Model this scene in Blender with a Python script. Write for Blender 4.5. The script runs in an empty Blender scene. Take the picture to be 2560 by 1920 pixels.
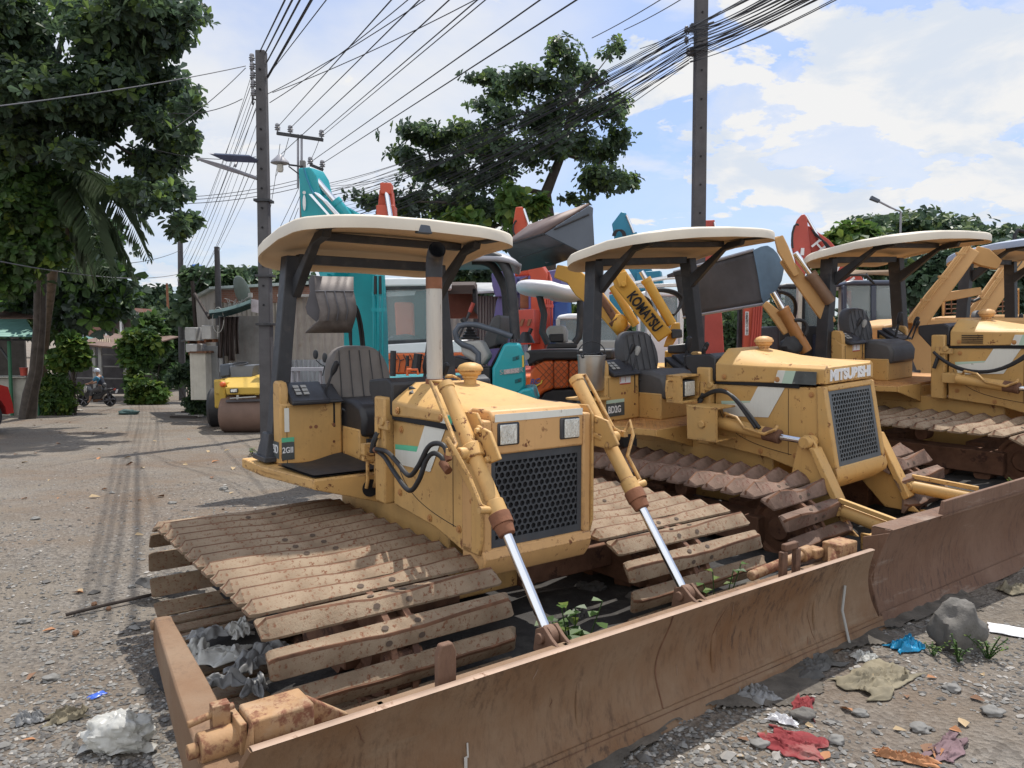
CLOUD_X, CLOUD_Y, CLOUD_B, EXPO = 1.3, .4, 5.0, .26
SKY_T = (.46, .66, .96)
BACK_FILL = 1.55
import bpy, bmesh, math, random
from mathutils import Vector as V, Matrix, noise as mnoise
rnd = random.Random(11)
SC = bpy.context.scene
COL = SC.collection
PI = math.pi
R = math.radians

# ------------------------------------------------------------------ camera
HC, FPX, HZ = 1.65, 1900.0, 835.0
PITCH = math.atan((960 - HZ) / FPX)
cam_d = bpy.data.cameras.new('camera')
cam = bpy.data.objects.new('camera', cam_d)
COL.objects.link(cam)
cam.location = (0, 0, HC)
cam.rotation_euler = (PI / 2 - PITCH, 0, 0)
cam_d.sensor_width = 36
cam_d.lens = FPX / 2560 * 36
cam_d.clip_start = 0.05
cam_d.clip_end = 3000
SC.camera = cam

def ray(x, y):
    a, b = (x - 1280) / FPX, (960 - y) / FPX
    return V((a, math.cos(PITCH) + b * math.sin(PITCH), -math.sin(PITCH) + b * math.cos(PITCH)))
def at(x, y, Y):
    """the point of the place seen in direction (x, y) of the survey, Y metres away"""
    d = ray(x, y)
    return V((0, 0, HC)) + d * (Y / d.y)
def sm(a, b, t):
    t = max(0, min(1, (t - a) / (b - a)))
    return t * t * (3 - 2 * t)
def gz(x, y):
    s = -0.045 * max(0, min(y, 34) - 6) if y > 6 else 0.0
    s *= 1
    n = mnoise.noise(V((x * .35, y * .35, 0))) * .035 + mnoise.noise(V((x * 1.4, y * 1.4, 3))) * .014
    near = 1 - sm(10, 40, y)
    if x > 1.2 and y < 5:
        n += .03 * sm(1.2, 2.2, x)
    n += .26 * (1 - sm(1.5, 2.7, math.hypot(x - 4.9, y - 7.4))) + .3 * (1 - sm(1.6, 2.8, math.hypot(x - 7.5, y - 9.3)))
    if 4 < y < 30:                                       # wheel ruts along the lane
        cx = -3.1 - .155 * (y - 5) + .25 * math.sin(y * .35)
        for o_ in (-.75, .75, -2.3): n -= .022 * math.exp(-((x - cx - o_) / .2) ** 2) * (.5 + mnoise.noise(V((x * .4, y * .4, 8))))
    return s + n * near - .01
def gp(x, y):
    """ground point in survey direction (x, y)"""
    d = ray(x, y)
    t = 1.0
    for i in range(4000):
        p = V((0, 0, HC)) + d * t
        if p.z <= gz(p.x, p.y):
            return V((p.x, p.y, gz(p.x, p.y)))
        t += .02 if t < 12 else .05
    return p

# ------------------------------------------------------------------ materials
MATS = {}
def mat(name, col, rough=.6, metal=0.0, var=.18, scale=3.0, bump=0.0, bscale=60.0, rust=0.0, rscale=6.0,
        rcol=(.16, .06, .03), rsoft=.06, spec=.4, dust=0.0, dcol=(.30, .24, .18), streak=0.0, stretch=None, trans=0.0, coat=0.0, edge=False):
    if name in MATS:
        return MATS[name]
    m = bpy.data.materials.new(name)
    MATS[name] = m
    m.use_nodes = True
    nt = m.node_tree
    N, L = nt.nodes, nt.links
    b = N['Principled BSDF']
    b.inputs['Metallic'].default_value = metal
    b.inputs['Specular IOR Level'].default_value = spec
    b.inputs['Coat Weight'].default_value = coat
    tc = N.new('ShaderNodeTexCoord')
    src = tc.outputs['Object']
    if stretch:
        mp = N.new('ShaderNodeMapping')
        mp.inputs['Scale'].default_value = stretch
        L.new(src, mp.inputs['Vector'])
        src = mp.outputs['Vector']
    def noise(sc, det=4, ro=.6, s=None):
        n = N.new('ShaderNodeTexNoise')
        n.inputs['Scale'].default_value = sc
        n.inputs['Detail'].default_value = det
        n.inputs['Roughness'].default_value = ro
        L.new(s or src, n.inputs['Vector'])
        return n.outputs['Fac']
    def ramp(fac, a, bb):
        r = N.new('ShaderNodeMapRange')
        r.inputs['From Min'].default_value = a
        r.inputs['From Max'].default_value = bb
        L.new(fac, r.inputs['Value'])
        return r.outputs['Result']
    def mix(fac, a, bb):
        x = N.new('ShaderNodeMix')
        x.data_type = 'RGBA'
        if isinstance(fac, float): x.inputs[0].default_value = fac
        else: L.new(fac, x.inputs[0])
        for k, c in ((6, a), (7, bb)):
            if isinstance(c, tuple): x.inputs[k].default_value = (*c[:3], 1)
            else: L.new(c, x.inputs[k])
        return x.outputs[2]
    lo = tuple(c * (1 - var) for c in col)
    hi = tuple(min(1, c * (1 + var)) for c in col)
    c = mix(ramp(noise(scale, 5), .3, .7), lo, hi)
    rv = None
    if dust:
        d = ramp(noise(scale * .7 + 1.3, 6, .7), .62 - dust * .4, .72)
        c = mix(d, c, dcol)
    if streak:
        mp2 = N.new('ShaderNodeMapping')
        mp2.inputs['Scale'].default_value = (9, 9, .8)
        L.new(tc.outputs['Object'], mp2.inputs['Vector'])
        s = ramp(noise(2.2, 6, .75, mp2.outputs['Vector']), .52, .75)
        mm = N.new('ShaderNodeMath'); mm.operation = 'MULTIPLY'
        L.new(s, mm.inputs[0]); mm.inputs[1].default_value = streak
        c = mix(mm.outputs[0], c, rcol)
    if rust:
        th = .74 - rust * .36
        f1 = ramp(noise(rscale, 8, .72), th, th + rsoft)
        if edge:
            mk = N.new('ShaderNodeMath'); mk.operation = 'MULTIPLY'; L.new(f1, mk.inputs[0]); L.new(ramp(noise(2.3, 5, .6), .45, .57), mk.inputs[1]); f1 = mk.outputs[0]
        c = mix(f1, c, rcol)
        rr = N.new('ShaderNodeMapRange')
        rr.inputs['To Min'].default_value = rough
        rr.inputs['To Max'].default_value = .92
        L.new(f1, rr.inputs['Value'])
        L.new(rr.outputs['Result'], b.inputs['Roughness'])
    else:
        rr = N.new('ShaderNodeMapRange')
        rr.inputs['To Min'].default_value = max(.03, rough - .12)
        rr.inputs['To Max'].default_value = min(1, rough + .12)
        L.new(noise(scale * 4 + 2, 4), rr.inputs['Value'])
        L.new(rr.outputs['Result'], b.inputs['Roughness'])
    if edge:                                            # paint worn through to rust along the edges
        bv = N.new('ShaderNodeBevel'); bv.samples = 4; bv.inputs['Radius'].default_value = .014
        ge = N.new('ShaderNodeNewGeometry')
        dt = N.new('ShaderNodeVectorMath'); dt.operation = 'DOT_PRODUCT'
        L.new(bv.outputs['Normal'], dt.inputs[0]); L.new(ge.outputs['Normal'], dt.inputs[1])
        e1 = ramp(dt.outputs['Value'], .992, .93)
        e2 = ramp(noise(17, 6, .75), .48, .58)
        mm2 = N.new('ShaderNodeMath'); mm2.operation = 'MULTIPLY'; L.new(e1, mm2.inputs[0]); L.new(e2, mm2.inputs[1])
        c = mix(mm2.outputs[0], c, (.13, .06, .032))
    L.new(c, b.inputs['Base Color'])
    if bump:
        bp = N.new('ShaderNodeBump')
        bp.inputs['Strength'].default_value = min(1, bump)
        bp.inputs['Distance'].default_value = .01
        L.new(noise(bscale, 5, .65), bp.inputs['Height'])
        L.new(bp.outputs['Normal'], b.inputs['Normal'])
    if trans:
        out = N['Material Output']
        t = N.new('ShaderNodeBsdfTranslucent')
        L.new(c, t.inputs['Color'])
        sh = N.new('ShaderNodeMixShader')
        sh.inputs[0].default_value = trans
        L.new(b.outputs[0], sh.inputs[1]); L.new(t.outputs[0], sh.inputs[2])
        L.new(sh.outputs[0], out.inputs['Surface'])
    return m
def glass(name, col=(.75, .82, .82), alpha=.35, rough=.05):
    if name in MATS: return MATS[name]
    m = bpy.data.materials.new(name); MATS[name] = m
    m.use_nodes = True
    b = m.node_tree.nodes['Principled BSDF']
    b.inputs['Base Color'].default_value = (*col, 1)
    b.inputs['Roughness'].default_value = rough
    b.inputs['Alpha'].default_value = alpha
    return m

# ------------------------------------------------------------------ mesh builder
class MB:
    def __init__(s):
        s.v, s.f, s.m = [], [], []
    def add(s, vs, fs, mi=0, M=None):
        o = len(s.v)
        s.v += [tuple(M @ V(p)) if M else tuple(p) for p in vs]
        s.f += [tuple(i + o for i in f) for f in fs]
        s.m += [mi] * len(fs)
        return s
    def box(s, c, d, rot=None, mi=0, M=None):
        x, y, z = d[0] / 2, d[1] / 2, d[2] / 2
        vs = [V((a, b, e)) for e in (-z, z) for a, b in ((-x, -y), (x, -y), (x, y), (-x, y))]
        if rot is not None:
            if not isinstance(rot, Matrix):
                from mathutils import Euler
                rot = Euler(rot).to_matrix()
            vs = [rot @ p for p in vs]
        vs = [p + V(c) for p in vs]
        return s.add(vs, [(3, 2, 1, 0), (4, 5, 6, 7), (0, 1, 5, 4), (1, 2, 6, 5), (2, 3, 7, 6), (3, 0, 4, 7)], mi, M)
    def b2(s, lo, hi, mi=0, M=None):
        return s.box([(a + b) / 2 for a, b in zip(lo, hi)], [abs(b - a) for a, b in zip(lo, hi)], None, mi, M)
    def prism(s, poly, A, B, mi=0, M=None):
        """poly: 3-D points of one cap; extruded by vector from A to B offsets"""
        A, B = V(A), V(B)
        n = len(poly)
        vs = [V(p) + A for p in poly] + [V(p) + B for p in poly]
        fs = [tuple(range(n))[::-1], tuple(range(n, 2 * n))]
        fs += [(i, (i + 1) % n, n + (i + 1) % n, n + i) for i in range(n)]
        return s.add(vs, fs, mi, M)
    def xz(s, poly, y0, y1, mi=0, M=None):
        return s.prism([(p[0], 0, p[1]) for p in poly], (0, y0, 0), (0, y1, 0), mi, M)
    def tube(s, pts, r, n=8, mi=0, cap=True, M=None):
        pts = [V(p) for p in pts]
        rs = r if isinstance(r, (list, tuple)) else [r] * len(pts)
        vs, fs = [], []
        t0 = (pts[1] - pts[0]).normalized()
        u = t0.cross(V((0, 0, 1)))
        if u.length < .05: u = t0.cross(V((0, 1, 0)))
        u.normalize()
        for i, p in enumerate(pts):
            a = pts[max(0, i - 1)]; b = pts[min(len(pts) - 1, i + 1)]
            t = (b - a).normalized()
            u = (u - t * u.dot(t)).normalized()
            w = t.cross(u)
            for k in range(n):
                an = 2 * PI * k / n
                vs.append(p + (u * math.cos(an) + w * math.sin(an)) * rs[i])
        for i in range(len(pts) - 1):
            for k in range(n):
                fs.append((i * n + k, i * n + (k + 1) % n, (i + 1) * n + (k + 1) % n, (i + 1) * n + k))
        if cap:
            fs.append(tuple(range(n))[::-1])
            fs.append(tuple(range((len(pts) - 1) * n, len(pts) * n)))
        return s.add(vs, fs, mi, M)
    def cyl(s, a, b, r, r2=None, n=16, mi=0, M=None):
        return s.tube([a, b], [r, r if r2 is None else r2], n, mi, True, M)
    def lathe(s, prof, M=None, n=20, mi=0):
        vs, fs = [], []
        for r, z in prof:
            for k in range(n):
                a = 2 * PI * k / n
                vs.append((r * math.cos(a), r * math.sin(a), z))
        for i in range(len(prof) - 1):
            for k in range(n):
                fs.append((i * n + k, i * n + (k + 1) % n, (i + 1) * n + (k + 1) % n, (i + 1) * n + k))
        fs.append(tuple(range(n))[::-1]); fs.append(tuple(range((len(prof) - 1) * n, len(prof) * n)))
        return s.add(vs, fs, mi, M)
    def grid(s, fn, nu, nv, mi=0, M=None, cu=False):
        vs = [fn(i / (nu if cu else nu - 1), j / (nv - 1)) for i in range(nu) for j in range(nv)]
        fs = []
        for i in range(nu if cu else nu - 1):
            for j in range(nv - 1):
                a, b = i * nv, ((i + 1) % nu) * nv
                fs.append((a + j, b + j, b + j + 1, a + j + 1))
        return s.add(vs, fs, mi, M)
    def loft(s, rings, mi=0, cap=True, M=None):
        n = len(rings[0])
        vs = [p for r in rings for p in r]
        fs = []
        for i in range(len(rings) - 1):
            for k in range(n):
                fs.append((i * n + k, i * n + (k + 1) % n, (i + 1) * n + (k + 1) % n, (i + 1) * n + k))
        if cap:
            fs.append(tuple(range(n))[::-1]); fs.append(tuple(range((len(rings) - 1) * n, len(rings) * n)))
        return s.add(vs, fs, mi, M)
    def blob(s, c, r, seed=0, amp=.25, fr=2.0, nu=12, nv=8, mi=0, M=None):
        c = V(c)
        r = r if isinstance(r, (tuple, list)) else (r, r, r)
        vs, fs = [], []
        for j in range(nv + 1):
            ph = PI * j / nv
            for i in range(nu):
                th = 2 * PI * i / nu
                d = V((math.sin(ph) * math.cos(th), math.sin(ph) * math.sin(th), math.cos(ph)))
                k = 1 + amp * mnoise.noise(d * fr + V((seed * 7.1, seed * 3.3, seed)))
                vs.append(c + V((d.x * r[0] * k, d.y * r[1] * k, d.z * r[2] * k)))
        for j in range(nv):
            for i in range(nu):
                fs.append((j * nu + i, (j + 1) * nu + i, (j + 1) * nu + (i + 1) % nu, j * nu + (i + 1) % nu))
        return s.add(vs, fs, mi, M)
    def mesh(s, name, mats, smooth=38):
        me = bpy.data.meshes.new(name)
        me.from_pydata([tuple(p) for p in s.v], [], s.f)
        mats = mats if isinstance(mats, (list, tuple)) else [mats]
        for m in mats: me.materials.append(m)
        me.polygons.foreach_set('material_index', s.m)
        bm = bmesh.new(); bm.from_mesh(me)
        bmesh.ops.remove_doubles(bm, verts=bm.verts, dist=1e-5)
        if len(bm.faces) < 60000:
            bmesh.ops.recalc_face_normals(bm, faces=bm.faces)
        bm.to_mesh(me); bm.free()
        if smooth:
            me.shade_smooth()
            me.set_sharp_from_angle(angle=R(smooth))
        me.update()
        return me
    def obj(s, name, mats, parent=None, bevel=0, smooth=38, loc=None):
        o = bpy.data.objects.new(name, s.mesh(name, mats, smooth))
        COL.objects.link(o)
        if parent: o.parent = parent
        if loc is not None: o.location = loc
        if bevel:
            b = o.modifiers.new('bevel', 'BEVEL')
            b.width = bevel; b.segments = 2; b.limit_method = 'ANGLE'; b.angle_limit = R(40)
            b.harden_normals = False
        return o

def tag(o, label=None, cat=None, group=None, kind=None):
    if label: o['label'] = label
    if cat: o['category'] = cat
    if group: o['group'] = group
    if kind: o['kind'] = kind
    return o
def thing(name, label, cat, loc=(0, 0, 0), rotz=0, group=None):
    o = bpy.data.objects.new(name, None)
    COL.objects.link(o)
    o.empty_display_size = .2
    o.location = loc
    o.rotation_euler = (0, 0, rotz)
    return tag(o, label, cat, group)
def centred(mb, name, mats, label, cat, base, group=None, kind=None, smooth=38, bevel=0):
    """one-mesh thing with its origin at base; mb is in world coordinates"""
    base = V(base)
    mb.v = [(p[0] - base.x, p[1] - base.y, p[2] - base.z) for p in mb.v]
    o = mb.obj(name, mats, None, bevel, smooth, base)
    return tag(o, label, cat, group, kind)
def inst(src, parent, M):
    o = bpy.data.objects.new(src.name.split('.')[0], src.data)
    COL.objects.link(o)
    o.parent = parent
    o.matrix_local = M
    return o
def arc(c, r, a0, a1, n, ax=(0, 2)):
    out = []
    for i in range(n + 1):
        a = R(a0 + (a1 - a0) * i / n)
        p = list(c)
        p[ax[0]] += r * math.cos(a); p[ax[1]] += r * math.sin(a)
        out.append(tuple(p))
    return out
def bez(p0, p1, p2, p3, n=10):
    p0, p1, p2, p3 = V(p0), V(p1), V(p2), V(p3)
    return [p0 * (1 - t) ** 3 + p1 * 3 * t * (1 - t) ** 2 + p2 * 3 * t * t * (1 - t) + p3 * t ** 3 for t in [i / n for i in range(n + 1)]]
def text_mb(txt, size, depth=.002, bold=.0):
    cu = bpy.data.curves.new('lettering', 'FONT')
    cu.body = txt; cu.size = size; cu.extrude = depth; cu.offset = bold
    cu.align_x = 'CENTER'; cu.align_y = 'CENTER'
    o = bpy.data.objects.new('lettering', cu)
    COL.objects.link(o)
    dg = bpy.context.evaluated_depsgraph_get()
    me = bpy.data.meshes.new_from_object(o.evaluated_get(dg))
    mb = MB()
    mb.add([v.co.copy() for v in me.vertices], [tuple(p.vertices) for p in me.polygons])
    bpy.data.objects.remove(o); bpy.data.curves.remove(cu); bpy.data.meshes.remove(me)
    return mb
def text_part(name, txt, size, m, parent, origin, xdir, ydir, bold=0.0, sx=1.0, width=None):
    mb = text_mb(txt, size, .0015, bold)
    x, y = V(xdir).normalized(), V(ydir).normalized()
    z = x.cross(y)
    if width:
        w = max(p[0] for p in mb.v) - min(p[0] for p in mb.v)
        sx = width / w
    mb.v = [tuple(V(origin) + x * p[0] * sx + y * p[1] + z * p[2]) for p in mb.v]
    return mb.obj(name, m, parent, smooth=0)
# ------------------------------------------------------------------ palette
M_yel = mat('yellow_paint', (.545, .326, .118), .55, var=.13, scale=2.2, rust=.42, rscale=15, rsoft=.025, rcol=(.15, .058, .026), dust=.45, dcol=(.44, .275, .105), streak=.2, edge=True)
M_yel_or = mat('orange_faded_paint', (.545, .318, .132), .55, var=.10, scale=2.2, rust=.42, rscale=14, rsoft=.025, rcol=(.15, .058, .026), dust=.2, dcol=(.46, .26, .12), streak=.2, edge=True)
M_yel2 = mat('yellow_paint_clean', (.535, .318, .108), .53, var=.08, scale=2.0, rust=.40, rscale=16, rsoft=.025, rcol=(.16, .062, .028), streak=.18, dust=.4, dcol=(.46, .295, .115), edge=True)
M_deck = mat('worn_deck_plate', (.45, .23, .08), .6, var=.2, scale=6, rust=.62, rscale=5, rsoft=.12, rcol=(.22, .09, .045))
M_shoe = mat('dusty_rusty_shoe', (.218, .156, .102), .85, var=.22, scale=5, rust=.56, rscale=48, rsoft=.08, rcol=(.15, .062, .032), bump=.4, bscale=90, dust=.4, dcol=(.285, .22, .152))
M_shoe2 = mat('red_brown_shoe', (.155, .100, .074), .85, var=.25, scale=5, rust=.5, rscale=18, rsoft=.1, rcol=(.13, .05, .035), bump=.4, bscale=90, dust=.35, dcol=(.26, .17, .13))
M_bolt = mat('shoe_hole', (.085, .06, .045), .9)
M_ridge = mat('rusted_ridge', (.12, .056, .03), .85, var=.4, scale=12)
M_chain = mat('track_chain_rust', (.15, .075, .045), .85, var=.3, scale=9, bump=.4, bscale=70, rust=.5, rcol=(.07, .035, .025))
def blade_mat(name, c1, c2, dark, pale, fl):
    m = bpy.data.materials.new(name); m.use_nodes = True; MATS[name] = m
    nt = m.node_tree; N, L = nt.nodes, nt.links; b = N['Principled BSDF']
    tc = N.new('ShaderNodeTexCoord')
    def noise(sc, det, ro, st=(1, 1, 1)):
        mp = N.new('ShaderNodeMapping'); mp.inputs['Scale'].default_value = st; L.new(tc.outputs['Object'], mp.inputs['Vector'])
        n = N.new('ShaderNodeTexNoise'); n.inputs['Scale'].default_value = sc; n.inputs['Detail'].default_value = det; n.inputs['Roughness'].default_value = ro
        L.new(mp.outputs['Vector'], n.inputs['Vector']); return n.outputs['Fac']
    def rng(f, lo, hi, t=1.0):
        n = N.new('ShaderNodeMapRange'); n.inputs['From Min'].default_value = lo; n.inputs['From Max'].default_value = hi; n.inputs['To Max'].default_value = t; L.new(f, n.inputs['Value']); return n.outputs['Result']
    def mul(p, q):
        n = N.new('ShaderNodeMath'); n.operation = 'MULTIPLY'; L.new(p, n.inputs[0]); L.new(q, n.inputs[1]); return n.outputs[0]
    def mix(f, p, q):
        x = N.new('ShaderNodeMix'); x.data_type = 'RGBA'; L.new(f, x.inputs[0])
        for k, c in ((6, p), (7, q)):
            if isinstance(c, tuple): x.inputs[k].default_value = (*c, 1)
            else: L.new(c, x.inputs[k])
        return x.outputs[2]
    c = mix(rng(noise(1.7, 7, .65), .35, .65), c1, c2)
    pit = mul(rng(noise(9, 8, .75, (4, 4, .9)), .50, .62), rng(noise(1.3, 5, .6), .40, .62, .85))
    c = mix(pit, c, dark)
    c = mix(rng(noise(26, 8, .8, (1.6, 1.6, .5)), .58, .70, .7), c, c2)
    c = mix(rng(noise(60, 4, .8), fl, fl + .05, .8), c, pale)
    c = mix(rng(noise(2.1, 6, .7, (.5, .5, 3)), .58, .72, .6), c, pale)
    L.new(c, b.inputs['Base Color']); b.inputs['Roughness'].default_value = .68; b.inputs['Specular IOR Level'].default_value = .35
    bp = N.new('ShaderNodeBump'); bp.inputs['Strength'].default_value = .5; bp.inputs['Distance'].default_value = .008
    L.new(noise(26, 8, .8, (2, 2, .6)), bp.inputs['Height']); L.new(bp.outputs['Normal'], b.inputs['Normal'])
    return m
M_blade = blade_mat('rusty_blade_steel', (.225, .150, .094), (.168, .086, .040), (.065, .037, .023), (.25, .185, .122), .70)
M_blade2 = blade_mat('red_primer_blade_steel', (.185, .110, .074), (.135, .070, .042), (.065, .036, .025), (.36, .30, .25), .66)
M_edge = mat('worn_edge_steel', (.30, .21, .155), .6, metal=.2, var=.2, scale=6, rust=.4, rcol=(.17, .09, .05))
M_chip = mat('bare_metal_scratch', (.62, .60, .57), .5, metal=.3)
M_chrome = mat('chromed_rod', (.72, .74, .77), .14, metal=1.0, var=.04)
M_black = mat('black_painted_steel', (.030, .032, .037), .5, var=.3, scale=5, dust=.25, dcol=(.075, .07, .07))
M_plast = mat('black_plastic', (.026, .026, .029), .42, var=.2, scale=4, bump=.1, bscale=200)
M_rubber = mat('black_rubber', (.022, .022, .024), .55, var=.2)
M_vinyl = mat('dusty_grey_vinyl', (.165, .148, .135), .7, var=.15, scale=4, bump=.15, bscale=260)
M_vinyl2 = mat('dark_vinyl', (.075, .075, .078), .55, var=.2, scale=4, bump=.1, bscale=200)
M_cream = mat('weathered_cream_roof', (.62, .565, .47), .6, var=.08, scale=1.6, rust=.15, rscale=7, rcol=(.42, .33, .22), rsoft=.2, streak=.1)
M_under = mat('tan_roof_lining', (.68, .52, .35), .75, var=.10, scale=1.4, rust=.35, rscale=4, rsoft=.3, rcol=(.40, .26, .15))
M_white = mat('flaked_white_paint', (.66, .66, .60), .6, var=.06, rust=.32, rscale=9, rsoft=.03, rcol=(.36, .33, .28), streak=.3)
M_green = mat('green_stripe', (.10, .42, .25), .55, var=.2, rust=.25, rscale=14, rcol=(.5, .5, .42))
M_pgreen = mat('pale_green_stripe', (.42, .55, .44), .55, var=.1, rust=.2, rscale=14, rcol=(.55, .52, .4))
M_dgrey = mat('dark_decal', (.075, .085, .085), .55, var=.3, scale=10, rust=.3, rscale=12, rcol=(.3, .28, .25))
M_grille = mat('grille_plate', (.060, .066, .075), .55, metal=.3, var=.25, scale=4, rust=.35, rscale=4, rsoft=.3, rcol=(.10, .06, .045))
M_grille2 = mat('grey_grille_plate', (.115, .125, .13), .5, metal=.3, var=.2, scale=4, dust=.2, dcol=(.16, .15, .14))
M_core = mat('radiator_core', (.012, .012, .014), .8)
M_lens = mat('headlight_glass', (.70, .71, .66), .18, metal=.55, var=.25, scale=26, bump=.8, bscale=70, spec=.8, stretch=(1, 3, .6))
M_rust = mat('rust', (.20, .085, .045), .85, var=.3, scale=9, bump=.3)
M_galv = mat('silver_flaking_pipe', (.48, .46, .42), .6, metal=.2, var=.12, scale=5, rust=.42, rscale=14, rsoft=.06, rcol=(.22, .17, .12), stretch=(3, 3, .35))
M_teal = mat('teal_paint', (.012, .30, .34), .34, var=.10, scale=2, rust=.08, rscale=9, rcol=(.05, .16, .17), coat=.2)
M_teal2 = mat('blue_paint', (.02, .19, .30), .4, var=.15, scale=2, rust=.15, rscale=9, rcol=(.1, .12, .13))
M_org = mat('orange_paint', (.60, .125, .03), .42, var=.10, scale=2, rust=.12, rscale=9, rcol=(.3, .09, .04))
M_red = mat('red_orange_paint', (.50, .085, .045), .45, var=.12, scale=2, rust=.15, rscale=9, rcol=(.25, .08, .05))
M_hred = mat('dull_red_paint', (.42, .07, .05), .45, var=.12, scale=2)
M_purple = mat('purple_blue_paint', (.10, .095, .25), .5, var=.12)
M_blue = mat('royal_blue_paint', (.05, .14, .42), .5, var=.15)
M_gwhite = mat('white_panel', (.70, .71, .72), .4, var=.05)
M_lgrey = mat('light_grey_plastic', (.34, .34, .325), .5, var=.08)
M_tan = mat('faded_tan_yellow_paint', (.50, .29, .115), .55, var=.12, scale=1.6, rust=.28, rscale=7, rcol=(.25, .13, .07))
M_kyel = mat('loader_yellow_paint', (.58, .31, .05), .45, var=.10, scale=2, rust=.18, rscale=7, rcol=(.24, .11, .04))
M_bucket = mat('dark_bucket_steel', (.085, .082, .09), .55, metal=.3, var=.25, scale=2.5, rust=.38, rscale=3, rsoft=.25, rcol=(.13, .075, .055))
M_bblue = mat('blue_grey_bucket_side', (.10, .165, .24), .5, var=.25, scale=3, rust=.3, rscale=5, rcol=(.14, .12, .12))
M_bgrey = mat('blue_grey_bucket_face', (.085, .10, .125), .5, metal=.2, var=.15, scale=3)
M_brustred = mat('rust_red_bucket_inside', (.16, .065, .045), .75, var=.25, scale=3)
M_conc = mat('weathered_concrete', (.21, .205, .20), .9, var=.18, scale=3, bump=.3, bscale=40, streak=.3, rcol=(.10, .095, .09))
M_conc2 = mat('dark_pole_concrete', (.085, .082, .086), .9, var=.2, scale=3, bump=.3, bscale=40)
M_wire = mat('wire_insulation', (.018, .018, .022), .6)
M_wireg = mat('grey_wire', (.12, .12, .13), .6)
M_insul = mat('grey_insulator', (.25, .25, .27), .4)
M_lamp = mat('grey_lamp_housing', (.28, .28, .31), .5)
M_brick = None
M_trunk = mat('tree_bark', (.060, .050, .042), .95, var=.35, scale=6, bump=.8, bscale=22)
M_trunk2 = mat('palm_bark', (.14, .105, .075), .95, var=.35, scale=6, bump=.8, bscale=22)
M_tarp = mat('dark_green_awning', (.045, .085, .085), .75, var=.3, scale=3)
M_cloth = mat('brown_hanging_cloth', (.055, .042, .040), .95, var=.5, scale=4, stretch=(6, 6, .6))
M_plate = mat('grey_corrugated_sheet', (.27, .28, .285), .6, metal=.2, var=.2, scale=1.5, rust=.3, rscale=2.2, rsoft=.2, rcol=(.22, .16, .12), streak=.35)
M_plate2 = mat('tan_dirty_sheet', (.36, .335, .30), .7, var=.22, scale=1.5, rust=.35, rscale=2, rsoft=.2, rcol=(.2, .15, .11), streak=.5)
M_tin = mat('green_tin_roof', (.10, .21, .18), .5, metal=.2, var=.2, scale=2, rust=.2, rcol=(.2, .12, .08))
M_rtin = mat('rusty_tin_roof', (.13, .08, .06), .75, var=.35, scale=3, rust=.4, rcol=(.12, .06, .04))
M_stone = mat('grey_stone', (.13, .122, .112), .9, var=.28, scale=9, bump=.8, bscale=25)
M_wood = mat('dark_stick', (.045, .035, .03), .9)

M_brkt = mat('rusty_cast_bracket', (.30, .175, .085), .7, var=.25, scale=7, rust=.70, rscale=18, rsoft=.1, rcol=(.17, .07, .04), dust=.3, dcol=(.36, .25, .16), bump=.2)
def brick_mat(name, c1, c2, mortar, sc):
    m = bpy.data.materials.new(name); m.use_nodes = True
    nt = m.node_tree; N, L = nt.nodes, nt.links; b = N['Principled BSDF']
    tc = N.new('ShaderNodeTexCoord'); mp = N.new('ShaderNodeMapping'); mp.inputs['Rotation'].default_value = (R(90), 0, 0)
    L.new(tc.outputs['Object'], mp.inputs['Vector'])
    t = N.new('ShaderNodeTexBrick'); L.new(mp.outputs['Vector'], t.inputs['Vector'])
    t.inputs['Color1'].default_value = (*c1, 1); t.inputs['Color2'].default_value = (*c2, 1); t.inputs['Mortar'].default_value = (*mortar, 1)
    t.inputs['Scale'].default_value = sc; t.inputs['Mortar Size'].default_value = .018
    n = N.new('ShaderNodeTexNoise'); n.inputs['Scale'].default_value = 1.5; n.inputs['Detail'].default_value = 6; L.new(tc.outputs['Object'], n.inputs['Vector'])
    mr = N.new('ShaderNodeMapRange'); mr.inputs['From Min'].default_value = .4; mr.inputs['From Max'].default_value = .75; mr.inputs['To Max'].default_value = .6; L.new(n.outputs['Fac'], mr.inputs['Value'])
    x = N.new('ShaderNodeMix'); x.data_type = 'RGBA'; L.new(mr.outputs['Result'], x.inputs[0]); L.new(t.outputs['Color'], x.inputs[6]); x.inputs[7].default_value = (*mortar, 1)
    L.new(x.outputs[2], b.inputs['Base Color']); b.inputs['Roughness'].default_value = .95
    return m
M_brick = brick_mat('brick_wall', (.30, .125, .085), (.24, .10, .07), (.26, .22, .19), 4.2)
# ------------------------------------------------------------------ bulldozers
class Frame:
    def __init__(s, th, o):
        t = R(th)
        s.L = V((math.sin(t), math.cos(t), 0)); s.F = V((math.cos(t), -math.sin(t), 0)); s.o = V((o[0], o[1], 0)); s.th = t
    def loc(s, P):
        v = P - s.o
        return V((v.dot(s.F), v.dot(s.L), P.z))
    def lat(s, x, y, l):
        d = ray(x, y); c = V((0, 0, HC))
        return s.loc(c + d * ((l - (c - s.o).dot(s.L)) / d.dot(s.L)))
    def fwd(s, x, y, q):
        d = ray(x, y); c = V((0, 0, HC))
        return s.loc(c + d * ((q - (c - s.o).dot(s.F)) / d.dot(s.F)))
    def w(s, p):
        return s.o + s.F * p[0] + s.L * p[1] + V((0, 0, p[2]))
D1 = Frame(53.5, (.6109, 3.0292))

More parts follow.
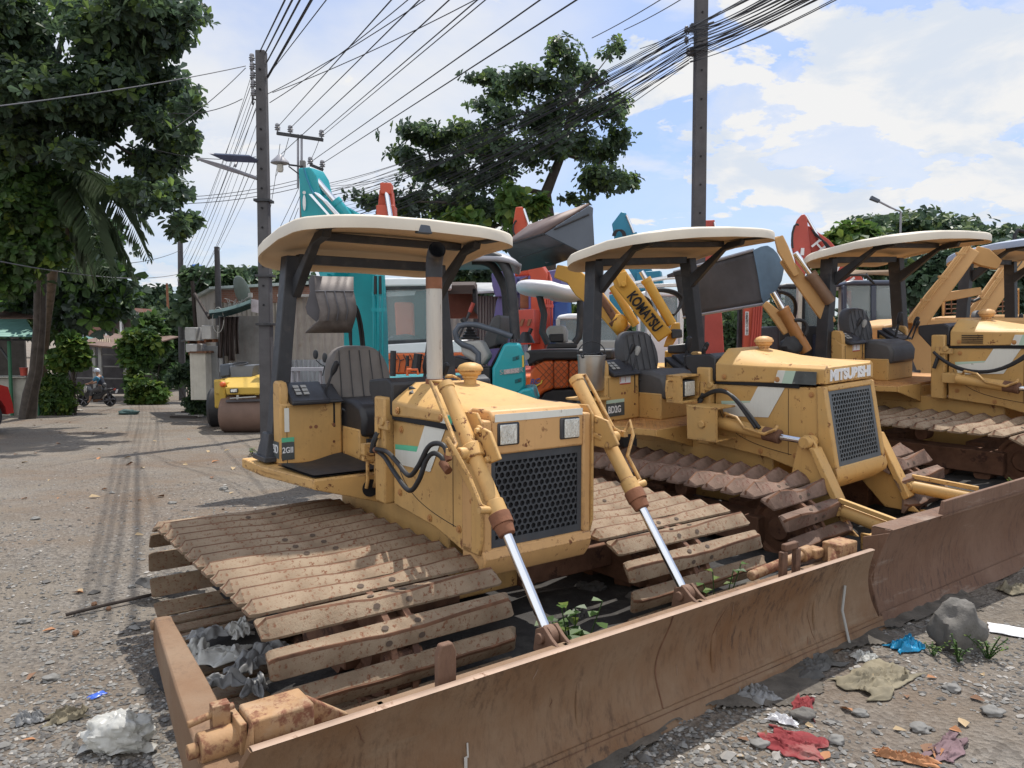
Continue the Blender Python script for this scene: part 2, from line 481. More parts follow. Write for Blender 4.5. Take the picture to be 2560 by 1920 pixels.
def shoe_mesh(name, W, m, seed, hip=.045, apex=.055, dip=.024, xw=.057):
    r = random.Random(seed)
    mb = MB()
    hw = W / 2
    ys = [-hw, -hw + .012, -hw + hip, -hw * .72, -hw * .5, -hw * .3, -hw * .16, 0, hw * .16, hw * .3, hw * .5, hw * .72, hw - hip, hw - .012, hw]
    rings = []
    for i, y in enumerate(ys):
        e = abs(y) / hw
        a = apex - dip * math.exp(-(y / (.36 * hw)) ** 2) + r.uniform(-.003, .003)
        ax = -.010 + .014 * math.exp(-(y / (.40 * hw)) ** 2) + r.uniform(-.003, .003)
        k = 1.0
        b = 0.004
        if i in (0, 14): a, b, k = .010, .004, .86
        elif i in (1, 13): a, b, k = apex * .45, .006, .97
        rings.append([(-xw * k, y, -.008), (-xw * k, y, b), (ax - .010, y, a - .004), (ax - .006, y, a + .002), (ax + .006, y, a), (xw * k, y, b), (xw * k, y, -.008)])
    mb.loft(rings)
    for q in range(len(rings) - 1):
        for j in (2, 3): mb.m[q * 7 + j] = 2
    # pairs of bolt access holes on both slopes
    for yy in (-.075 * W / 1.1, .075 * W / 1.1):
        a = apex - dip * .95
        for sx in (-1, 1):
            if seed % 4 == 3 or (seed % 4 == 1 and sx < 0) or (seed % 4 == 2 and (yy < 0 or sx > 0)): continue      # packed with mud
            x0, z0, x1, z1 = (.004 + sx * .008), a, sx * xw, .004
            cx, cz = x0 + (x1 - x0) * .45, z0 + (z1 - z0) * .45
            t = V((x1 - x0, 0, z1 - z0)).normalized()
            n = V((-t.z, 0, t.x)) * sx
            vs = [V((cx, yy, cz)) + t * (.012 * math.cos(2 * PI * k / 10)) + V((0, .016 * math.sin(2 * PI * k / 10), 0)) + n * .0035 for k in range(10)]
            mb.add(vs, [tuple(range(10))], 1)
    return mb.mesh(name, [m, M_bolt, M_ridge], 30)

def track(root, side, yi, yo, xf, xr, zc, r, n, shoes, m_frame):
    yc, W = side * (yi + yo) / 2, yo - yi
    lin = xf - xr
    per = 2 * lin + 2 * PI * r
    def pos(s, rr):
        s %= per
        if s < lin: return V((xr + s, 0, zc + rr)), 0.0
        s -= lin
        if s < PI * r:
            a = s / r
            return V((xf + rr * math.sin(a), 0, zc + rr * math.cos(a))), a
        s -= PI * r
        if s < lin: return V((xf - s, 0, zc - rr)), PI
        s -= lin
        a = PI + s / r
        return V((xr + rr * math.sin(a), 0, zc + rr * math.cos(a))), a
    mb = MB()
    for i in range(n):                                   # link chain
        p, a = pos(per * (i + .5) / n, r - .028)
        for dy in (-.05, .05):
            mb.box((p.x, yc + dy, p.z), (per / n * 1.02, .028, .05), (0, a, 0))
        p, a = pos(per * i / n, r - .03)
        mb.cyl((p.x, yc - .085, p.z), (p.x, yc + .085, p.z), .02, n=8)
    tr = mb.obj('crawler_track', M_chain, root, smooth=30)
    for i in range(n):
        p, a = pos(per * (i + .37) / n, r)
        o = bpy.data.objects.new('track_shoe', shoes[(i * 7 + (i // 3)) % len(shoes)])
        COL.objects.link(o); o.parent = tr
        o.matrix_local = Matrix.Translation((p.x, yc, p.z)) @ Matrix.Rotation(a, 4, 'Y') @ Matrix.Rotation(rnd.uniform(-.03, .03), 4, 'Y')
    f = MB()
    f.b2((xr + .05, yc - .10, zc - .13), (xf - .12, yc + .10, zc + .06))
    f.b2((xr + .3, yc - side * .10, zc - .05), (xr + .5, side * .2, zc + .09))
    f.b2((xf - .5, yc - side * .10, zc - .05), (xf - .35, side * .2, zc + .09))
    f.obj('track_frame', m_frame, root, .008)
    w = MB()
    T = Matrix.Translation((xf, yc, zc)) @ Matrix.Rotation(PI / 2, 4, 'X')
    w.lathe([(.03, -.06), (.07, -.06), (.09, -.03), (r - .10, -.025), (r - .085, -.045), (r - .06, -.045), (r - .055, .0), (r - .06, .045), (r - .085, .045), (r - .10, .025), (.09, .03), (.07, .06), (.03, .06)], T, 28)
    w.obj('idler_wheel', M_chain, root)
    s = MB()
    prof = []
    for k in range(44):
        a = 2 * PI * k / 44
        rr = r - (.045 if k % 4 in (0, 1) else .09)
        prof.append((xr + rr * math.cos(a), zc + rr * math.sin(a)))
    s.xz(prof, yc - .025, yc + .025)
    s.cyl((xr, yc - .09, zc), (xr, yc + .09, zc), .12, n=20)
    s.obj('sprocket', M_chain, root)
    for i in range(4):
        x = xr + .33 + (lin - .62) * i / 3
        k = MB(); k.cyl((x, yc - .075, zc - r + .125), (x, yc + .075, zc - r + .125), .07, n=16); k.obj('track_roller', M_chain, root)
    k = MB(); k.cyl(((xf + xr) / 2, yc - .06, zc + r - .115), ((xf + xr) / 2, yc + .06, zc + r - .115), .055, n=14)
    k.obj('carrier_roller', M_chain, root)

def honeycomb(w, h, pitch, hole, depth, slant=0.0):
    """perforated plate in the YZ plane (front towards +x)"""
    mb = MB()
    rows = int(h / (pitch * .866)); cols = int(w / pitch)
    y0, z0 = -cols * pitch / 2 + pitch * .25, -rows * pitch * .866 / 2 + pitch * .433
    for j in range(rows):
        for i in range(cols):
            cy, cz = y0 + i * pitch + (pitch / 2 if j % 2 else 0), z0 + j * pitch * .866
            o, q, d = [], [], []
            for k in range(12):
                a = 2 * PI * k / 12 + PI / 6
                R0 = pitch / 2 / math.cos(((k % 2) == 0 and 0 or 0))
                rad = pitch / 2 / .866 if k % 2 == 0 else pitch / 2
                rad = pitch / math.sqrt(3) if k % 2 == 0 else pitch / 2
                o.append((0, cy + rad * math.cos(a), cz + rad * math.sin(a)))
                q.append((0, cy + hole * math.cos(a), cz + hole * math.sin(a)))
                d.append((-depth, cy + hole * math.cos(a), cz + hole * math.sin(a)))
            fs = [(k, (k + 1) % 12, 12 + (k + 1) % 12, 12 + k) for k in range(12)] + [(12 + k, 12 + (k + 1) % 12, 24 + (k + 1) % 12, 24 + k) for k in range(12)]
            mb.add(o + q + d, fs)
    return mb, (cols + .5) * pitch, (rows + .16) * pitch * .866

def canopy(root, hw, m_top, m_under):
    prof = [(-2.95, 2.125), (-2.925, 2.165), (-2.88, 2.205), (-2.80, 2.243), (-2.62, 2.285), (-2.42, 2.314), (-2.22, 2.330), (-2.06, 2.330), (-1.96, 2.322), (-1.88, 2.308)]
    def zf(x):
        for (a, za), (b, zb_) in zip(prof, prof[1:]):
            if x <= b: return za + (zb_ - za) * (x - a) / (b - a)
        return prof[-1][1]
    xc, hx, NA, NK = -2.415, .53, 64, 9
    def P(k, a, dz, shrink=0.0):
        ca, sa = math.cos(a), math.sin(a)
        e = .28 if ca > 0 else .24
        x = xc + (hx - shrink) * k * math.copysign(abs(ca) ** e, ca)
        y = (hw - shrink) * k * math.copysign(abs(sa) ** (e + .04), sa)
        e2 = abs(y / hw)
        x -= .10 * e2 ** 2.5 * max(0, ca) ** .5
        return (x, y, zf(x) - .052 * e2 ** 2.6 + dz)
    mb = MB()
    ks = [0.02, .25, .45, .62, .76, .87, .94, .985, 1.0]
    vs, fs, mi = [], [], []
    for j, k in enumerate(ks): vs += [P(k, 2 * PI * i / NA, -.012 if j == 8 else 0) for i in range(NA)]
    vs += [P(1.0, 2 * PI * i / NA, -.072) for i in range(NA)]
    vs += [P(1.0, 2 * PI * i / NA, -.074, .02) for i in range(NA)]
    for k in ks[::-1][1:]: vs += [P(k, 2 * PI * i / NA, -.055, .02) for i in range(NA)]
    NR = len(vs) // NA
    for j in range(NR - 1):
        for i in range(NA):
            fs.append((j * NA + i, (j + 1) * NA + i, (j + 1) * NA + (i + 1) % NA, j * NA + (i + 1) % NA)); mi.append(0 if j < 9 else 1)
    fs.append(tuple(range(NA))); mi.append(0); fs.append(tuple(range((NR - 1) * NA, NR * NA))[::-1]); mi.append(1)
    mb.add(vs, fs); mb.m = mi
    return mb.obj('canopy', [m_top, m_under], root, 0, smooth=50)

def both(fn):
    for s in (-1, 1): fn(s)

def dozer(label, origin, th, roll=0.0, scale=1.0, zoff=0.0, first=True, group='old yellow bulldozers parked in a row', yi=.30, yo=1.40, shoe_m=None, n=32, top_m=None, rops_t=(.045, .02, 0, 1, 1), yr=0.0, flat=False):
    fr = D1
    root = thing('bulldozer', label, 'bulldozer', (origin[0], origin[1], zoff), 0, group)
    root.rotation_euler = (Matrix.Rotation(-R(th), 3, 'Z') @ Matrix.Rotation(R(roll), 3, 'X')).to_euler()
    root.scale = (scale,) * 3
    YP = M_yel if first else M_yel2
    YF = M_yel_or if first else M_yel2
    W = yo - yi
    shoes = [shoe_mesh('track_shoe', W, shoe_m or M_shoe, k, apex=.042 if first or flat else .078, dip=.014 if first or flat else .045, hip=.03 if first or flat else .10) for k in range(4)]
    for s in (-1, 1):
        track(root, s, yi + (yr if s > 0 else 0), yo + (yr if s > 0 else 0), -.86, -2.46, .30, .26, n, shoes, M_chain)
    # ---- hull under the hood
    b = MB()
    side = [(-.84, .56), (-.84, 1.19), (-1.70, 1.172), (-1.70, .70), (-1.25, .66)]
    b.xz(side, -.325, .325)
    b.xz([(-1.25, .25), (-1.25, .68), (-2.6, .72), (-2.6, .25)], -.24, .24)
    b.obj('engine_hull', YP, root, .008)
    b = MB(); b.b2((-1.69, -.335, 1.178), (-.99, .335, 1.206)); b.obj('hood_gap', M_core, root)
    # ---- hood
    def ring(x, w, zb, ze, p, zt):
        return [(x, -w, zb), (x, -w, ze), (x, -w + .035, ze + .028), (x, -p, zt), (x, p, zt), (x, w - .035, ze + .028), (x, w, ze), (x, w, zb)]
    h = MB()
    nose = -.985 if first else -.80
    st = [ring(nose, .325, 1.205, 1.25 if first else 1.262, .27, 1.292), ring(-1.12, .332, 1.204, 1.258, .24, 1.300), ring(-1.30, .336, 1.203, 1.264, .205, 1.335), ring(-1.50, .34, 1.20, 1.272, .20, 1.362), ring(-1.68, .345, 1.195, 1.280, .20, 1.382)]
    if not first:
        st[0] = ring(nose, .325, 1.215, 1.315, .29, 1.325)
        st[1] = ring(-1.12, .332, 1.208, 1.32, .24, 1.345)
        st[2] = ring(-1.30, .336, 1.205, 1.32, .205, 1.375)
        st[3] = ring(-1.50, .34, 1.20, 1.325, .19, 1.412)
        st[4] = ring(-1.68, .345, 1.195, 1.33, .19, 1.44)
    h.loft(st)
    h.obj('hood', YP, root, .012)
    # cowl behind the hood and pillar
    c = MB()
    c.xz([(-1.69, 1.20), (-1.69, 1.378), (-1.75, 1.405), (-1.98, 1.385), (-1.98, 1.31), (-1.86, 1.18)], -.335, .335)
    c.obj('dashboard_cowl', M_plast, root, .012)
    c = MB()
    both(lambda s: c.b2((-1.84, s * .30, .70), (-1.715, s * .372, 1.30)))
    c.b2((-1.80, -.30, .72), (-1.74, .30, 1.20))
    c.obj('firewall', YP, root, .012)
    bm0 = MB(); bm0.cyl((0, 0, 0), (0, -.010, 0), .0135, n=6); bm0.cyl((0, 0, 0), (0, -.003, 0), .020, n=12)
    bmesh_ = bm0.mesh('bolt', M_deck)
    for (x, y, z) in ((-.90, -.327, 1.14), (-.90, -.327, .86), (-1.02, -.327, .70), (-1.60, -.327, 1.13), (-1.62, -.327, .78), (-1.30, -.327, .70), (-.875, -.327, .66), (-1.15, -.347, 1.235), (-1.60, -.349, 1.235)):
        o = bpy.data.objects.new('bolt', bmesh_); COL.objects.link(o); o.parent = root; o.location = (x, y, z)
    sm_ = MB()
    P_ = bez((-1.66, -.3258, .98), (-1.60, -.3258, .80), (-1.40, -.3258, .74), (-1.05, -.3258, .705), 16)
    sm_.tube(P_, .0022, 4); sm_.obj('panel_seam', M_core, root)
    sm_ = MB(); sm_.tube([(-2.5495, -.62, .84), (-2.5495, -.62, 1.20)], .002, 4); sm_.obj('panel_seam', M_core, root)
    sm_ = MB(); sm_.tube([(-1.075, -.3258, .70), (-1.075, -.3258, 1.17)], .002, 4); sm_.obj('panel_seam', M_core, root)
    # ---- latch
    c = MB(); c.box((-1.70, -.38, 1.15), (.12, .02, .05)); c.box((-1.77, -.385, 1.13), (.04, .02, .12)); c.cyl((-1.70, -.37, 1.17), (-1.70, -.40, 1.17), .025, n=10)
    c.obj('hood_latch', YP, root, .004)
    c = MB(); c.tube([(-1.765, -.385, 1.10), (-1.77, -.41, 1.05), (-1.79, -.41, .99)], .017, 8); c.obj('rubber_catch', M_rubber, root)
    # ---- front mask
    if first:
        f = MB()
        both(lambda s: f.b2((-.985, s * .283, .60), (-.80, s * .335, 1.25)))          # side rails
        f.xz([(-.80, 1.085), (-.80, 1.265), (-.825, 1.293), (-.98, 1.296), (-.98, 1.085)], -.283, .283)
        f.xz([(-.80, .555), (-.785, .60), (-.80, .642), (-.98, .642), (-.98, .50), (-.84, .50)], -.335, .335)
        f.obj('front_mask', YF, root, .010)
        for s in (-1, 1):
            f = MB(); f.prism([(-.815, 0, .62), (-.790, 0, .70), (-.790, 0, 1.24), (-.83, 0, 1.287), (-.97, 0, 1.285), (-1.0, 0, 1.24), (-1.0, 0, 1.0), (-.88, 0, .9), (-.88, 0, .62)], (0, s * .336, 0), (0, s * .350, 0))
            f.obj('side_flange', YP, root, .005)
        for s in (-1, 1):
            l = MB(); l.b2((-.82, s * .255, 1.125), (-.792, s * .125, 1.235)); hl = l.obj('headlight', M_black, root, .010)
            l = MB(); l.b2((-.79, s * .245, 1.133), (-.784, s * .148, 1.227)); l.obj('lens', M_lens, hl, .006)
        f = MB(); f.prism([(0, -.268, 1.240), (0, .275, 1.243), (0, .275, 1.276), (0, -.268, 1.276)], (-.7995, 0, 0), (-.7965, 0, 0))
        f.obj('name_strip', M_white, root)
        w, h_, zc, gx, lean = .566, .443, .864, -.815, 0
        gm = M_grille
    else:
        f = MB()
        both(lambda s: f.xz([(-.86, 1.20), (-.80, 1.20), (-.70, .60), (-.84, .60)], s * .29, s * .34))
        f.xz([(-.86, 1.165), (-.86, 1.205), (-.795, 1.205), (-.79, 1.165)], -.29, .29)
        f.xz([(-.70, .56), (-.69, .60), (-.71, .66), (-.84, .66), (-.88, .50), (-.80, .48)], -.34, .34)
        f.obj('front_mask', YF, root, .010)
        f = MB(); f.xz([(-.796, 1.225), (-.799, 1.312), (-.805, 1.312), (-.805, 1.225)], -.29, .29); f.obj('nose_panel', YF, root, .004)
        text_part('lettering', 'MITSUBISHI', .098, M_gwhite, root, (-.7945, 0, 1.268), (0, 1, 0), (0, 0, 1), .006, width=.545)
        w, h_, zc, gx, lean = .575, .52, .915, -.760, R(9.5)
        gm = M_grille2
    hm, gw, gh = honeycomb(w - .03, h_ - .04, .0345, .0138, .008)
    T = Matrix.Translation((gx, 0, zc)) @ Matrix.Rotation(-lean, 4, 'Y')
    hm.v = [tuple(T @ V(p)) for p in hm.v]
    # frame of the perforated plate
    for lo, hi in (((-.004, -w / 2, gh / 2 - .012), (.001, w / 2, h_ / 2)), ((-.004, -w / 2, -h_ / 2), (.001, w / 2, -gh / 2 + .012)), ((-.004, -w / 2, -gh / 2), (.0012, -gw / 2 + .012, gh / 2)), ((-.004, gw / 2 - .012, -gh / 2), (.0012, w / 2, gh / 2))):
        hm.b2(lo, hi, 0, T)
    gr = hm.obj('radiator_grille', gm, root, smooth=0)
    k = MB(); k.b2((-.023, -w / 2, -h_ / 2), (-.012, w / 2, h_ / 2), 0, T); k.obj('radiator', M_core, root)
    # ---- decals on the side panels
    def poly(name, pts, m, z=(2.2, 3.2)):
        for s in ((-1,) if True else (-1, 1)):
            q = MB(); q.prism([(p[0], 0, p[1]) for p in pts], (0, -.3445 if name == 'hood_stripe' else -.3275, 0), (0, -.3475 if name == 'hood_stripe' else -.3300, 0))
            q.obj(name, m, root, smooth=0)
    def Z(x, y, l):
        p = fr.lat(640 + x / 4.424, 880 + y / 4.424, l); return (p.x, p.z)
    s1, s2 = (M_white, M_green) if first else (M_white, M_pgreen)
    ch = [Z(1868, 805, -.33), Z(2105, 815, -.33), Z(1925, 1325, -.33), Z(1835, 1312, -.33), Z(1768, 1285, -.33), Z(1540, 1235, -.33), Z(1540, 1075, -.33), Z(1775, 1105, -.33)]
    if not first:
        f2 = Frame(52, (3.1, 5.04))
        def Z2(x, y, l):
            p = f2.lat(1480 + x / 2.765, 780 + y / 2.765, l * 1.07) / 1.07; return (p.x, p.z)
        ch = [Z2(1172, 500, -.33), Z2(1362, 500, -.33), Z2(1238, 714, -.33), Z2(935, 704, -.33), Z2(918, 624, -.33), Z2(1112, 612, -.33)]
    poly('side_stripe', ch, s1)
    poly('stripe_edge', [Z2(915, 600, -.33), Z2(1118, 600, -.33), Z2(1112, 611, -.33), Z2(918, 623, -.33)] if not first else [Z(1540, 1020, -.33), Z(1790, 1045, -.33), Z(1775, 1104, -.33), Z(1540, 1074, -.33)], s2)
    ze = 1.21
    xa = [-1.12, -1.075, -1.02, -.99] if first else [-1.14, -1.08, -1.0, -.82]
    up = [(M_white, xa[0], xa[1]), (s2, xa[1], xa[2]), (M_dgrey, xa[2], xa[3])]
    zt = 1.255 if first else 1.30
    for m_, x0, x1 in up:
        poly('hood_stripe', [(x0 - .035, ze), (x1 - .035, ze), (x1 - (.005 if x1 < -.9 else .03), zt), (x0 - .005, zt)], m_)
    # ---- deck
    d = MB()
    d.prism([(-2.0, -.675, 0), (-2.0, .675, 0), (-2.6, .765, 0), (-2.99, .765, 0), (-2.99, -.765, 0), (-2.6, -.765, 0)], (0, 0, .80), (0, 0, .83))
    d.obj('platform', M_deck if not first else YP, root, .004)
    d = MB()
    for s in (-1, 1):
        d.prism([(0, s * .25, .645), (0, s * .25, .826), (0, s * .675, .826), (0, s * .675, .775)], (-2.0, 0, 0), (-1.985, 0, 0))
        d.prism([(-2.0, s * .676, .775), (-2.0, s * .676, .828), (-2.6, s * .767, .828), (-2.99, s * .767, .828), (-2.99, s * .767, .77), (-2.6, s * .767, .77)], (0, 0, 0), (0, -s * .01, 0))
    d.b2((-2.6, -.25, .64), (-1.985, .25, .80))
    d.obj('deck_skirt', YP, root, .004)
    if first:
        g = MB()
        def fm(u, v):
            x = -2.02 - u * .46
            y = -.66 + v * .42
            return (x, y - .05 * u, .838 + .012 * math.sin(6 * v + 2 * u) * u + .03 * u * v)
        g.grid(fm, 9, 9)
        g.grid(lambda u, v: tuple(V(fm(u, v)) + V((0, 0, .012))), 9, 9)
        g.obj('floor_mat', M_rubber, root, smooth=60)
        g = MB(); g.cyl((-1.983, -.33, .745), (-1.979, -.33, .745), .052, n=20); g.obj('lever_opening', M_core, root)
        g = MB(); g.tube([(-1.975, -.36, .75), (-1.955, -.36, .80), (-1.955, -.36, 1.0)], .011, 8); g.tube([(-1.975, -.31, .75), (-1.95, -.31, .80), (-1.95, -.31, 1.0)], .011, 8)
        g.box((-1.955, -.33, .93), (.03, .12, .025)); g.box((-1.955, -.34, .985), (.05, .10, .06))
        g.obj('valve_rods', YP, root)
    else:
        t = MB()
        for i in range(14):
            for j in range(9):
                t.box((-2.03 - i * .036, -.64 + j * .038, .832), (.022, .006, .004), (0, 0, .8 if (i + j) % 2 else -.8))
        t.obj('tread_pattern', M_deck, root, smooth=0)
    # ---- fender boxes
    for s in (-1, 1):
        x = MB()
        x.prism([(-2.55, 0, .83), (-2.55, 0, 1.215), (-2.66, 0, 1.29), (-2.685, 0, 1.28), (-2.685, 0, .83)], (0, s * .25, 0), (0, s * .66, 0))
        x.prism([(-2.555, 0, 1.20), (-2.56, 0, 1.31), (-2.585, 0, 1.35), (-2.66, 0, 1.358), (-2.685, 0, 1.34), (-2.685, 0, 1.20)], (0, s * .6, 0), (0, s * .658, 0))
        fb = x.obj('fender_box', YP, root, .014)
        x = MB(); x.b2((-2.5487, s * .30, 1.05), (-2.5475, s * .312, 1.208)); x.b2((-2.5487, s * .252, 1.02), (-2.5475, s * .256, 1.208)); x.obj('lever_slot', M_core, fb)
        x = MB()
        x.prism([(-2.50, 0, 1.205), (-2.50, 0, 1.232), (-2.55, 0, 1.252), (-2.67, 0, 1.338), (-2.70, 0, 1.342), (-2.70, 0, 1.23)], (0, s * .35, 0), (0, s * .598, 0))
        x.prism([(-2.52, 0, 1.208), (-2.52, 0, 1.226), (-2.60, 0, 1.262), (-2.70, 0, 1.325), (-2.70, 0, 1.23)], (0, s * .25, 0), (0, s * .349, 0))
        cp = x.obj('control_panel', M_plast, root, .012)
        x = MB()
        T = Matrix.Translation((-2.605, s * .50, 1.293)) @ Matrix.Rotation(R(35.6), 4, 'Y')
        for i in range(2):
            for j in range(3):
                x.box((-.035 + j * .034, -.028 + i * .05, .0025), (.024, .036, .003), None, 0, T)
        x.obj('switch', M_lgrey, cp, smooth=0)
        x = MB(); x.cyl((-2.5495, s * .43, 1.06), (-2.547, s * .43, 1.06), .012, n=12); x.cyl((-2.5495, s * .465, 1.06), (-2.547, s * .465, 1.06), .010, n=12); x.cyl((-2.5495, s * .31, 1.065), (-2.547, s * .31, 1.065), .011, n=12); x.cyl((-2.5495, s * .31, .955), (-2.547, s * .31, .955), .009, n=12)
        x.obj('bolt_hole', M_rust, fb)
    if first:
        x = MB(); x.b2((-2.5485, -.655, .865), (-2.546, -.575, .975)); x.obj('model_decal', M_dgrey, root, smooth=0)
        x = MB(); x.b2((-2.5485, -.655, .977), (-2.546, -.575, 1.005)); x.obj('decal_edge', M_green, root, smooth=0)
        text_part('lettering', '2GII', .05, M_gwhite, root, (-2.5455, -.617, .925), (0, 1, 0), (0, 0, 1), .001, width=.068)
        x = MB(); x.prism([(-2.58, 0, .87), (-2.58, 0, .975), (-2.70, 0, .975), (-2.70, 0, .87)], (0, -.662, 0), (0, -.6635, 0)); x.obj('model_decal', M_dgrey, root, smooth=0)
        text_part('lettering', 'BD', .075, M_gwhite, root, (-2.635, -.6645, .925), (1, 0, 0), (0, 0, 1), .001, width=.09)
        x = MB(); x.b2((-2.5485, -.635, 1.04), (-2.546, -.605, 1.19)); x.obj('warning_sticker', M_white, root, smooth=0)
        x = MB(); x.box((-2.30, -.15, 1.02), (.004, .06, .05)); x.box((-2.295, -.15, .97), (.02, .10, .04)); x.obj('seat_latch', M_black, root, .004)
    else:
        x = MB(); x.b2((-2.5485, -.655, .875), (-2.546, -.44, .985)); x.obj('model_decal', M_dgrey, root, smooth=0)
        x = MB(); x.b2((-2.5485, -.655, .987), (-2.546, -.44, 1.015)); x.obj('decal_edge', M_pgreen, root, smooth=0)
        text_part('lettering', 'BD2G', .08, M_gwhite, root, (-2.5455, -.56, .93), (0, 1, 0), (0, 0, 1), .002, width=.15)
        x = MB(); x.b2((-2.5485, -.49, 1.14), (-2.546, -.36, 1.25)); st = x.obj('warning_sticker', M_gwhite, root, smooth=0)
        x = MB(); x.b2((-2.5457, -.49, 1.135), (-2.545, -.36, 1.145)); x.b2((-2.5457, -.485, 1.155), (-2.545, -.478, 1.24)); x.b2((-2.5457, -.425, 1.155), (-2.545, -.421, 1.23)); x.obj('print', M_hred, st, smooth=0)
    # ---- seat
    s_ = MB()
    def back(u, v):
        a = 2 * PI * u
        e = 3.2
        cx, cz = math.cos(a), math.sin(a)
        k = (abs(cx) ** e + abs(cz) ** e) ** (-1 / e)
        y, z = -.03 + .225 * cx * k * (1 - .14 * max(0, cz * k)), .195 * cz * k
        rr = [0, .8, .96, 1, 1, .96, .8, 0][v]
        th_ = [.06, .065, .055, .03, -.03, -.05, -.06, -.06][v]
        rib = .012 * abs(math.sin(y * rr * PI / .155)) if v < 3 else 0
        return (-2.79 + th_ + rib - (z * rr) * .22, y * rr, 1.375 + z * rr)
    vs = [back(i / 40, v) for v in range(8) for i in range(40)]
    s_.add(vs, [(v * 40 + i, v * 40 + (i + 1) % 40, (v + 1) * 40 + (i + 1) % 40, (v + 1) * 40 + i) for v in range(7) for i in range(40)])
    sb = s_.obj('seat_back', M_vinyl if first else M_vinyl2, root, smooth=50)
    x = MB()
    for k in range(-2, 3):
        y = k * .078
        x.tube([(-2.725 - z * .22 + .012, -.03 + y * (1 - .05 * z / .2), 1.375 + z) for z in (-.17, -.09, 0, .09, .165)], .0035, 5)
    x.obj('seam', M_plast, sb)
    s_ = MB(); s_.xz([(-2.28, 1.0), (-2.27, 1.13), (-2.31, 1.20), (-2.44, 1.235), (-2.74, 1.225), (-2.74, 1.02)], -.235, .235)
    s_.obj('seat_cushion', M_plast if first else M_vinyl2, root, .03)
    s_ = MB(); s_.b2((-2.9, -.245, .83), (-2.31, .245, 1.05)); s_.obj('seat_base', YP, root, .01)
    # ---- levers
    def lever(p, q, kn, r=.008, grey=False):
        l = MB(); l.tube([p, q], r, 8); lv = l.obj('control_lever', M_black, root)
        l = MB(); q = V(q); dd = (q - V(p)).normalized(); l.tube([q - dd * .02, q + dd * .02, q + dd * kn, q + dd * (kn + .012)], [r * 1.2, r * 2.4, r * 2.2, r * .8], 10); l.obj('knob', M_lgrey if grey else M_plast, lv)
    lever((-2.66, -.335, 1.24), (-2.61, -.285, 1.40), .07, .009)
    lever((-2.56, -.25, 1.165), (-2.53, -.215, 1.14), .03, .008, True)
    lever((-2.55, .34, 1.22), (-2.52, .36, 1.40), .10, .012)
    lever((-2.45, .40, 1.22), (-2.38, .42, 1.38), .07, .010)
    lever((-2.35, .30, 1.22), (-2.30, .30, 1.36), .05, .008)
    if not first:
        lever((-2.58, -.30, 1.22), (-2.56, -.26, 1.39), .05, .010, True)
    # ---- pre-cleaner and exhaust
    p_ = MB()
    px_, py_ = (-1.55, .09)
    p_.lathe([(.036, 0), (.036, .095), (.044, .10), (.044, .112), (.060, .122), (.064, .132), (.064, .14), (.074, .142), (.074, .155), (.060, .175), (.03, .187), (.0, .19)], Matrix.Translation((px_, py_, 1.30 if first else 1.335)), 24)
    p_.obj('air_pre_cleaner', YP if first else M_yel_or, root, .002)
    if first:
        ex, ey = -1.60, -.115
        e = MB(); e.cyl((ex, ey, 1.36), (ex + .0, ey, 1.945), .044, .044, 24); ep = e.obj('exhaust_pipe', M_galv, root)
        e = MB(); e.cyl((ex, ey, 1.90), (ex, ey, 1.975), .0452, .0455, 24); e.obj('rusted_collar', M_rust, ep)
        e = MB(); e.cyl((ex, ey, 1.33), (ex, ey, 1.40), .052, .050, 24); e.obj('rusted_collar', M_rust, ep)
        e = MB()
        path = [(ex, ey, 1.965), (ex + .003, ey - .001, 2.02), (ex + .018, ey - .006, 2.065), (ex + .045, ey - .015, 2.093), (ex + .085, ey - .028, 2.108)]
        vs = []
        e.tube(path, .0465, 24, cap=False); e.tube(path[::-1], .040, 24, cap=False)
        ee = e.obj('exhaust_elbow', M_black, ep)
        e = MB(); e.box((ex + .01, ey - .05, 1.335), (.16, .14, .02), (0, .2, .3)); e.box((ex + .05, ey - .12, 1.315), (.12, .04, .015), (.2, .3, .6)); e.obj('charred_gasket', M_black, root)
        e = MB(); e.tube([(-1.70, .02, 1.40), (-1.62, .02, 1.41), (-1.59, .05, 1.39)], .008, 8); e.obj('breather_pipe', YP, root)
    # ---- ROPS
    rops = []
    for s in (-1, 1):
        r_ = MB()
        r_.loft([[(-2.75 + a, s * (.68 if i == 0 else .545) + b_, z) for a, b_ in ((-.055, -.045), (.055, -.045), (.055, .045), (-.055, .045))] for i, z in ((0, .83), (1, 2.13))])
        r_.box((-2.75, s * .69, .842), (.24, .18, .035)); r_.loft([[(-2.75 + a * q, s * .683 + b_ * q, z) for a, b_ in ((-.07, -.06), (.07, -.06), (.07, .06), (-.07, .06))] for q, z in ((1.35, .85), (.85, 1.0))])
        r_.prism([(-2.70, 0, 1.86), (-2.70, 0, 1.98), (-2.32, 0, 2.235), (-2.18, 0, 2.25), (-2.20, 0, 2.20), (-2.36, 0, 2.17)], (0, s * .53 - .028, 0), (0, s * .53 + .028, 0))
        rops.append(r_.obj('rollover_post', M_black, root, .006))
    for lo, hi in (((-2.785, -.50, 2.085), (-2.715, .50, 2.145)), ((-2.40, -.50, 2.20), (-2.34, .50, 2.245))):
        r_ = MB(); r_.b2(lo, hi); rops.append(r_.obj('canopy_beam', M_black, root, .004))
    for s in (-1, 1):
        r_ = MB(); r_.b2((-2.2, s * .60, 2.235), (-2.02, s * .53, 2.252)); rops.append(r_.obj('roof_bracket', M_black, root, .004))
    rops.append(canopy(root, .745, top_m or M_cream, M_under))
    if first:
        x = MB(); x.prism([(0, -.05, 2.245), (0, -.032, 2.295), (0, .032, 2.295), (0, .05, 2.245)], (-1.935, 0, 0), (-1.885, 0, 0)); x.obj('lamp_clip', M_bgrey, root, .006)
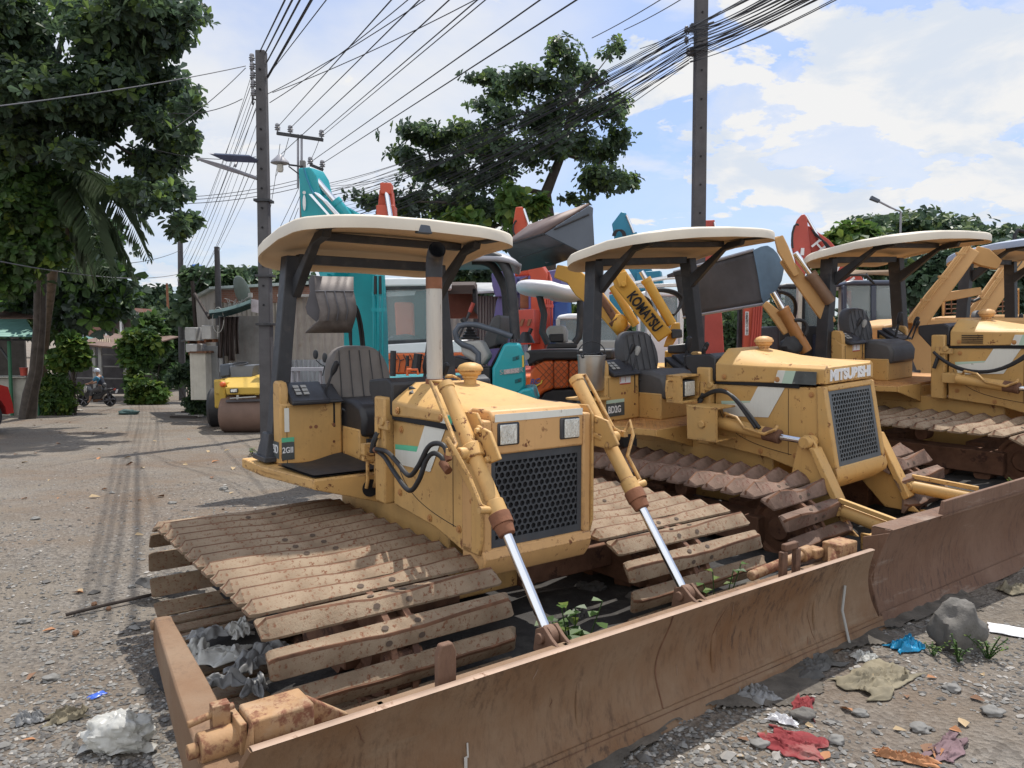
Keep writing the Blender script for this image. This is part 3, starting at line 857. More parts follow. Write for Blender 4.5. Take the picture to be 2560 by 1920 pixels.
    for o in rops:
        o.matrix_local = Matrix.Translation((0, rops_t[0], rops_t[1])) @ Matrix.Translation((-2.75, 0, .83)) @ Matrix.Rotation(R(rops_t[2]), 4, 'X') @ Matrix.Diagonal((rops_t[3], rops_t[3], rops_t[4], 1)) @ Matrix.Translation((2.75, 0, -.83))
    return root

# blade section used by all machines: (x, z) front face from bottom to top
def blade_mb(h, y0b, y1b, y0t, y1t, thick=.03, curve=.075, lean=.02):
    mb = MB()
    NZ = 12
    def fx(t): return -curve * math.sin(PI * min(1, t * 1.02)) ** .9 + lean * t if t < 1 else lean
    def pt(u, t, dx): return (fx(t) + dx, (y0b + (y0t - y0b) * t) * (1 - u) + (y1b + (y1t - y1b) * t) * u, t * h)
    NU = 30
    for dx in (0, -thick):
        mb.grid(lambda u, t: pt(u, t, dx - (0 if dx == 0 else 0)), NU, NZ)
    n = NU * NZ
    fs = []
    for j in range(NZ - 1):
        for i in (0, NU - 1):
            fs.append((i * NZ + j, i * NZ + j + 1, n + i * NZ + j + 1, n + i * NZ + j))
    for i in range(NU - 1):
        for j in (0, NZ - 1):
            fs.append((i * NZ + j, (i + 1) * NZ + j, n + (i + 1) * NZ + j, n + i * NZ + j))
    mb.f += fs; mb.m += [0] * len(fs)
    return mb, fx
# ------------------------------------------------------------------ front bulldozer
def ring_arc(mb, c, r0, r1, h, axis, n=20):
    c = V(c); a = V(axis).normalized()
    mb.cyl(c - a * h / 2, c + a * h / 2, r1, n=n)

d1 = dozer('front yellow bulldozer with two square headlights and an upright silver exhaust pipe', (.6109, 3.0292), 53.5, yr=.14)
b, fx = blade_mb(.50, -1.86, 1.83, -1.67, 1.63, .028, .07, .02)
bl = b.obj('blade', M_blade, d1, smooth=60)
e = MB()
e.grid(lambda u, t: (fx(t * .17) + .010, -1.85 + 3.67 * u, .5 * .17 * t), 30, 4)
e.grid(lambda u, t: (fx(.17) + .010 - .012 * t, -1.85 + 3.67 * u, .5 * .17), 30, 2)
e.grid(lambda u, t: (fx(.135) + .013, -1.85 + 3.67 * u, .5 * .135 + .0035 * t), 30, 2, 1)
e.obj('cutting_edge', [M_blade, M_chain], bl, smooth=60)
e = MB()
e.grid(lambda u, t: (.024 - .034 * t, -1.665 + 3.29 * u, .5035 + .004 * math.sin(PI * t)), 30, 4)
e.obj('worn_top_edge', M_edge, bl, smooth=60)
r7 = random.Random(5)
e = MB()
for (u, z0, ln) in ((-.92, .16, .09),):
    e.box((fx((z0) / .5) + .003, u, z0), (.003, .012, ln), (.12, .18, 0)); e.box((fx((z0 + .06) / .5) + .003, u + .012, z0 + .05), (.003, .006, .07), (.1, .1, 0))
e.obj('bare_scratch', M_chip, bl, smooth=0)
e = MB(); e.tube([(fx(t) + .0015, .04 + .012 * math.sin(9 * t), t * .5) for t in [i / 12 for i in range(13)]], .0035, 5); e.obj('weld_seam', M_chain, bl)
for k in range(16):
    u, z0 = r7.uniform(-1.5, 1.55), r7.uniform(.10, .46); a = r7.uniform(-.5, .5); ln = r7.uniform(.03, .16)
    e = MB(); pts = [(fx((z0 + ln * (i / 4 - .5) * math.cos(a)) / .5) + .0012, u + ln * (i / 4 - .5) * math.sin(a) + r7.uniform(-.003, .003), z0 + ln * (i / 4 - .5) * math.cos(a)) for i in range(5)]
    if max(p[2] for p in pts) < .49: e.tube(pts, [.0006, .0016, .002, .0014, .0005], 5); e.obj('gouge', M_edge if k % 3 else M_chain, bl)
e = MB(); e.tube([(fx(.1) + .03, 1.43, .03), (fx(.4) + .02, 1.43, .2), (fx(.62) + .016, 1.445, .33)], .007, 6); e.obj('leaning_rod', M_lgrey, bl)
# back stiffeners, lugs and corner brackets
e = MB()
e.b2((-.16, -1.6, .05), (-.09, 1.58, .13)); e.b2((-.16, -1.6, .36), (-.06, 1.58, .44))
for y in (-1.2, -.4, .4, 1.2): e.b2((-.15, y - .015, .05), (-.05, y + .015, .44))
e.obj('stiffener', M_blade, bl, .006)
for y, slot in ((-.985, False), (1.0, True)):
    e = MB()
    if not slot:
        e.prism([(0, y - .036, .34), (0, y - .036, .58), (0, y - .022, .61), (0, y + .022, .61), (0, y + .036, .58), (0, y + .036, .34)], (-.09, 0, 0), (-.06, 0, 0))
    else:
        for a, c in (((y - .075, .34), (y - .035, .59)), ((y + .035, .34), (y + .075, .59)), ((y - .035, .34), (y + .035, .41)), ((y - .055, .59), (y + .055, .625))):
            e.b2((-.09, a[0], a[1]), (-.06, c[0], c[1]))
    e.obj('lug', M_blade2, bl, .006)
e = MB()
e.b2((-.17, -1.645, .40), (-.04, -1.46, .555)); e.prism([(-.10, 0, .42), (-.02, 0, .57), (-.02, 0, .42)], (0, -1.66, 0), (0, -1.645, 0))
e.prism([(0, -1.46, .55), (0, -1.46, .45), (0, -1.32, .45)], (-.13, 0, 0), (-.10, 0, 0))
e.obj('corner_bracket', M_brkt, bl, .008)
e = MB(); e.cyl((-.13, -1.77, .475), (-.13, -1.645, .475), .045, n=24); e.cyl((-.13, -1.80, .475), (-.13, -1.77, .475), .022, n=14); e.box((-.16, -1.70, .54), (.04, .05, .08)); e.tube([(-.16, -1.79, .54), (-.16, -1.66, .56)], .011, 8); e.box((-.13, -1.66, .475), (.12, .02, .13))
e.obj('tilt_pivot', M_brkt, bl, .003)
e = MB()
e.b2((-.16, 1.42, .42), (-.05, 1.585, .545)); e.prism([(-.13, 1.42, .53), (-.09, 1.42, .53), (-.02, 1.34, .43), (-.08, 1.34, .43)], (0, 0, 0), (0, .04, 0))
e.cyl((-.20, 1.36, .485), (-.20, .86, .45), .026, n=16); e.cyl((-.20, 1.37, .485), (-.20, 1.29, .48), .040, n=16); e.b2((-.22, 1.34, .46), (-.14, 1.43, .51))
e.obj('corner_bracket', M_brkt, bl, .008)
# push arm at the near end of the blade
e = MB()
e.loft([[(-1.36, -1.645, .33), (-1.36, -1.585, .33), (-1.36, -1.585, .45), (-1.36, -1.645, .45)], [(-1.30, -1.65, .31), (-1.30, -1.585, .31), (-1.30, -1.585, .465), (-1.30, -1.65, .465)],
        [(-.6, -1.725, .25), (-.6, -1.62, .25), (-.6, -1.62, .46), (-.6, -1.725, .46)], [(-.02, -1.78, .2), (-.02, -1.66, .2), (-.02, -1.66, .45), (-.02, -1.78, .45)]])
e.cyl((-1.33, -1.66, .43), (-1.33, -1.575, .43), .022, n=12)
e.obj('push_arm', M_blade, d1, .008)
# lift cylinders
for s in (-1, 1):
    y = s * .41
    P0, P1, P2 = V((-1.0, y, 1.405)), V((-.535, y, .83)), V((-.225, y, .445))
    dd = (P1 - P0).normalized()
    c = MB()
    c.cyl(P0, P1, .035, n=24); c.cyl(P0 - dd * .012, P0 + dd * .02, .039, n=24)
    c.cyl(P1 - dd * .115, P1, .043, n=24)
    lc = c.obj('lift_cylinder', YP_ if False else M_yel, d1, .002)
    c = MB(); c.cyl(P1 - dd * .055, P1 + dd * .0, .049, n=24); c.cyl(P1, P1 + dd * .045, .044, .037, n=24); c.obj('gland_nut', M_rust, lc, .003)
    c = MB(); c.cyl(P1, P2, .0215, n=20); c.obj('chrome_rod', M_chrome, lc)
    c = MB()
    for k in (-.03, .03):
        c.prism([(-.28, 0, .38), (-.265, 0, .47), (-.215, 0, .495), (-.17, 0, .46), (-.05, 0, .40), (-.05, 0, .36)], (0, y + k - .008, 0), (0, y + k + .008, 0))
    c.cyl((-.225, y - .055, .445), (-.225, y + .055, .445), .022, n=14); c.cyl((-.225, y - .018, .445), (-.225, y + .018, .445), .045, n=18)
    c.obj('rod_clevis', M_blade2, lc, .003)
    c = MB()
    T0 = P0 + (P1 - P0) * .50
    c.cyl(T0 - dd * .035, T0 + dd * .035, .048, n=20)
    c.box(T0 + V((-.03, -s * .03, .02)), (.12, .07, .025), (0, .3, 0))
    c.cyl(T0 + V((0, s * .08, 0)), T0 - V((0, s * .05, 0)), .028, n=14)
    c.prism([(-.87, 0, 1.08), (-.70, 0, 1.07), (-.62, 0, 1.10), (-.70, 0, 1.215), (-.80, 0, 1.235)], (0, y - s * .058, 0), (0, y - s * .040, 0))
    for q in ((-.845, 1.10), (-.70, 1.09), (-.78, 1.21)): c.cyl((q[0], y - s * .06, q[1]), (q[0], y - s * .02, q[1]), .016, n=8)
    c.obj('cylinder_yoke', M_yel, lc, .005)
    c = MB()
    o_ = V((0, s * .075, .01))
    pts = [P0 + V((.0, s * .02, .02)), P0 + o_ + dd * .01 + V((-.02, 0, .02)), P0 + o_ + dd * .08, P0 + o_ + dd * .20, P0 + o_ + dd * .33, P0 + o_ * 1.5 + dd * .37]
    c.tube(pts, .010, 8)
    pts = [P0 + o_ * 1.6 + dd * .38, P0 + o_ * 2.0 + dd * .36 + V((.03, 0, .05)), P0 + o_ * 1.7 + dd * .43 + V((.03, 0, .04)), P0 + o_ + dd * .5, P0 + o_ + dd * .64, P0 + V((0, s * .03, 0)) + dd * .66]
    c.tube(pts, .010, 8)
    c.box(P0 + o_ * 1.55 + dd * .375, (.05, .03, .03)); c.cyl(P0 + dd * .665, P0 + o_ * 1.25 + dd * .665, .017, n=10)
    c.obj('hydraulic_pipe', M_yel, lc)
def dl(x, y, l): return D1.lat(640 + x / 4.424, 880 + y / 4.424, l)
h = MB()
for a in ([(1330, 1085, -.40), (1420, 1160, -.42), (1530, 1330, -.46), (1690, 1530, -.50), (1800, 1420, -.50), (1880, 1200, -.48), (1960, 1120, -.46), (2050, 1160, -.45), (2080, 1240, -.45)],
          [(1330, 1075, -.42), (1450, 1105, -.44), (1560, 1220, -.48), (1690, 1365, -.50), (1790, 1270, -.50), (1900, 1060, -.48), (1990, 1010, -.46), (2080, 1040, -.45), (2120, 1150, -.45)]):
    pts = [dl(*q) for q in a]
    sp = []
    for i in range(len(pts) - 1):
        p0, p1, p2, p3 = pts[max(0, i - 1)], pts[i], pts[i + 1], pts[min(len(pts) - 1, i + 2)]
        for k in range(6):
            t = k / 6
            sp.append(.5 * ((2 * p1) + (p2 - p0) * t + (2 * p0 - 5 * p1 + 4 * p2 - p3) * t * t + (-p0 + 3 * p1 - 3 * p2 + p3) * t ** 3))
    sp.append(pts[-1])
    h.tube(sp, .0125, 10)
h.obj('hydraulic_hose', M_rubber, d1)
h = MB(); h.cyl(dl(2060, 1220, -.45), dl(2130, 1320, -.45), .02, n=10); h.cyl(dl(2110, 1120, -.45), dl(2135, 1200, -.45), .016, n=10); h.cyl(dl(1290, 1070, -.39), dl(1350, 1090, -.41), .018, n=10)
h.obj('hose_fitting', M_rust, d1)

# ------------------------------------------------------------------ second bulldozer
S2 = 1.07
D2 = Frame(52, (3.1, 5.04))
d2 = dozer('second yellow bulldozer with a white lettered nose and a tall bare honeycomb grille', (3.1, 5.04), 52, 2.2, S2, 0.0, False, yi=.38, yo=1.08, shoe_m=M_shoe2, rops_t=(.10, .05, 2.2, 1.12, 1.02))
def z2(x, y, l):
    p = D2.lat(1480 + x / 2.765, 780 + y / 2.765, l * S2)
    return p / S2
def inclined_blade(root, m, y0, y1, h=.55, xo=.12, zo=0.0, ext=True):
    b, fx = blade_mb(h, y0, y1, y0 - .0, y1, .03, .07, .02)
    b.v = [(p[0] + xo, p[1], p[2] + zo) for p in b.v]
    bl = b.obj('blade', m, root, smooth=60)
    e = MB()
    e.grid(lambda u, t: (xo + .03 - .11 * t, y0 + .01 + (y1 - y0 - .02) * u, zo + h + .003 + .002 * t), 20, 3)
    e.b2((xo - .085, y0 + .01, zo + h - .05), (xo - .012, y1 - .01, zo + h))
    e.obj('top_flange', M_blade2, bl, smooth=30)
    e = MB(); e.prism([(0, y0 + .55, zo + h - .02), (0, y0 + .59, zo + h + .075), (0, y1 - .1, zo + h + .085), (0, y1 - .1, zo + h - .02)], (xo + .0, 0, 0), (xo + .022, 0, 0))
    e.obj('raised_lip', m, bl, .004)
    e = MB(); e.xz([(xo + .02, zo + h - .01), (xo - .12, zo + h - .06), (xo - .12, zo + .05), (xo + .0, zo + .02), (xo - .07, zo + h * .5)], y0 - .012, y0 + .004)
    e.obj('end_plate', m, bl, .003)
    e = MB(); e.grid(lambda u, t: (xo + .006 - .012 * t if False else xo + fx(.16 * t) + .009, y0 + .02 + (y1 - y0 - .04) * u, zo + h * .16 * t), 20, 4); e.obj('cutting_edge', m, bl, smooth=60)
    return bl
bl2 = inclined_blade(d2, M_blade2, -1.285, 1.30, .535, .11)
bl2.rotation_euler = (R(-2.2), 0, R(-1.5))

def frame2(root, near_only=False, brk=True):
    for s in (-1, 1):
        if s > 0 and near_only: continue
        a = MB()
        y = s * .43
        a.xz([(-1.0, .50), (-.93, .83), (-.885, .875), (-.84, .875), (-.80, .82), (-.66, .45), (-.56, .30), (-.50, .25), (-.75, .25)], y - .012, y + .012)
        a.xz([(-.83, .80), (-.79, .80), (-.56, .36), (-.60, .33)], y - .05, y + .05)
        a.cyl((-.86, y - .06, .83), (-.86, y + .06, .83), .042, n=18)
        a.prism([(-.5, s * .42, 0), (-.05, s * .30, 0), (0.0, s * .30, 0), (-.3, s * .46, 0)], (0, 0, .2), (0, 0, .28))
        a.obj('lift_frame', M_yel2, root, .006)
        c = MB()
        P0, P1, P2 = V((-1.56, s * .47, .905)), V((-1.09, s * .455, .85)), V((-.87, s * .44, .835))
        dd = (P1 - P0).normalized()
        c.cyl(P0, P1, .047, n=20)
        lc = c.obj('lift_cylinder', M_yel2, root, .002)
        c = MB(); c.cyl(P1 - dd * .09, P1, .0485, n=20); c.cyl(P1, P1 + dd * .03, .05, n=20); c.obj('gland_nut', M_chain, lc, .002)
        c = MB(); c.cyl(P1, P2, .023, n=18); c.obj('chrome_rod', M_chrome, lc)
        c = MB(); c.tube([P0 + V((.05, s * .0, .05)), P0 + V((.07, s * .02, .075)), P0 + V((.18, s * .03, .055)), P0 + V((.26, s * .05, -.01)), P0 + V((.42, s * .05, -.04)), P0 + V((.50, s * .04, 0.0)), P0 + V((.5, s * .01, .02))], .012, 8)
        c.obj('hydraulic_pipe', M_yel2, lc)
        k = MB()
        k.b2((-1.75, s * .37, .78), (-1.72, s * .60, 1.03)); k.b2((-1.75, s * .585, .78), (-1.48, s * .605, 1.03)); k.b2((-1.75, s * .37, 1.015), (-1.48, s * .605, 1.03)); k.b2((-1.75, s * .37, .775), (-1.48, s * .605, .79))
        k.cyl((-1.61, s * .56, .90), (-1.61, s * .62, .90), .028, n=14)
        if not brk: k = MB(); k.b2((-1.7, s * .33, .86), (-1.55, s * .46, .95))
        k.obj('cylinder_bracket', M_yel2, root, .006)
        g = MB()
        Q0, Q1 = V((-.60, s * .48, .42)), V((-.02, s * .62, .36))
        g.cyl(Q0, Q0 + (Q1 - Q0) * .82, .045, n=20); g.cyl(Q0 + (Q1 - Q0) * .82, Q1, .026, n=14)
        g.box(Q0 + (Q1 - Q0) * .36 + V((0, s * .02, .07)), (.42, .03, .03), (0, .1, s * .22)); g.cyl(Q0 - V((0, .05, 0)), Q0 + V((0, .05, 0)), .035, n=14)
        g.box(Q1 + V((-.03, 0, .03)), (.08, .08, .12))
        g.obj('angle_cylinder', M_yel2, root, .004)
    g = MB(); g.prism([(-.5, -.42, 0), (-.5, .42, 0), (-.05, .16, 0), (-.05, -.16, 0)], (0, 0, .16), (0, 0, .25)); g.obj('c_frame', M_yel2, root, .01)
frame2(d2)
# hoses over the hood side
h = MB()
for k in (0, 1):
    pts = bez((-1.80, -.40, 1.05), (-1.50, -.46, 1.24 - .02 * k), (-1.42 + .03 * k, -.50, 1.12), (-1.22 + .03 * k, -.50, .90), 14)
    h.tube(pts, .0135, 10)
h.obj('hydraulic_hose', M_rubber, d2)
# work lamp on its bracket and the pail on the rear corner
w = MB()
w.b2((-1.95, -.60, 1.04), (-1.935, -.38, 1.25)); w.b2((-1.95, -.60, 1.235), (-1.80, -.38, 1.25)); w.b2((-1.95, -.60, 1.04), (-1.80, -.585, 1.25)); w.b2((-1.95, -.395, 1.04), (-1.80, -.38, 1.25)); w.b2((-1.95, -.60, 1.04), (-1.80, -.38, 1.055))
w.tube([(-1.90, -.60, 1.21), (-1.90, -.65, 1.21), (-1.90, -.66, 1.15), (-1.90, -.65, 1.08), (-1.90, -.60, 1.08)], .009, 8)
w.cyl((-1.88, -.38, 1.14), (-1.82, -.33, 1.14), .028, n=14)
wl = w.obj('work_lamp', M_yel2, d2, .006)
w = MB(); w.b2((-1.92, -.555, 1.08), (-1.815, -.42, 1.21)); w.obj('lamp_body', M_black, wl, .01)
w = MB(); w.b2((-1.816, -.545, 1.09), (-1.808, -.43, 1.20)); w.obj('lens', M_lens, wl, .012)
P = D2.w((-2.64 * S2, -.775 * S2, 1.12))
w = MB(); w.b2((-2.79, -.89, 1.03), (-2.49, -.655, 1.048)); w.prism([(-2.66, 0, .84), (-2.62, 0, .84), (-2.62, 0, 1.03), (-2.66, 0, 1.03)], (0, -.70, 0), (0, -.66, 0)); w.obj('side_shelf', M_yel2, d2, .004)
pail = thing('steel_pail', 'shiny steel pail of tangled cable on the rear corner of the second bulldozer', 'pail', (P.x, P.y, 1.15))
q = MB(); q.lathe([(.10, 0), (.112, .02), (.125, .30), (.13, .305), (.13, .315), (.118, .312), (.105, .03), (.0, .03)], None, 28); q.obj('body', mat('dull_steel', (.52, .52, .50), .32, metal=.9, var=.12, scale=4), pail)
q = MB(); q.tube(arc((0, 0, .31), .125, 10, 170, 14, (0, 2)), .006, 6); q.obj('handle', M_black, pail)
q = MB()
for k in range(4): q.tube([V((.10 * math.cos(a + k), .10 * math.sin(a * 1.3 + k), .31 + .02 * math.sin(3 * a + k))) for a in [i * .35 for i in range(16)]], .007, 6)
q.obj('cable', M_black, pail)

# ------------------------------------------------------------------ third bulldozer
o3 = (5.75, 6.35)
D3 = Frame(54, o3)
d3 = dozer('third yellow bulldozer at the right with louvred hood and torn grey seat', o3, 54, 2.6, 1.07, 0.27, False, yi=.36, yo=1.34, flat=True, shoe_m=M_shoe, rops_t=(.10, -.04, 1.0, 1.2, 1.0))
bl3 = inclined_blade(d3, M_blade2, -1.3, 1.3, .535, .11)
frame2(d3, brk=False)
h = MB()
for k in (0, 1):
    h.tube(bez((-1.80, -.40, 1.14), (-1.55, -.46, .93 - .02 * k), (-1.2, -.50, .9), (-.95 + .03 * k, -.48, 1.2), 14), .0135, 10)
h.obj('hydraulic_hose', M_rubber, d3)
h = MB()
for i in range(5): h.b2((-1.58, -.3475, 1.222 + .017 * i), (-1.40, -.343, 1.230 + .017 * i))
h.obj('louvre', M_core, d3, smooth=0)

# ------------------------------------------------------------------ fourth machine, only its roof comes into view
M_bgroof = mat('faded_blue_grey_roof', (.27, .32, .42), .55, var=.1, scale=2)
d4 = dozer('bulldozer under a faded blue-grey roof at the far right edge', (8.35, 8.2), 54, 1.5, 1.07, .3, False, yi=.36, yo=.95, shoe_m=M_shoe, top_m=M_bgroof, rops_t=(0, 0, 0, 1.15, 1.06))
inclined_blade(d4, M_blade2, -1.3, 1.3, .535, .11)
frame2(d4)
# ------------------------------------------------------------------ ground
def ground_mat():
    m = bpy.data.materials.new('gravel_ground'); m.use_nodes = True
    nt = m.node_tree; N, L = nt.nodes, nt.links
    b = N['Principled BSDF']
    tc = N.new('ShaderNodeTexCoord'); P = tc.outputs['Object']
    def noise(sc, det=4, ro=.6):
        n = N.new('ShaderNodeTexNoise'); n.inputs['Scale'].default_value = sc; n.inputs['Detail'].default_value = det; n.inputs['Roughness'].default_value = ro; L.new(P, n.inputs['Vector']); return n.outputs['Fac']
    def vor(sc):
        n = N.new('ShaderNodeTexVoronoi'); n.inputs['Scale'].default_value = sc; L.new(P, n.inputs['Vector']); return n
    def rng(f, a, bb):
        n = N.new('ShaderNodeMapRange'); n.inputs['From Min'].default_value = a; n.inputs['From Max'].default_value = bb; L.new(f, n.inputs['Value']); return n.outputs['Result']
    def mix(f, a, bb, mode='MIX'):
        x = N.new('ShaderNodeMix'); x.data_type = 'RGBA'; x.blend_type = mode
        if isinstance(f, float): x.inputs[0].default_value = f
        else: L.new(f, x.inputs[0])
        for k, c in ((6, a), (7, bb)):
            if isinstance(c, tuple): x.inputs[k].default_value = (*c, 1)
            else: L.new(c, x.inputs[k])
        return x.outputs[2]
    c = mix(rng(noise(.8, 6, .65), .35, .65), (.182, .152, .120), (.245, .215, .180))
    c = mix(rng(noise(.33, 5, .6), .46, .62), c, (.18, .132, .095))
    v1, v2 = vor(46), vor(75)
    sepc = N.new('ShaderNodeSeparateColor'); L.new(v1.outputs['Color'], sepc.inputs[0])
    st = mix(sepc.outputs[0], (.075, .070, .066), (.285, .262, .235))
    grav = rng(noise(1.7, 6, .7), .36, .60)
    mm = N.new('ShaderNodeMath'); mm.operation = 'MULTIPLY'; L.new(grav, mm.inputs[0]); mm.inputs[1].default_value = .62
    c = mix(mm.outputs[0], c, st)
    c = mix(rng(noise(9, 6, .75), .62, .72), c, (.10, .078, .06))
    L.new(c, b.inputs['Base Color']); b.inputs['Roughness'].default_value = .95; b.inputs['Specular IOR Level'].default_value = .2
    bp = N.new('ShaderNodeBump'); bp.inputs['Distance'].default_value = .026; bp.inputs['Strength'].default_value = .8
    ad = N.new('ShaderNodeMath'); ad.operation = 'ADD'
    L.new(v1.outputs['Distance'], ad.inputs[0]); L.new(noise(55, 6, .7), ad.inputs[1])
    L.new(ad.outputs[0], bp.inputs['Height']); L.new(bp.outputs['Normal'], b.inputs['Normal'])
    return m
M_ground = ground_mat()
g = MB()
def axis(lo, hi, fine, a, b):
    out = []
    x = lo
    while x < hi:
        out.append(x)
        d = 0 if a <= x <= b else min(abs(x - a), abs(x - b))
        x += fine + d * .18
    return out + [hi]
xs, ys = axis(-900, 900, .11, -5, 6), axis(-60, 1500, .11, 1, 12)
nx, ny = len(xs), len(ys)
g.add([(x, y, gz(x, y)) for x in xs for y in ys], [(i * ny + j, (i + 1) * ny + j, (i + 1) * ny + j + 1, i * ny + j + 1) for i in range(nx - 1) for j in range(ny - 1)])
go = g.obj('ground', M_ground, smooth=180)
tag(go, kind='structure')
# oily earth with shade painted in, under the parked machines
# ------------------------------------------------------------------ helpers for things surveyed in place
def part(root, mb, name, mats, bevel=0, smooth=38, parent=None):
    l = root.location
    if parent is not None and parent is not root:
        pass
    mb.v = [(p[0] - l.x, p[1] - l.y, p[2] - l.z) for p in mb.v]
    return mb.obj(name, mats, parent or root, bevel, smooth)
def slab(mb, pts, hs, t, side, mi=0):
    side = V(side).normalized()
    pts = [V(p) for p in pts]
    ts = t if isinstance(t, (list, tuple)) else [t] * len(pts)
    rings = []
    for i, p in enumerate(pts):
        T = (pts[min(len(pts) - 1, i + 1)] - pts[max(0, i - 1)]).normalized()
        up = side.cross(T).normalized()
        h, w = hs[i] / 2, ts[i] / 2
        rings.append([p - up * h - side * w, p + up * h - side * w, p + up * h + side * w, p - up * h + side * w])
    mb.loft(rings, mi)
def px(mb, pts, W, mi=0):
    """polygon given in survey directions [(x, y, Y)...], thickened by world vector W"""
    mb.prism([at(*p) for p in pts], (0, 0, 0), W, mi)
def gnd(x, y):
    return V((x, y, gz(x, y)))
def corrug(mb, A, B, up, n, amp, mi=0):
    """corrugated sheet from A to B (bottom edge), rising by up"""
    A, B, up = V(A), V(B), V(up)
    nrm = (B - A).cross(up).normalized()
    k = n * 4
    vs = []
    for i in range(k + 1):
        p = A + (B - A) * (i / k) + nrm * (amp * math.sin(2 * PI * i / 4))
        vs += [p, p + up]
    mb.add(vs, [(2 * i, 2 * i + 2, 2 * i + 3, 2 * i + 1) for i in range(k)], mi)

# ------------------------------------------------------------------ utility poles
def pole(label, top, base, wt, wb, m, sq=True, holes=True):
    root = thing('utility_pole', label, 'utility pole', base, 0)
    mb = MB()
    n = 4 if sq else 14
    a0 = PI / 4
    rings = []
    for p, w in ((base + V((0, 0, -.5)), wb), (base + (top - base) * .5, (wt + wb) / 2), (top, wt)):
        rr = w / 2 * (math.sqrt(2) if sq else 1)
        rings.append([p + V((rr * math.cos(a0 + 2 * PI * k / n), rr * math.sin(a0 + 2 * PI * k / n), 0)) for k in range(n)])
    mb.loft(rings)
    part(root, mb, 'shaft', m, .02 if sq else 0)
    if holes:
        mb = MB()
        for k in range(14):
            q = base + (top - base) * (.3 + .05 * k)
            mb.cyl(q + V((0, -wb / 2 - .004, 0)), q + V((0, -wb / 2 + .03, 0)), .02, n=10)
        part(root, mb, 'climbing_hole', M_core)
    return root
def insulator(root, p, s=1.0):
    mb = MB()
    mb.lathe([(.02, 0), (.02, .06), (.07, .07), (.04, .10), (.075, .12), (.045, .15), (.06, .17), (.05, .21), (.02, .23)], Matrix.Translation(p) @ Matrix.Scale(s, 4), 12)
    part(root, mb, 'insulator', M_insul)
YA = 15.0
pa_t, pa_b = at(653, 128, YA), at(668, 1005, YA)
pa_b.z = gz(pa_b.x, pa_b.y)
PA = pole('tall square concrete pole with a rack of spools on its left side', pa_t, pa_b, .185, .245, M_conc2)
for k in range(5):
    p = at(630 + k * 1.0, 158 + k * 22, YA - .05)
    insulator(PA, p, .8)
mb = MB(); mb.tube([at(627, 150, YA), at(632, 262, YA)], .018, 6)
for k in range(5): mb.tube([at(629 + k, 160 + k * 22, YA), at(645, 162 + k * 22, YA)], .015, 6)
part(PA, mb, 'spool_rack', M_black)
mb = MB(); 
for q_ in (pa_b + (pa_t - pa_b) * .62, pa_b + (pa_t - pa_b) * .30, at(664, 690, YA)):
    mb = MB(); mb.box(q_, (.31, .31, .05)); part(PA, mb, 'steel_band', M_black, .004)
# solar street light on that pole
sl = thing('street_light', 'flat solar street light with twin panels on the left side of the tall concrete pole', 'street light', at(645, 447, YA))
mb = MB(); mb.tube([at(648, 448, YA), at(590, 428, YA - .5)], .035, 10); mb.tube([at(588, 415, YA - .45), at(594, 398, YA - .2)], .03, 8); part(sl, mb, 'arm', M_lamp)
mb = MB(); slab(mb, [at(604, 433, YA - .4), at(560, 418, YA - .8), at(508, 401, YA - 1.2)], [.07, .09, .05], .30, V((.35, 1, 0))); part(sl, mb, 'lamp_head', M_lamp, .01)
mb = MB(); slab(mb, [at(643, 398, YA - .1), at(543, 393, YA - .9)], [.05, .05], .45, V((.35, 1, -.1))); part(sl, mb, 'solar_panel', mat('solar_panel', (.09, .10, .15), .25), .006)
# pole with cross arms
YB = 30.0
pb_t, pb_b = at(757, 336, YB), at(759, 985, YB)
pb_b.z = gz(pb_b.x, pb_b.y)
pb_m = at(757, 402, YB)
PB = pole('slim concrete pole with two steel cross arms behind the turquoise boom', pb_m, pb_b, .20, .26, M_conc, holes=False)
mb = MB()
for x in (745, 754): mb.tube([at(x, 336, YB), at(x, 470, YB)], .045, 6)
part(PB, mb, 'steel_riser', M_lamp)
mb = MB(); slab(mb, [at(692, 333, YB), at(808, 350, YB)], [.12, .12], .12, V((0, 1, 0))); slab(mb, [at(776, 412, YB), at(808, 425, YB)], [.11, .11], .1, V((0, 1, 0))); part(PB, mb, 'cross_arm', M_black, .01)
for q in ((694, 332), (726, 337), (804, 348), (776, 416), (806, 424)): insulator(PB, at(*q, YB), 1.6)
bl_ = thing('bell_lamp', 'old bell-shaped street lamp on an arm in front of the slim pole', 'street lamp', at(700, 405, YB - .6))
mb = MB(); mb.lathe([(.05, .32), (.10, .30), (.16, .22), (.33, .06), (.35, 0), (.30, -.02)], Matrix.Translation(at(700, 408, YB - .6)), 20); part(bl_, mb, 'shade', M_lamp)
mb = MB(); mb.lathe([(.12, 0), (.13, -.20), (.10, -.28), (.02, -.30)], Matrix.Translation(at(700, 411, YB - .6)), 16); part(bl_, mb, 'bulb_glass', mat('frosted_glass', (.55, .52, .46), .3))
mb = MB(); mb.tube([at(722, 412, YB - .6), at(756, 416, YB - .1)], .035, 8); mb.tube([at(722, 416, YB - .6), at(756, 442, YB - .1)], .025, 8); part(bl_, mb, 'arm', M_black)
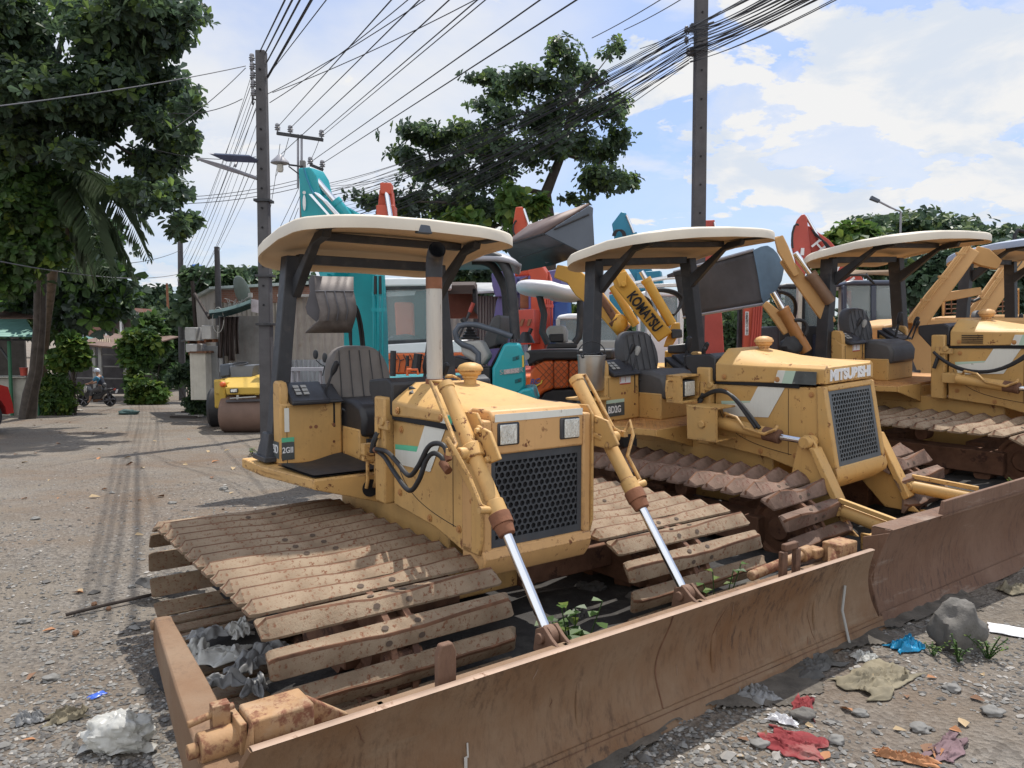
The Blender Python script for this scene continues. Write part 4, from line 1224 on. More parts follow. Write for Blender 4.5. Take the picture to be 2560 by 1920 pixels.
# distant poles
pc_b = gp(456, 1001); pc_t = at(450, 560, pc_b.y)
PC = pole('dark round pole at the right edge of the lane, banded low down', pc_t, pc_b, .20, .30, M_conc2, sq=False, holes=False)
mb = MB(); 
for yy in (700, 704, 735, 770): mb.cyl(at(453, yy, pc_b.y), at(453, yy - 3, pc_b.y), .15, n=14)
part(PC, mb, 'wire_band', M_lgrey)
ll = thing('street_lamp', 'blue-topped street lamp on a bent arm beside the dark round pole', 'street lamp', at(466, 690, pc_b.y))
mb = MB(); mb.tube([at(463, 760, pc_b.y - .2), at(464, 690, pc_b.y - .2), at(470, 672, pc_b.y - .3), at(484, 668, pc_b.y - .4)], .035, 8); part(ll, mb, 'arm', M_lamp)
mb = MB(); mb.blob(at(491, 666, pc_b.y - .5), (.26, .16, .10), 1, .05); part(ll, mb, 'lamp_head', M_blue)
pe = at(542, 617, 21); peb = gnd(at(552, 900, 21).x, 21.0)
PE = pole('dark stub pole leaning above the brick shack, without wires', pe, peb, .14, .22, M_conc2, sq=False, holes=False)
pf = at(417, 708, 44); pfb = gnd(pf.x + .1, 44.0)
PF = pole('thin rusty pole far down the lane in front of distant trees', pf, pfb, .12, .18, M_rust, sq=False, holes=False)
YD = 16.0
pd_t = at(1757, -330, YD); pd_b = at(1741, 1000, YD); pd_b.z = gz(pd_b.x, pd_b.y)
PD = pole('tall grey concrete pole rising behind the second bulldozer roof, carrying the thick wire bundle', pd_t, pd_b, .235, .27, M_conc2)
for q_ in (at(1743, 130, YD), at(1745, 70, YD)):
    mb = MB(); mb.box(q_, (.36, .36, .06)); part(PD, mb, 'steel_band', M_black, .005)
mb = MB(); mb.tube([at(1712, 78, YD - .2), at(1785, 55, YD - .2)], .02, 6); part(PD, mb, 'side_arm', M_black)
for q in ((1716, 85), (1716, 112), (1720, 140)): insulator(PD, at(*q, YD - .15), .7)
fl = thing('street_lamp', 'grey street lamp head on a thin arm over the far right tree', 'street lamp', at(2245, 540, 34))
mb = MB(); slab(mb, [at(2176, 494, 33), at(2198, 504, 33)], [.16, .12], .25, V((.2, 1, 0))); part(fl, mb, 'lamp_head', M_bgrey, .02)
b_ = at(2252, 530, 34)
mb = MB(); mb.tube([at(2196, 503, 33), at(2225, 518, 33.5), b_, V((b_.x + .1, 34.0, gz(b_.x, 34.0)))], .045, 8); part(fl, mb, 'arm', M_lamp)

# ------------------------------------------------------------------ wires
WG = 'overhead wires strung between the poles'
def wire(a, b, r=.012, sag=0.0, label='thin dark overhead wire', m=None):
    mb = MB()
    pts = [a + (b - a) * (i / 10) + V((0, 0, -sag * 4 * (i / 10) * (1 - i / 10))) for i in range(11)]
    mb.tube(pts, r * .82, 5)
    return centred(mb, 'overhead_wire', m or M_wire, label, 'wire', a, WG, smooth=60)
def ext(x0, y0, x1, y1, k): return (x0 + (x1 - x0) * k, y0 + (y1 - y0) * k)
def zz(x, y): return (450 + x / 2.765, y / 2.765)
L1_ = 'overhead wire rising from the tall left pole past the top of the picture'
for (a, b, r) in (((553, 355), (725, 0), .014), ((592, 362), (775, 0), .016), ((600, 430), (828, 0), .016), ((604, 530), (906, 0), .020), ((606, 540), (912, 0), .014), ((625, 500), (1010, 0), .009)):
    p, q = zz(*a), zz(*ext(*a, *b, 2.2))
    wire(at(*p, YA), at(*q, 6.5), r, .0, L1_)
L2_ = 'overhead wire climbing right from the cross arms of the slim pole'
for (a, b, r) in (((673, 880), (1460, 0), .015), ((763, 885), (1655, 0), .015), ((975, 920), (2055, 0), .015), ((990, 935), (2110, 0), .013), ((700, 1065), (1860, 0), .015), ((910, 1115), (2212, 195), .015), ((985, 1130), (2212, 340), .015)):
    p, q = zz(*a), zz(*ext(*a, *b, 1.7))
    wire(at(*p, YB), at(*q, 9), r, .0, L2_)
L3_ = 'thin overhead wire running from the tall left pole to upper right'
for (a, b, r) in (((605, 650), (1630, 0), .009), ((640, 640), (1960, 0), .009), ((620, 710), (1525, 0), .009)):
    p, q = zz(*a), zz(*ext(*a, *b, 1.6))
    wire(at(*p, YA), at(*q, 9), r, .1, L3_)
L4_ = 'overhead wire falling from the tall left pole to the dark round pole'
r4 = random.Random(3)
for k in range(11):
    y0 = 190 + k * 16 if k < 6 else 270 + (k - 6) * 42
    x0 = 628 + min(k, 6) * 2.2
    wire(at(x0, y0, YA), at(452 + r4.uniform(-3, 10) + k * 1.5, 640 + k * 11 + r4.uniform(-8, 8), pc_b.y), r4.choice((.005, .006, .008)), r4.uniform(.1, .5), L4_)
for (x0, y0, x1, y1) in ((747, 470, 660, 640), (750, 490, 672, 660), (746, 520, 690, 650), (700, 360, 676, 520), (722, 345, 690, 440), (797, 352, 768, 412)):
    wire(at(x0, y0, YB - .3), at(x1, y1, YB + 4), .014, .1, 'short slack wire hanging beside the slim pole')
L5_ = 'nearly level overhead wire running left from the slim pole'
for (y0, y1, r) in ((450, 478, .014), (459, 484, .014), (470, 492, .016)):
    wire(at(745, y0, YB), at(250, y1 + 12, 27), r, .3, L5_)
L6_ = 'single thin wire crossing in front of the dark left tree'
wire(at(614, 165, YA), at(-60, 272, 9.5), .010, .05, L6_, M_wireg)
wire(at(614, 170, YA), at(440, 318, 13), .009, .05, 'thin wire slanting down left from the tall left pole')
wire(at(606, 247, YA), at(430, 283, 14), .009, .1, 'thin wire running left from the lowest spool of the tall pole')
wire(at(640, 392, YA), at(380, 372, 13), .008, .1, 'thin wire running left from the solar street light')
wire(at(-20, 650, 13), at(452, 684, pc_b.y), .014, .25, 'pale wire sagging low across the lane', M_wireg)
wire(at(300, 660, 20), at(452, 625, pc_b.y), .012, .1, 'thin wire rising to the dark round pole')
r5 = random.Random(9)
L7_ = 'wire of the thick bundle slanting down left from the tall grey pole'
L8_ = 'wire of the thick bundle passing the tall grey pole to upper right'
for k in range(34):
    t = k / 33
    y0 = 66 + 92 * t + r5.uniform(-5, 5)
    P = at(1722 + r5.uniform(-5, 5), y0, YD - .25)
    q = at(757 + r5.uniform(-4, 4), 470 + 170 * t + r5.uniform(-12, 12), YB)
    rr = r5.choice((.008, .010, .013))
    wire(P, q, rr, r5.uniform(.25, .9), L7_)
    S = at(2140 - 230 * (1 - t) * .9 + r5.uniform(-14, 14), -42 + r5.uniform(-6, 6), 9.5)
    wire(P + V((.02, 0, .02)), P + (S - P) * 1.15, rr, r5.uniform(.0, .12), L8_)
for (x0, y0, x1, y1) in ((1480, 95, 1640, 0), (1560, 75, 1690, 0), (1600, 122, 1712, 70)):
    wire(at(x0, y0, 18), at(*ext(x0, y0, x1, y1, 1.8), 13), .012, .05, 'wire crossing the sky left of the tall grey pole')

# ------------------------------------------------------------------ shacks right of the lane
def flat(root, pts, th, name, m, bevel=0):
    mb = MB(); px(mb, pts, V(th)); return part(root, mb, name, m, bevel)
YS = 21.0
sh = thing('brick_shack', 'brick shack with a pale roof edge behind the yellow road roller', 'shack', gnd(at(600, 900, YS).x, YS))
def wallbox(root, x0, x1, y0, y1, Y, d, name, m, bevel=0):
    a, b = at(x0, y1, Y), at(x1, y0, Y)
    mb = MB(); mb.b2((a.x, Y, a.z), (b.x, Y + d, b.z)); return part(root, mb, name, m, bevel)
wallbox(sh, 554, 772, 716, 756, YS + .6, 3.0, 'brick_wall', M_brick)
mb = MB(); a = at(540, 716, YS + .6)
px(mb, [(488, 742, YS + 4), (540, 716, YS + .55), (540, 1010, YS + .55), (488, 1000, YS + 4)], V((.12, 0, 0))); part(sh, mb, 'side_wall', M_plate2)
mb = MB(); a, b = at(541, 1010, YS + .64), at(705, 1010, YS + .64); corrug(mb, a, b, (0, 0, at(541, 757, YS + .64).z - a.z), 14, .03); part(sh, mb, 'lower_wall', M_plate2, smooth=60)
mb = MB(); px(mb, [(522, 717, YS + .3), (772, 703, YS + .3), (772, 711, YS + .3), (522, 723, YS + .3)], V((0, 3.6, .15))); px(mb, [(470, 747, YS + 4.4), (526, 717, YS + .3), (530, 722, YS + .3), (474, 752, YS + 4.4)], V((.5, .3, 0))); part(sh, mb, 'roof', mat('pale_tin_roof', (.42, .50, .50), .5, var=.15), .005)
mb = MB(); mb.tube([at(487, 735, YS + 1), at(523, 795, YS - .6)], .05, 6); mb.tube([at(481, 703, YS + 2), at(492, 860, YS + 2)], .06, 6); part(sh, mb, 'timber_strut', M_wood)
# awning
aw = thing('awning', 'dark green rolled awning over a doorway hung with brown cloths', 'awning', at(575, 790, YS - .8))
mb = MB()
def awf(u, v):
    x = 523 + 104 * u; y = 790 - 26 * u ** 1.6
    a = PI * (.15 + .95 * v)
    p = at(x, y, YS - 1.4 + .9 * (1 - math.cos(a)) * .5)
    return p + V((0, 0, .16 * math.sin(a)))
mb.grid(awf, 14, 9); mb.grid(lambda u, v: awf(u, v) - V((0, 0, .03)), 14, 9)
part(aw, mb, 'canvas', M_tarp, smooth=60)
for k, (x, w, y1) in enumerate(((552, 14, 895), (566, 10, 890), (578, 16, 902), (592, 10, 885))):
    mb = MB()
    mb.grid(lambda u, v: at(x - w / 2 + w * u + 1.2 * math.sin(5 * v + k), 792 + (y1 - 792) * v, YS - .75 + .06 * math.sin(9 * u + k)), 8, 8)
    o = part(aw, mb, 'hanging_cloth', M_cloth, smooth=60)
    o.modifiers.new('thickness', 'SOLIDIFY').thickness = .012
wallbox(sh, 592, 650, 790, 930, YS - .05, .06, 'door_panel', mat('door_sheet', (.20, .20, .20), .7, var=.25, streak=.3))
mb = MB(); mb.tube([at(551, 790, YS - .7), at(553, 930, YS - .7)], .05, 8); part(sh, mb, 'door_post', M_plate)
# dish
ds = thing('satellite_dish', 'green-grey satellite dish tilted above the dark awning', 'satellite dish', at(612, 760, YS - .2))
mb = MB()
T = Matrix.Translation(at(597, 733, YS - .3)) @ Matrix.Rotation(R(58), 4, 'Z') @ Matrix.Rotation(R(72), 4, 'Y')
mb.grid(lambda u, v: (.46 * v * math.cos(2 * PI * u), .32 * v * math.sin(2 * PI * u), .12 * v * v), 26, 7, M=T, cu=True)
o = part(ds, mb, 'reflector', mat('green_grey_dish', (.17, .21, .19), .5), smooth=60); o.modifiers.new('thickness', 'SOLIDIFY').thickness = .015
mb = MB(); mb.tube([at(604, 755, YS - .2), at(626, 740, YS - .7)], .02, 6); mb.box(at(626, 738, YS - .7), (.09, .09, .12)); mb.tube([at(604, 758, YS - .2), at(606, 785, YS)], .03, 6); part(ds, mb, 'feed_arm', M_lgrey)
mb = MB()
r8 = random.Random(2)
for k in range(5):
    pts = [at(568 + 45 * i / 9 + r8.uniform(-7, 7), 762 - 20 * math.sin(i * .9 + k) * (.6) + r8.uniform(-6, 6), YS - .4) for i in range(10)]
    mb.tube(pts, .010, 5)
mb.tube([at(545 + 14 * math.cos(a), 800 + 32 * math.sin(a), YS - 1.2) for a in [i * .35 for i in range(18)]], .01, 5)
centred(mb, 'loose_cable', M_lgrey, 'tangle of white cable looped under the satellite dish', 'cable', at(590, 765, YS - .4))
# notice
nb = MB(); px(nb, [(628, 747, YS - 1), (648, 751, YS - 1), (648, 783, YS - 1), (628, 779, YS - 1)], V((0, .03, 0)))
centred(nb, 'notice_board', mat('faded_notice', (.50, .47, .52), .7, var=.2, scale=8), 'small pale notice board left of the tall concrete pole', 'notice', at(638, 783, YS - 1))
# air conditioners
def aircon(x, y, Y, label, w=.30, h=.36):
    p = at(x, y, Y)
    r = thing('air_conditioner', label, 'air conditioner', p, 0, None)
    mb = MB(); mb.b2((-w / 2, -.3, 0), (w / 2, .35, h)); mb.obj('casing', mat('aged_white_metal', (.42, .42, .41), .5, var=.15, streak=.3), r, .02)
    mb = MB(); mb.lathe([(.02, 0), (.15, 0), (.15, .02), (.13, .02), (.13, .01), (.02, .012)], Matrix.Translation((-w / 2 - .001, .02, h / 2)) @ Matrix.Rotation(-PI / 2, 4, 'Y'), 20); mb.obj('fan_grille', M_black, r)
    mb = MB(); mb.b2((-w / 2, -.13, -.08), (-w / 2 + .05, .3, 0)); mb.b2((w / 2 - .05, -.13, -.08), (w / 2, .3, 0)); mb.obj('bracket', M_rust, r)
aircon(488, 852, YS - .3, 'left air conditioner unit of the pair on the shack corner')
aircon(527, 848, YS - .8, 'right air conditioner unit of the pair, beside the awning', .26, .36)
aircon(490, 880, YS - .5, 'small air conditioner unit sitting on the white kiosk', .30, .22)
kq = thing('white_kiosk', 'stained white kiosk wall behind the bushes at the lane edge', 'kiosk', gnd(at(495, 990, YS - .6).x, YS - .6))
wallbox(kq, 477, 513, 882, 1000, YS - .7, .7, 'wall', mat('stained_white_wall', (.50, .48, .42), .8, var=.15, streak=.5, rcol=(.3, .24, .16)), .01)
wallbox(kq, 474, 516, 878, 883, YS - .8, .8, 'top', M_chain, .005)
wallbox(kq, 513, 545, 865, 1000, YS - .3, .4, 'post_panel', M_plate, .01)
mb = MB(); px(mb, [(452, 850, YS + 2), (476, 842, YS + 1), (476, 846, YS + 1), (452, 855, YS + 2)], V((.3, .8, 0))); part(kq, mb, 'flap_roof', M_black)
# corrugated wall behind the machines
cw = thing('sheet_metal_wall', 'long patched sheet metal wall behind the excavators', 'wall', gnd(at(900, 900, 17.5).x, 17.5))
a, b = at(700, 1000, 17.5), at(1320, 1000, 20.0)
mb = MB(); corrug(mb, (a.x, a.y, -1.2), (b.x, b.y, -1.2), (0, 0, 2.25), 60, .03); part(cw, mb, 'lower_sheet', mat('grey_blue_sheet', (.42, .45, .48), .55, metal=.2, var=.15, scale=1.2, rust=.3, rscale=2, rcol=(.25, .2, .16), streak=.4), smooth=60)
mb = MB(); corrug(mb, (a.x, a.y + .1, 1.03), (b.x, b.y + .1, 1.03), (0, 0, 1.5), 40, .02); part(cw, mb, 'upper_sheet', M_plate2, smooth=60)
mb = MB(); mb.b2((a.x, a.y - .06, 2.5), (a.x + 3.2, a.y + .3, 2.56)); part(cw, mb, 'capping', M_lgrey)
mb = MB(); px(mb, [(700, 800, 17.2), (716, 745, 17.2), (722, 745, 17.2), (728, 1000, 17.2), (716, 1000, 17.2)], V((0, .1, 0))); part(cw, mb, 'plank', M_wood)
tn = thing('sheet_shed', 'grey plank shed with a crumpled tin roof behind the turquoise mini excavator', 'shed', gnd(at(1200, 900, 19).x, 19.0))
a, b = at(1185, 740, 18.6), at(1300, 735, 18.8)
mb = MB(); corrug(mb, (a.x, a.y, -1), (b.x, b.y, -1), (0, 0, a.z + 1), 16, .03); part(tn, mb, 'plank_wall', mat('weathered_planks', (.22, .20, .19), .85, var=.25, stretch=(8, 8, .5)), smooth=0)
mb = MB(); px(mb, [(1182, 735, 18.2), (1306, 728, 18.4), (1270, 712, 21), (1190, 712, 21)], V((0, 0, .06))); part(tn, mb, 'roof', mat('crumpled_tin', (.45, .46, .47), .4, metal=.4, bump=1, bscale=3), .01)

# ------------------------------------------------------------------ left of the lane
st = thing('market_stall', 'green tin roofed stall at the left edge under the leaning tree', 'stall', gnd(at(30, 950, 24).x, 24.0))
a, b = at(-260, 842, 16.5), at(92, 842, 16.5)
def sheet(x0, x1, y0, y1, Y0, Y1, n, m, nm):
    A, B, U = at(x0, y1, Y0), at(x1, y1, Y0), at(x0, y0, Y1) - at(x0, y1, Y0)
    mb = MB(); k = n * 4; up = V((0, 0, 1))
    vs = []
    for i in range(k + 1):
        t = i / k
        p = A + U * t + up * (.025 * math.sin(i * PI / 2))
        vs += [p, p + (B - A)]
    mb.add(vs, [(2 * i, 2 * i + 1, 2 * i + 3, 2 * i + 2) for i in range(k)])
    o = part(st, mb, nm, m, smooth=60); o.modifiers.new('thickness', 'SOLIDIFY').thickness = .012
sheet(-300, 92, 795, 842, 21.8, 23.6, 7, M_tin, 'front_roof')
sheet(-300, 92, 768, 797, 23.5, 25.4, 6, M_rtin, 'back_roof')
mb = MB()
for x, y0, y1, Y in ((22, 845, 975, 22.2), (88, 845, 985, 22.2), (-60, 845, 985, 22.2)):
    p = at(x, y0, Y); mb.tube([p, V((p.x, p.y, gz(p.x, p.y)))], .05, 8)
part(st, mb, 'green_post', mat('green_painted_post', (.035, .14, .075), .6))
mb = MB(); mb.tube([at(0, 868, 22.3), at(22, 900, 22.2)], .03, 6); mb.tube([at(-100, 850, 22.1), at(90, 850, 22.1)], .03, 6); part(st, mb, 'brace', M_black)
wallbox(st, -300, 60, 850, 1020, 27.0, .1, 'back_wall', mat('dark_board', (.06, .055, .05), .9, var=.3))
mb = MB(); p = at(60, 940, 22.6); mb.b2((p.x - .9, p.y - .4, p.z - .04), (p.x + .3, p.y + .4, p.z)); mb.b2((p.x - .85, p.y - .3, -1.2), (p.x + .25, p.y + .3, p.z - .04)); part(st, mb, 'counter', mat('pale_counter', (.30, .29, .25), .7), .01)
mb = MB(); mb.lathe([(.09, 0), (.11, .22), (.12, .24), (.10, .24)], Matrix.Translation(at(60, 939, 22.4)), 16); centred(mb, 'red_bucket', M_hred, 'small red bucket on the stall counter', 'bucket', at(60, 939, 22.4))
YH = 42.0
bh = thing('brick_house', 'two storey brick house with dark brown upper front at the end of the lane', 'house', gnd(at(300, 950, YH).x, YH))
wallbox(bh, 226, 263, 765, 960, YH, 6, 'brick_wall', M_brick)
wallbox(bh, 263, 382, 786, 850, YH + .2, 5, 'upper_front', mat('brown_shutter', (.075, .058, .05), .85, var=.25, stretch=(5, 5, .4)))
wallbox(bh, 258, 392, 782, 787, YH - .6, 6, 'roof_edge', M_plate)
for x in (264, 302, 337, 379): wallbox(bh, x - 1.6, x + 1.6, 787, 850, YH - .1, .2, 'white_post', M_gwhite)
wallbox(bh, 380, 398, 800, 850, YH, 4, 'blue_panel', M_blue)
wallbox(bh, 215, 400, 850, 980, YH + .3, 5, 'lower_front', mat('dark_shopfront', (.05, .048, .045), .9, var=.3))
mb = MB(); px(mb, [(215, 770, YH - 1), (150, 790, YH - 1), (190, 755, YH + 3), (255, 752, YH + 3)], V((0, 0, .12))); part(bh, mb, 'side_roof', mat('pale_tin', (.5, .5, .52), .5))
wallbox(bh, 150, 216, 790, 970, YH + .2, 4, 'side_wall', mat('pale_blue_wall', (.36, .40, .44), .8, var=.15))
YL = 33.0
ls = thing('open_shed', 'low open shed with a thin sagging roof behind the motorcyclist', 'shed', gnd(at(250, 980, YL).x, YL))
mb = MB(); px(mb, [(178, 857, YL - 1.5), (329, 872, YL - 1.5), (329, 876, YL - 1.5), (178, 862, YL - 1.5)], V((0, 4.5, .5))); part(ls, mb, 'roof', M_rtin, .01)
mb = MB(); px(mb, [(190, 846, YL + 1), (236, 842, YL + 1), (250, 866, YL - .8), (196, 860, YL - .8)], V((0, .1, .05))); part(ls, mb, 'green_sheet', M_tin, .01)
mb = MB(); corrug(mb, at(243, 863, YL - .9), at(278, 866, YL - .9), at(243, 843, YL) - at(243, 863, YL - .9), 6, .05); part(ls, mb, 'tilted_sheet', mat('tan_corrugated', (.35, .29, .22), .7), smooth=60)
wallbox(ls, 150, 345, 866, 985, YL + 2.6, .1, 'back_wall', mat('dark_shed_wall', (.055, .052, .055), .9, var=.35))  # near-black tone over the whole back wall, varied at random
for x in (181, 235, 250, 312): wallbox(ls, x - 1.5, x + 1.5, 868, 985, YL - 1.2, .08, 'post', M_lgrey if x > 200 else M_wood)
mb = MB()
for y in (885, 915, 945): mb.tube([at(186, y, YL - 1.1), at(312, y + 2, YL - 1.1)], .035, 6)
part(ls, mb, 'rail', M_conc)
ah = thing('arched_house', 'small brick house with an arched opening and pale tarpaulin far down the lane', 'house', gnd(at(400, 960, 46).x, 46.0))
wallbox(ah, 378, 404, 888, 975, 46, 4, 'brick_wall', M_brick)
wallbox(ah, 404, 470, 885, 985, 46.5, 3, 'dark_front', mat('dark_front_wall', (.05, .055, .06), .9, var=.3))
mb = MB(); px(mb, [(410, 885, 45), (446, 893, 45), (446, 915, 43.5), (432, 912, 43.5)], V((0, .1, .1))); part(ah, mb, 'tarpaulin', mat('pale_tarpaulin', (.55, .53, .46), .8))
mb = MB(); px(mb, [(400, 880, 45.5), (450, 892, 45.5), (450, 888, 45.5), (404, 876, 45.5)], V((0, 4, .3))); part(ah, mb, 'roof', M_rtin)
mb = MB(); mb.tube([at(383 + 11 - 11 * math.cos(a), 968 - 18 - 48 * math.sin(a), 45.9) for a in [PI * i / 12 for i in range(13)]], .12, 6); part(ah, mb, 'arch_trim', M_lgrey)
# ------------------------------------------------------------------ machines behind the bulldozers
GE = 'excavators parked behind the bulldozers'
def cylinder(root, a, b, r, frac, m, name='hydraulic_cylinder', rr=None):
    mb = MB(); c = a + (b - a) * frac
    mb.cyl(a, c, r, n=14); mb.cyl(c - (b - a).normalized() * r * .8, c, r * 1.12, n=14)
    o = part(root, mb, name, m)
    mb = MB(); mb.cyl(c, b, rr or r * .55, n=12); part(root, mb, 'rod', M_chrome, parent=o)
    return o
def crawler_base(root, p, yaw, L=2.6, W=1.9, h=.62):
    """undercarriage of an excavator"""
    for s in (-1, 1):
        mb = MB()
        prof = []
        for k in range(28):
            t = 2 * PI * k / 28
            prof.append(((L / 2 - h / 2) * (1 if math.cos(t) > 0 else -1) + h / 2 * math.cos(t), h / 2 + h / 2 * math.sin(t)))
        mb.xz(prof, s * W / 2 - s * .40, s * W / 2)
        for k in range(22):
            x = -L / 2 + h / 2 + (L - h) * k / 21
            mb.b2((x - .03, s * W / 2 - s * .42, h), (x + .03, s * W / 2 + s * .01, h + .025))
        mb.v = [tuple(Matrix.Rotation(yaw, 3, 'Z') @ V(q)) for q in mb.v]
        mb.obj('crawler_track', M_chain, root)
    mb = MB(); mb.cyl((0, 0, h * .5), (0, 0, h + .25), .42, n=20); mb.b2((-.7, -W / 2 + .3, .2), (.7, W / 2 - .3, .5)); mb.obj('turntable', M_black, root)
def house(root, L, W, z0, z1, yaw, m, name='engine_cover', dx=-.5):
    mb = MB(); mb.prism([(-L / 2, -W / 2, 0), (-L / 2 + .15, -W / 2 - .0, 0), (L / 2, -W / 2, 0), (L / 2, W / 2, 0), (-L / 2 + .15, W / 2, 0), (-L / 2 - .12, W / 4, 0), (-L / 2 - .12, -W / 4, 0)], (dx, 0, z0), (dx, 0, z1))
    mb.v = [tuple(Matrix.Rotation(yaw, 3, 'Z') @ V(q)) for q in mb.v]
    return mb.obj(name, m, root, .05)
def zb(x, y): return (700 + x / 5.53, 400 + y / 5.53)
def zc(x, y): return (960 + x / 4.096, 640 + y / 4.096)
def zd(x, y): return (1400 + x / 3.95, 600 + y / 3.95)
def ze(x, y): return (1880 + x / 3.253, 500 + y / 3.253)
def zf(x, y): return (1100 + x / 2.765, 400 + y / 2.765)
SIDE = V((.55, 1, 0)).normalized()

# --- turquoise excavator with its arm hanging over the first bulldozer
Y1 = 9.6
g = gnd(at(930, 900, 10.6).x, 10.6)
E1 = thing('excavator', 'turquoise excavator with a high folded arm and a hanging grey bucket behind the front bulldozer', 'excavator', g, 0, GE)
mb = MB()
slab(mb, [at(918, 1010, Y1 + .4), at(915, 800, Y1 + .2), at(905, 640, Y1), at(868, 560, Y1 - .1), at(812, 520, Y1 - .2)], [.52, .47, .46, .42, .30], .34, V((.25, 1, -.1)))
part(E1, mb, 'boom', M_teal, .02)
mb = MB()
px(mb, [(745, 420, Y1 - .45), (775, 417, Y1 - .45), (789, 440, Y1 - .45), (800, 485, Y1 - .4), (845, 545, Y1 - .35), (848, 620, Y1 - .35), (838, 695, Y1 - .3), (800, 695, Y1 - .3), (770, 600, Y1 - .4), (762, 556, Y1 - .4), (752, 540, Y1 - .42)], V((.1, .26, 0)))
part(E1, mb, 'arm', M_teal, .015)
mb = MB()
px(mb, [zb(395, 470) + (Y1 - .47,), zb(440, 470) + (Y1 - .47,), zb(720, 790) + (Y1 - .45,), zb(690, 800) + (Y1 - .45,)], V((0, .03, 0)))
for d in (0, 22, 44):
    mb.tube([at(*zb(480 + d, 455 + d * .4), Y1 - .5), at(*zb(600 + d, 560 + d * .3), Y1 - .52), at(*zb(800 + d, 790), Y1 - .5)], .014, 8)
part(E1, mb, 'hydraulic_pipe', M_chrome)
mb = MB(); mb.cyl(at(*zb(335, 450), Y1 - .475), at(*zb(335, 450), Y1 - .46), .02, n=10); mb.blob(at(*zb(336, 590), Y1 - .46), (.02, .01, .095), 1, 0); part(E1, mb, 'slot', M_gwhite)
cylinder(E1, at(892, 570, Y1 - .25), at(*zb(395, 150), Y1 - .4), .075, .48, M_teal, 'arm_cylinder')
mb = MB()
mb.tube([at(*zb(330, 110), Y1 - .5), at(*zb(370, 250), Y1 - .5), at(*zb(430, 400), Y1 - .5), at(*zb(470, 470), Y1 - .52)], .013, 6); part(E1, mb, 'weld_rib', M_teal2)
mb = MB()
for x in (935, 946, 957): mb.tube([at(x, 1000, Y1 - .12), at(x, 860, Y1 - .17), at(x - 1, 690, Y1 - .2)], .016, 8)
for y in (735, 775): mb.box(at(946, y, Y1 - .18), (.17, .03, .045))
part(E1, mb, 'boom_pipe', M_teal, .002)
mb = MB()
for x in (938, 951): mb.tube([at(x, 735, Y1 - .2), at(x, 690, Y1 - .2)], .02, 8)
mb.tube(bez(at(878, 870, Y1 - .5), at(860, 720, Y1 - .7), at(905, 720, Y1 - .5), at(912, 900, Y1 - .3), 14), .018, 8)
mb.tube(bez(at(880, 900, Y1 - .5), at(868, 730, Y1 - .7), at(898, 740, Y1 - .5), at(906, 900, Y1 - .3), 14), .015, 8)
part(E1, mb, 'hydraulic_hose', M_rubber)
# bucket
BW = V((.42, .18, 0))
mb = MB()
bp = [(780, 690), (766, 735), (763, 768), (768, 788), (786, 806), (766, 832), (790, 828), (806, 815), (806, 735), (812, 690)]
px(mb, [(x, y, Y1 - .9) for x, y in ((778, 688), (770, 700), (774, 730), (763, 768), (767, 785), (790, 805), (798, 770), (790, 725), (800, 690))], V((.03, .01, 0)))
eb = part(E1, mb, 'bucket', M_bucket, .006)
mb = MB()
rows = [(786, 690), (788, 728), (792, 745), (800, 775), (797, 802), (786, 812), (764, 833)]
rowr = [(884, 692), (884, 728), (888, 745), (893, 775), (888, 800), (884, 812), (878, 832)]
mb.grid(lambda u, v: at(*[(rows[int(round(v * 6))][k] * (1 - u) + rowr[int(round(v * 6))][k] * u) for k in (0, 1)], Y1 - .9 - .12 * math.sin(PI * v) * 1 + .15 * u), 6, 7)
o = part(E1, mb, 'bucket_shell', mat('brown_bucket_steel', (.12, .105, .10), .6, metal=.3, var=.25, scale=3, rust=.4, rscale=4, rsoft=.3, rcol=(.13, .08, .06), dust=.3, dcol=(.19, .17, .16)), parent=None); o.modifiers.new('thickness', 'SOLIDIFY').thickness = .02
mb = MB()
for u in (.25, .5, .75): mb.tube([at(rows[i][0] * (1 - u) + rowr[i][0] * u, rows[i][1] * (1 - u) + rowr[i][1] * u, Y1 - .92 - .12 * math.sin(PI * i / 6) + .15 * u) for i in range(1, 5)], .008, 5)
mb.tube([at(rows[1][0] * (1 - u) + rowr[1][0] * u, 728, Y1 - .97 + .15 * u) for u in (0, .5, 1)], .01, 5)
part(E1, mb, 'bucket_seam', M_bucket)
mb = MB(); px(mb, [(800, 683, Y1 - .6), (818, 683, Y1 - .6), (818, 692, Y1 - .6), (800, 692, Y1 - .6)], V((0, .3, 0))); part(E1, mb, 'bucket_link', M_teal)
crawler_base(E1, g, .5); house(E1, 2.0, 1.7, .85, 1.25, .5, M_teal, dx=.9)

# --- orange excavator with a cab
Y2 = 13.0
g = gnd(at(1080, 900, 14).x, 14.0)
E2 = thing('excavator', 'orange excavator with a large windowed cab and a white cab roof', 'excavator', g, 0, GE)
def fr(root, pts, W, name, m, bevel=0):
    mb = MB(); px(mb, pts, V(W)); return part(root, mb, name, m, bevel)
fr(E2, [(955, 695, Y2 - .05), (1112, 694, Y2 - .05), (1112, 714, Y2 - .05), (955, 716, Y2 - .05)], (0, 1.5, 0), 'cab_roof', M_gwhite, .03)
for pts in ([(955, 716), (1112, 714), (1112, 722), (955, 724)], [(955, 852), (1112, 846), (1112, 856), (955, 864)], [(1076, 714), (1088, 714), (1088, 900), (1076, 900)], [(1104, 714), (1112, 714), (1112, 900), (1104, 900)], [(955, 716), (964, 716), (964, 862), (955, 862)]):
    fr(E2, [(x, y, Y2) for x, y in pts], (0, .08, 0), 'cab_frame', M_black, .01)
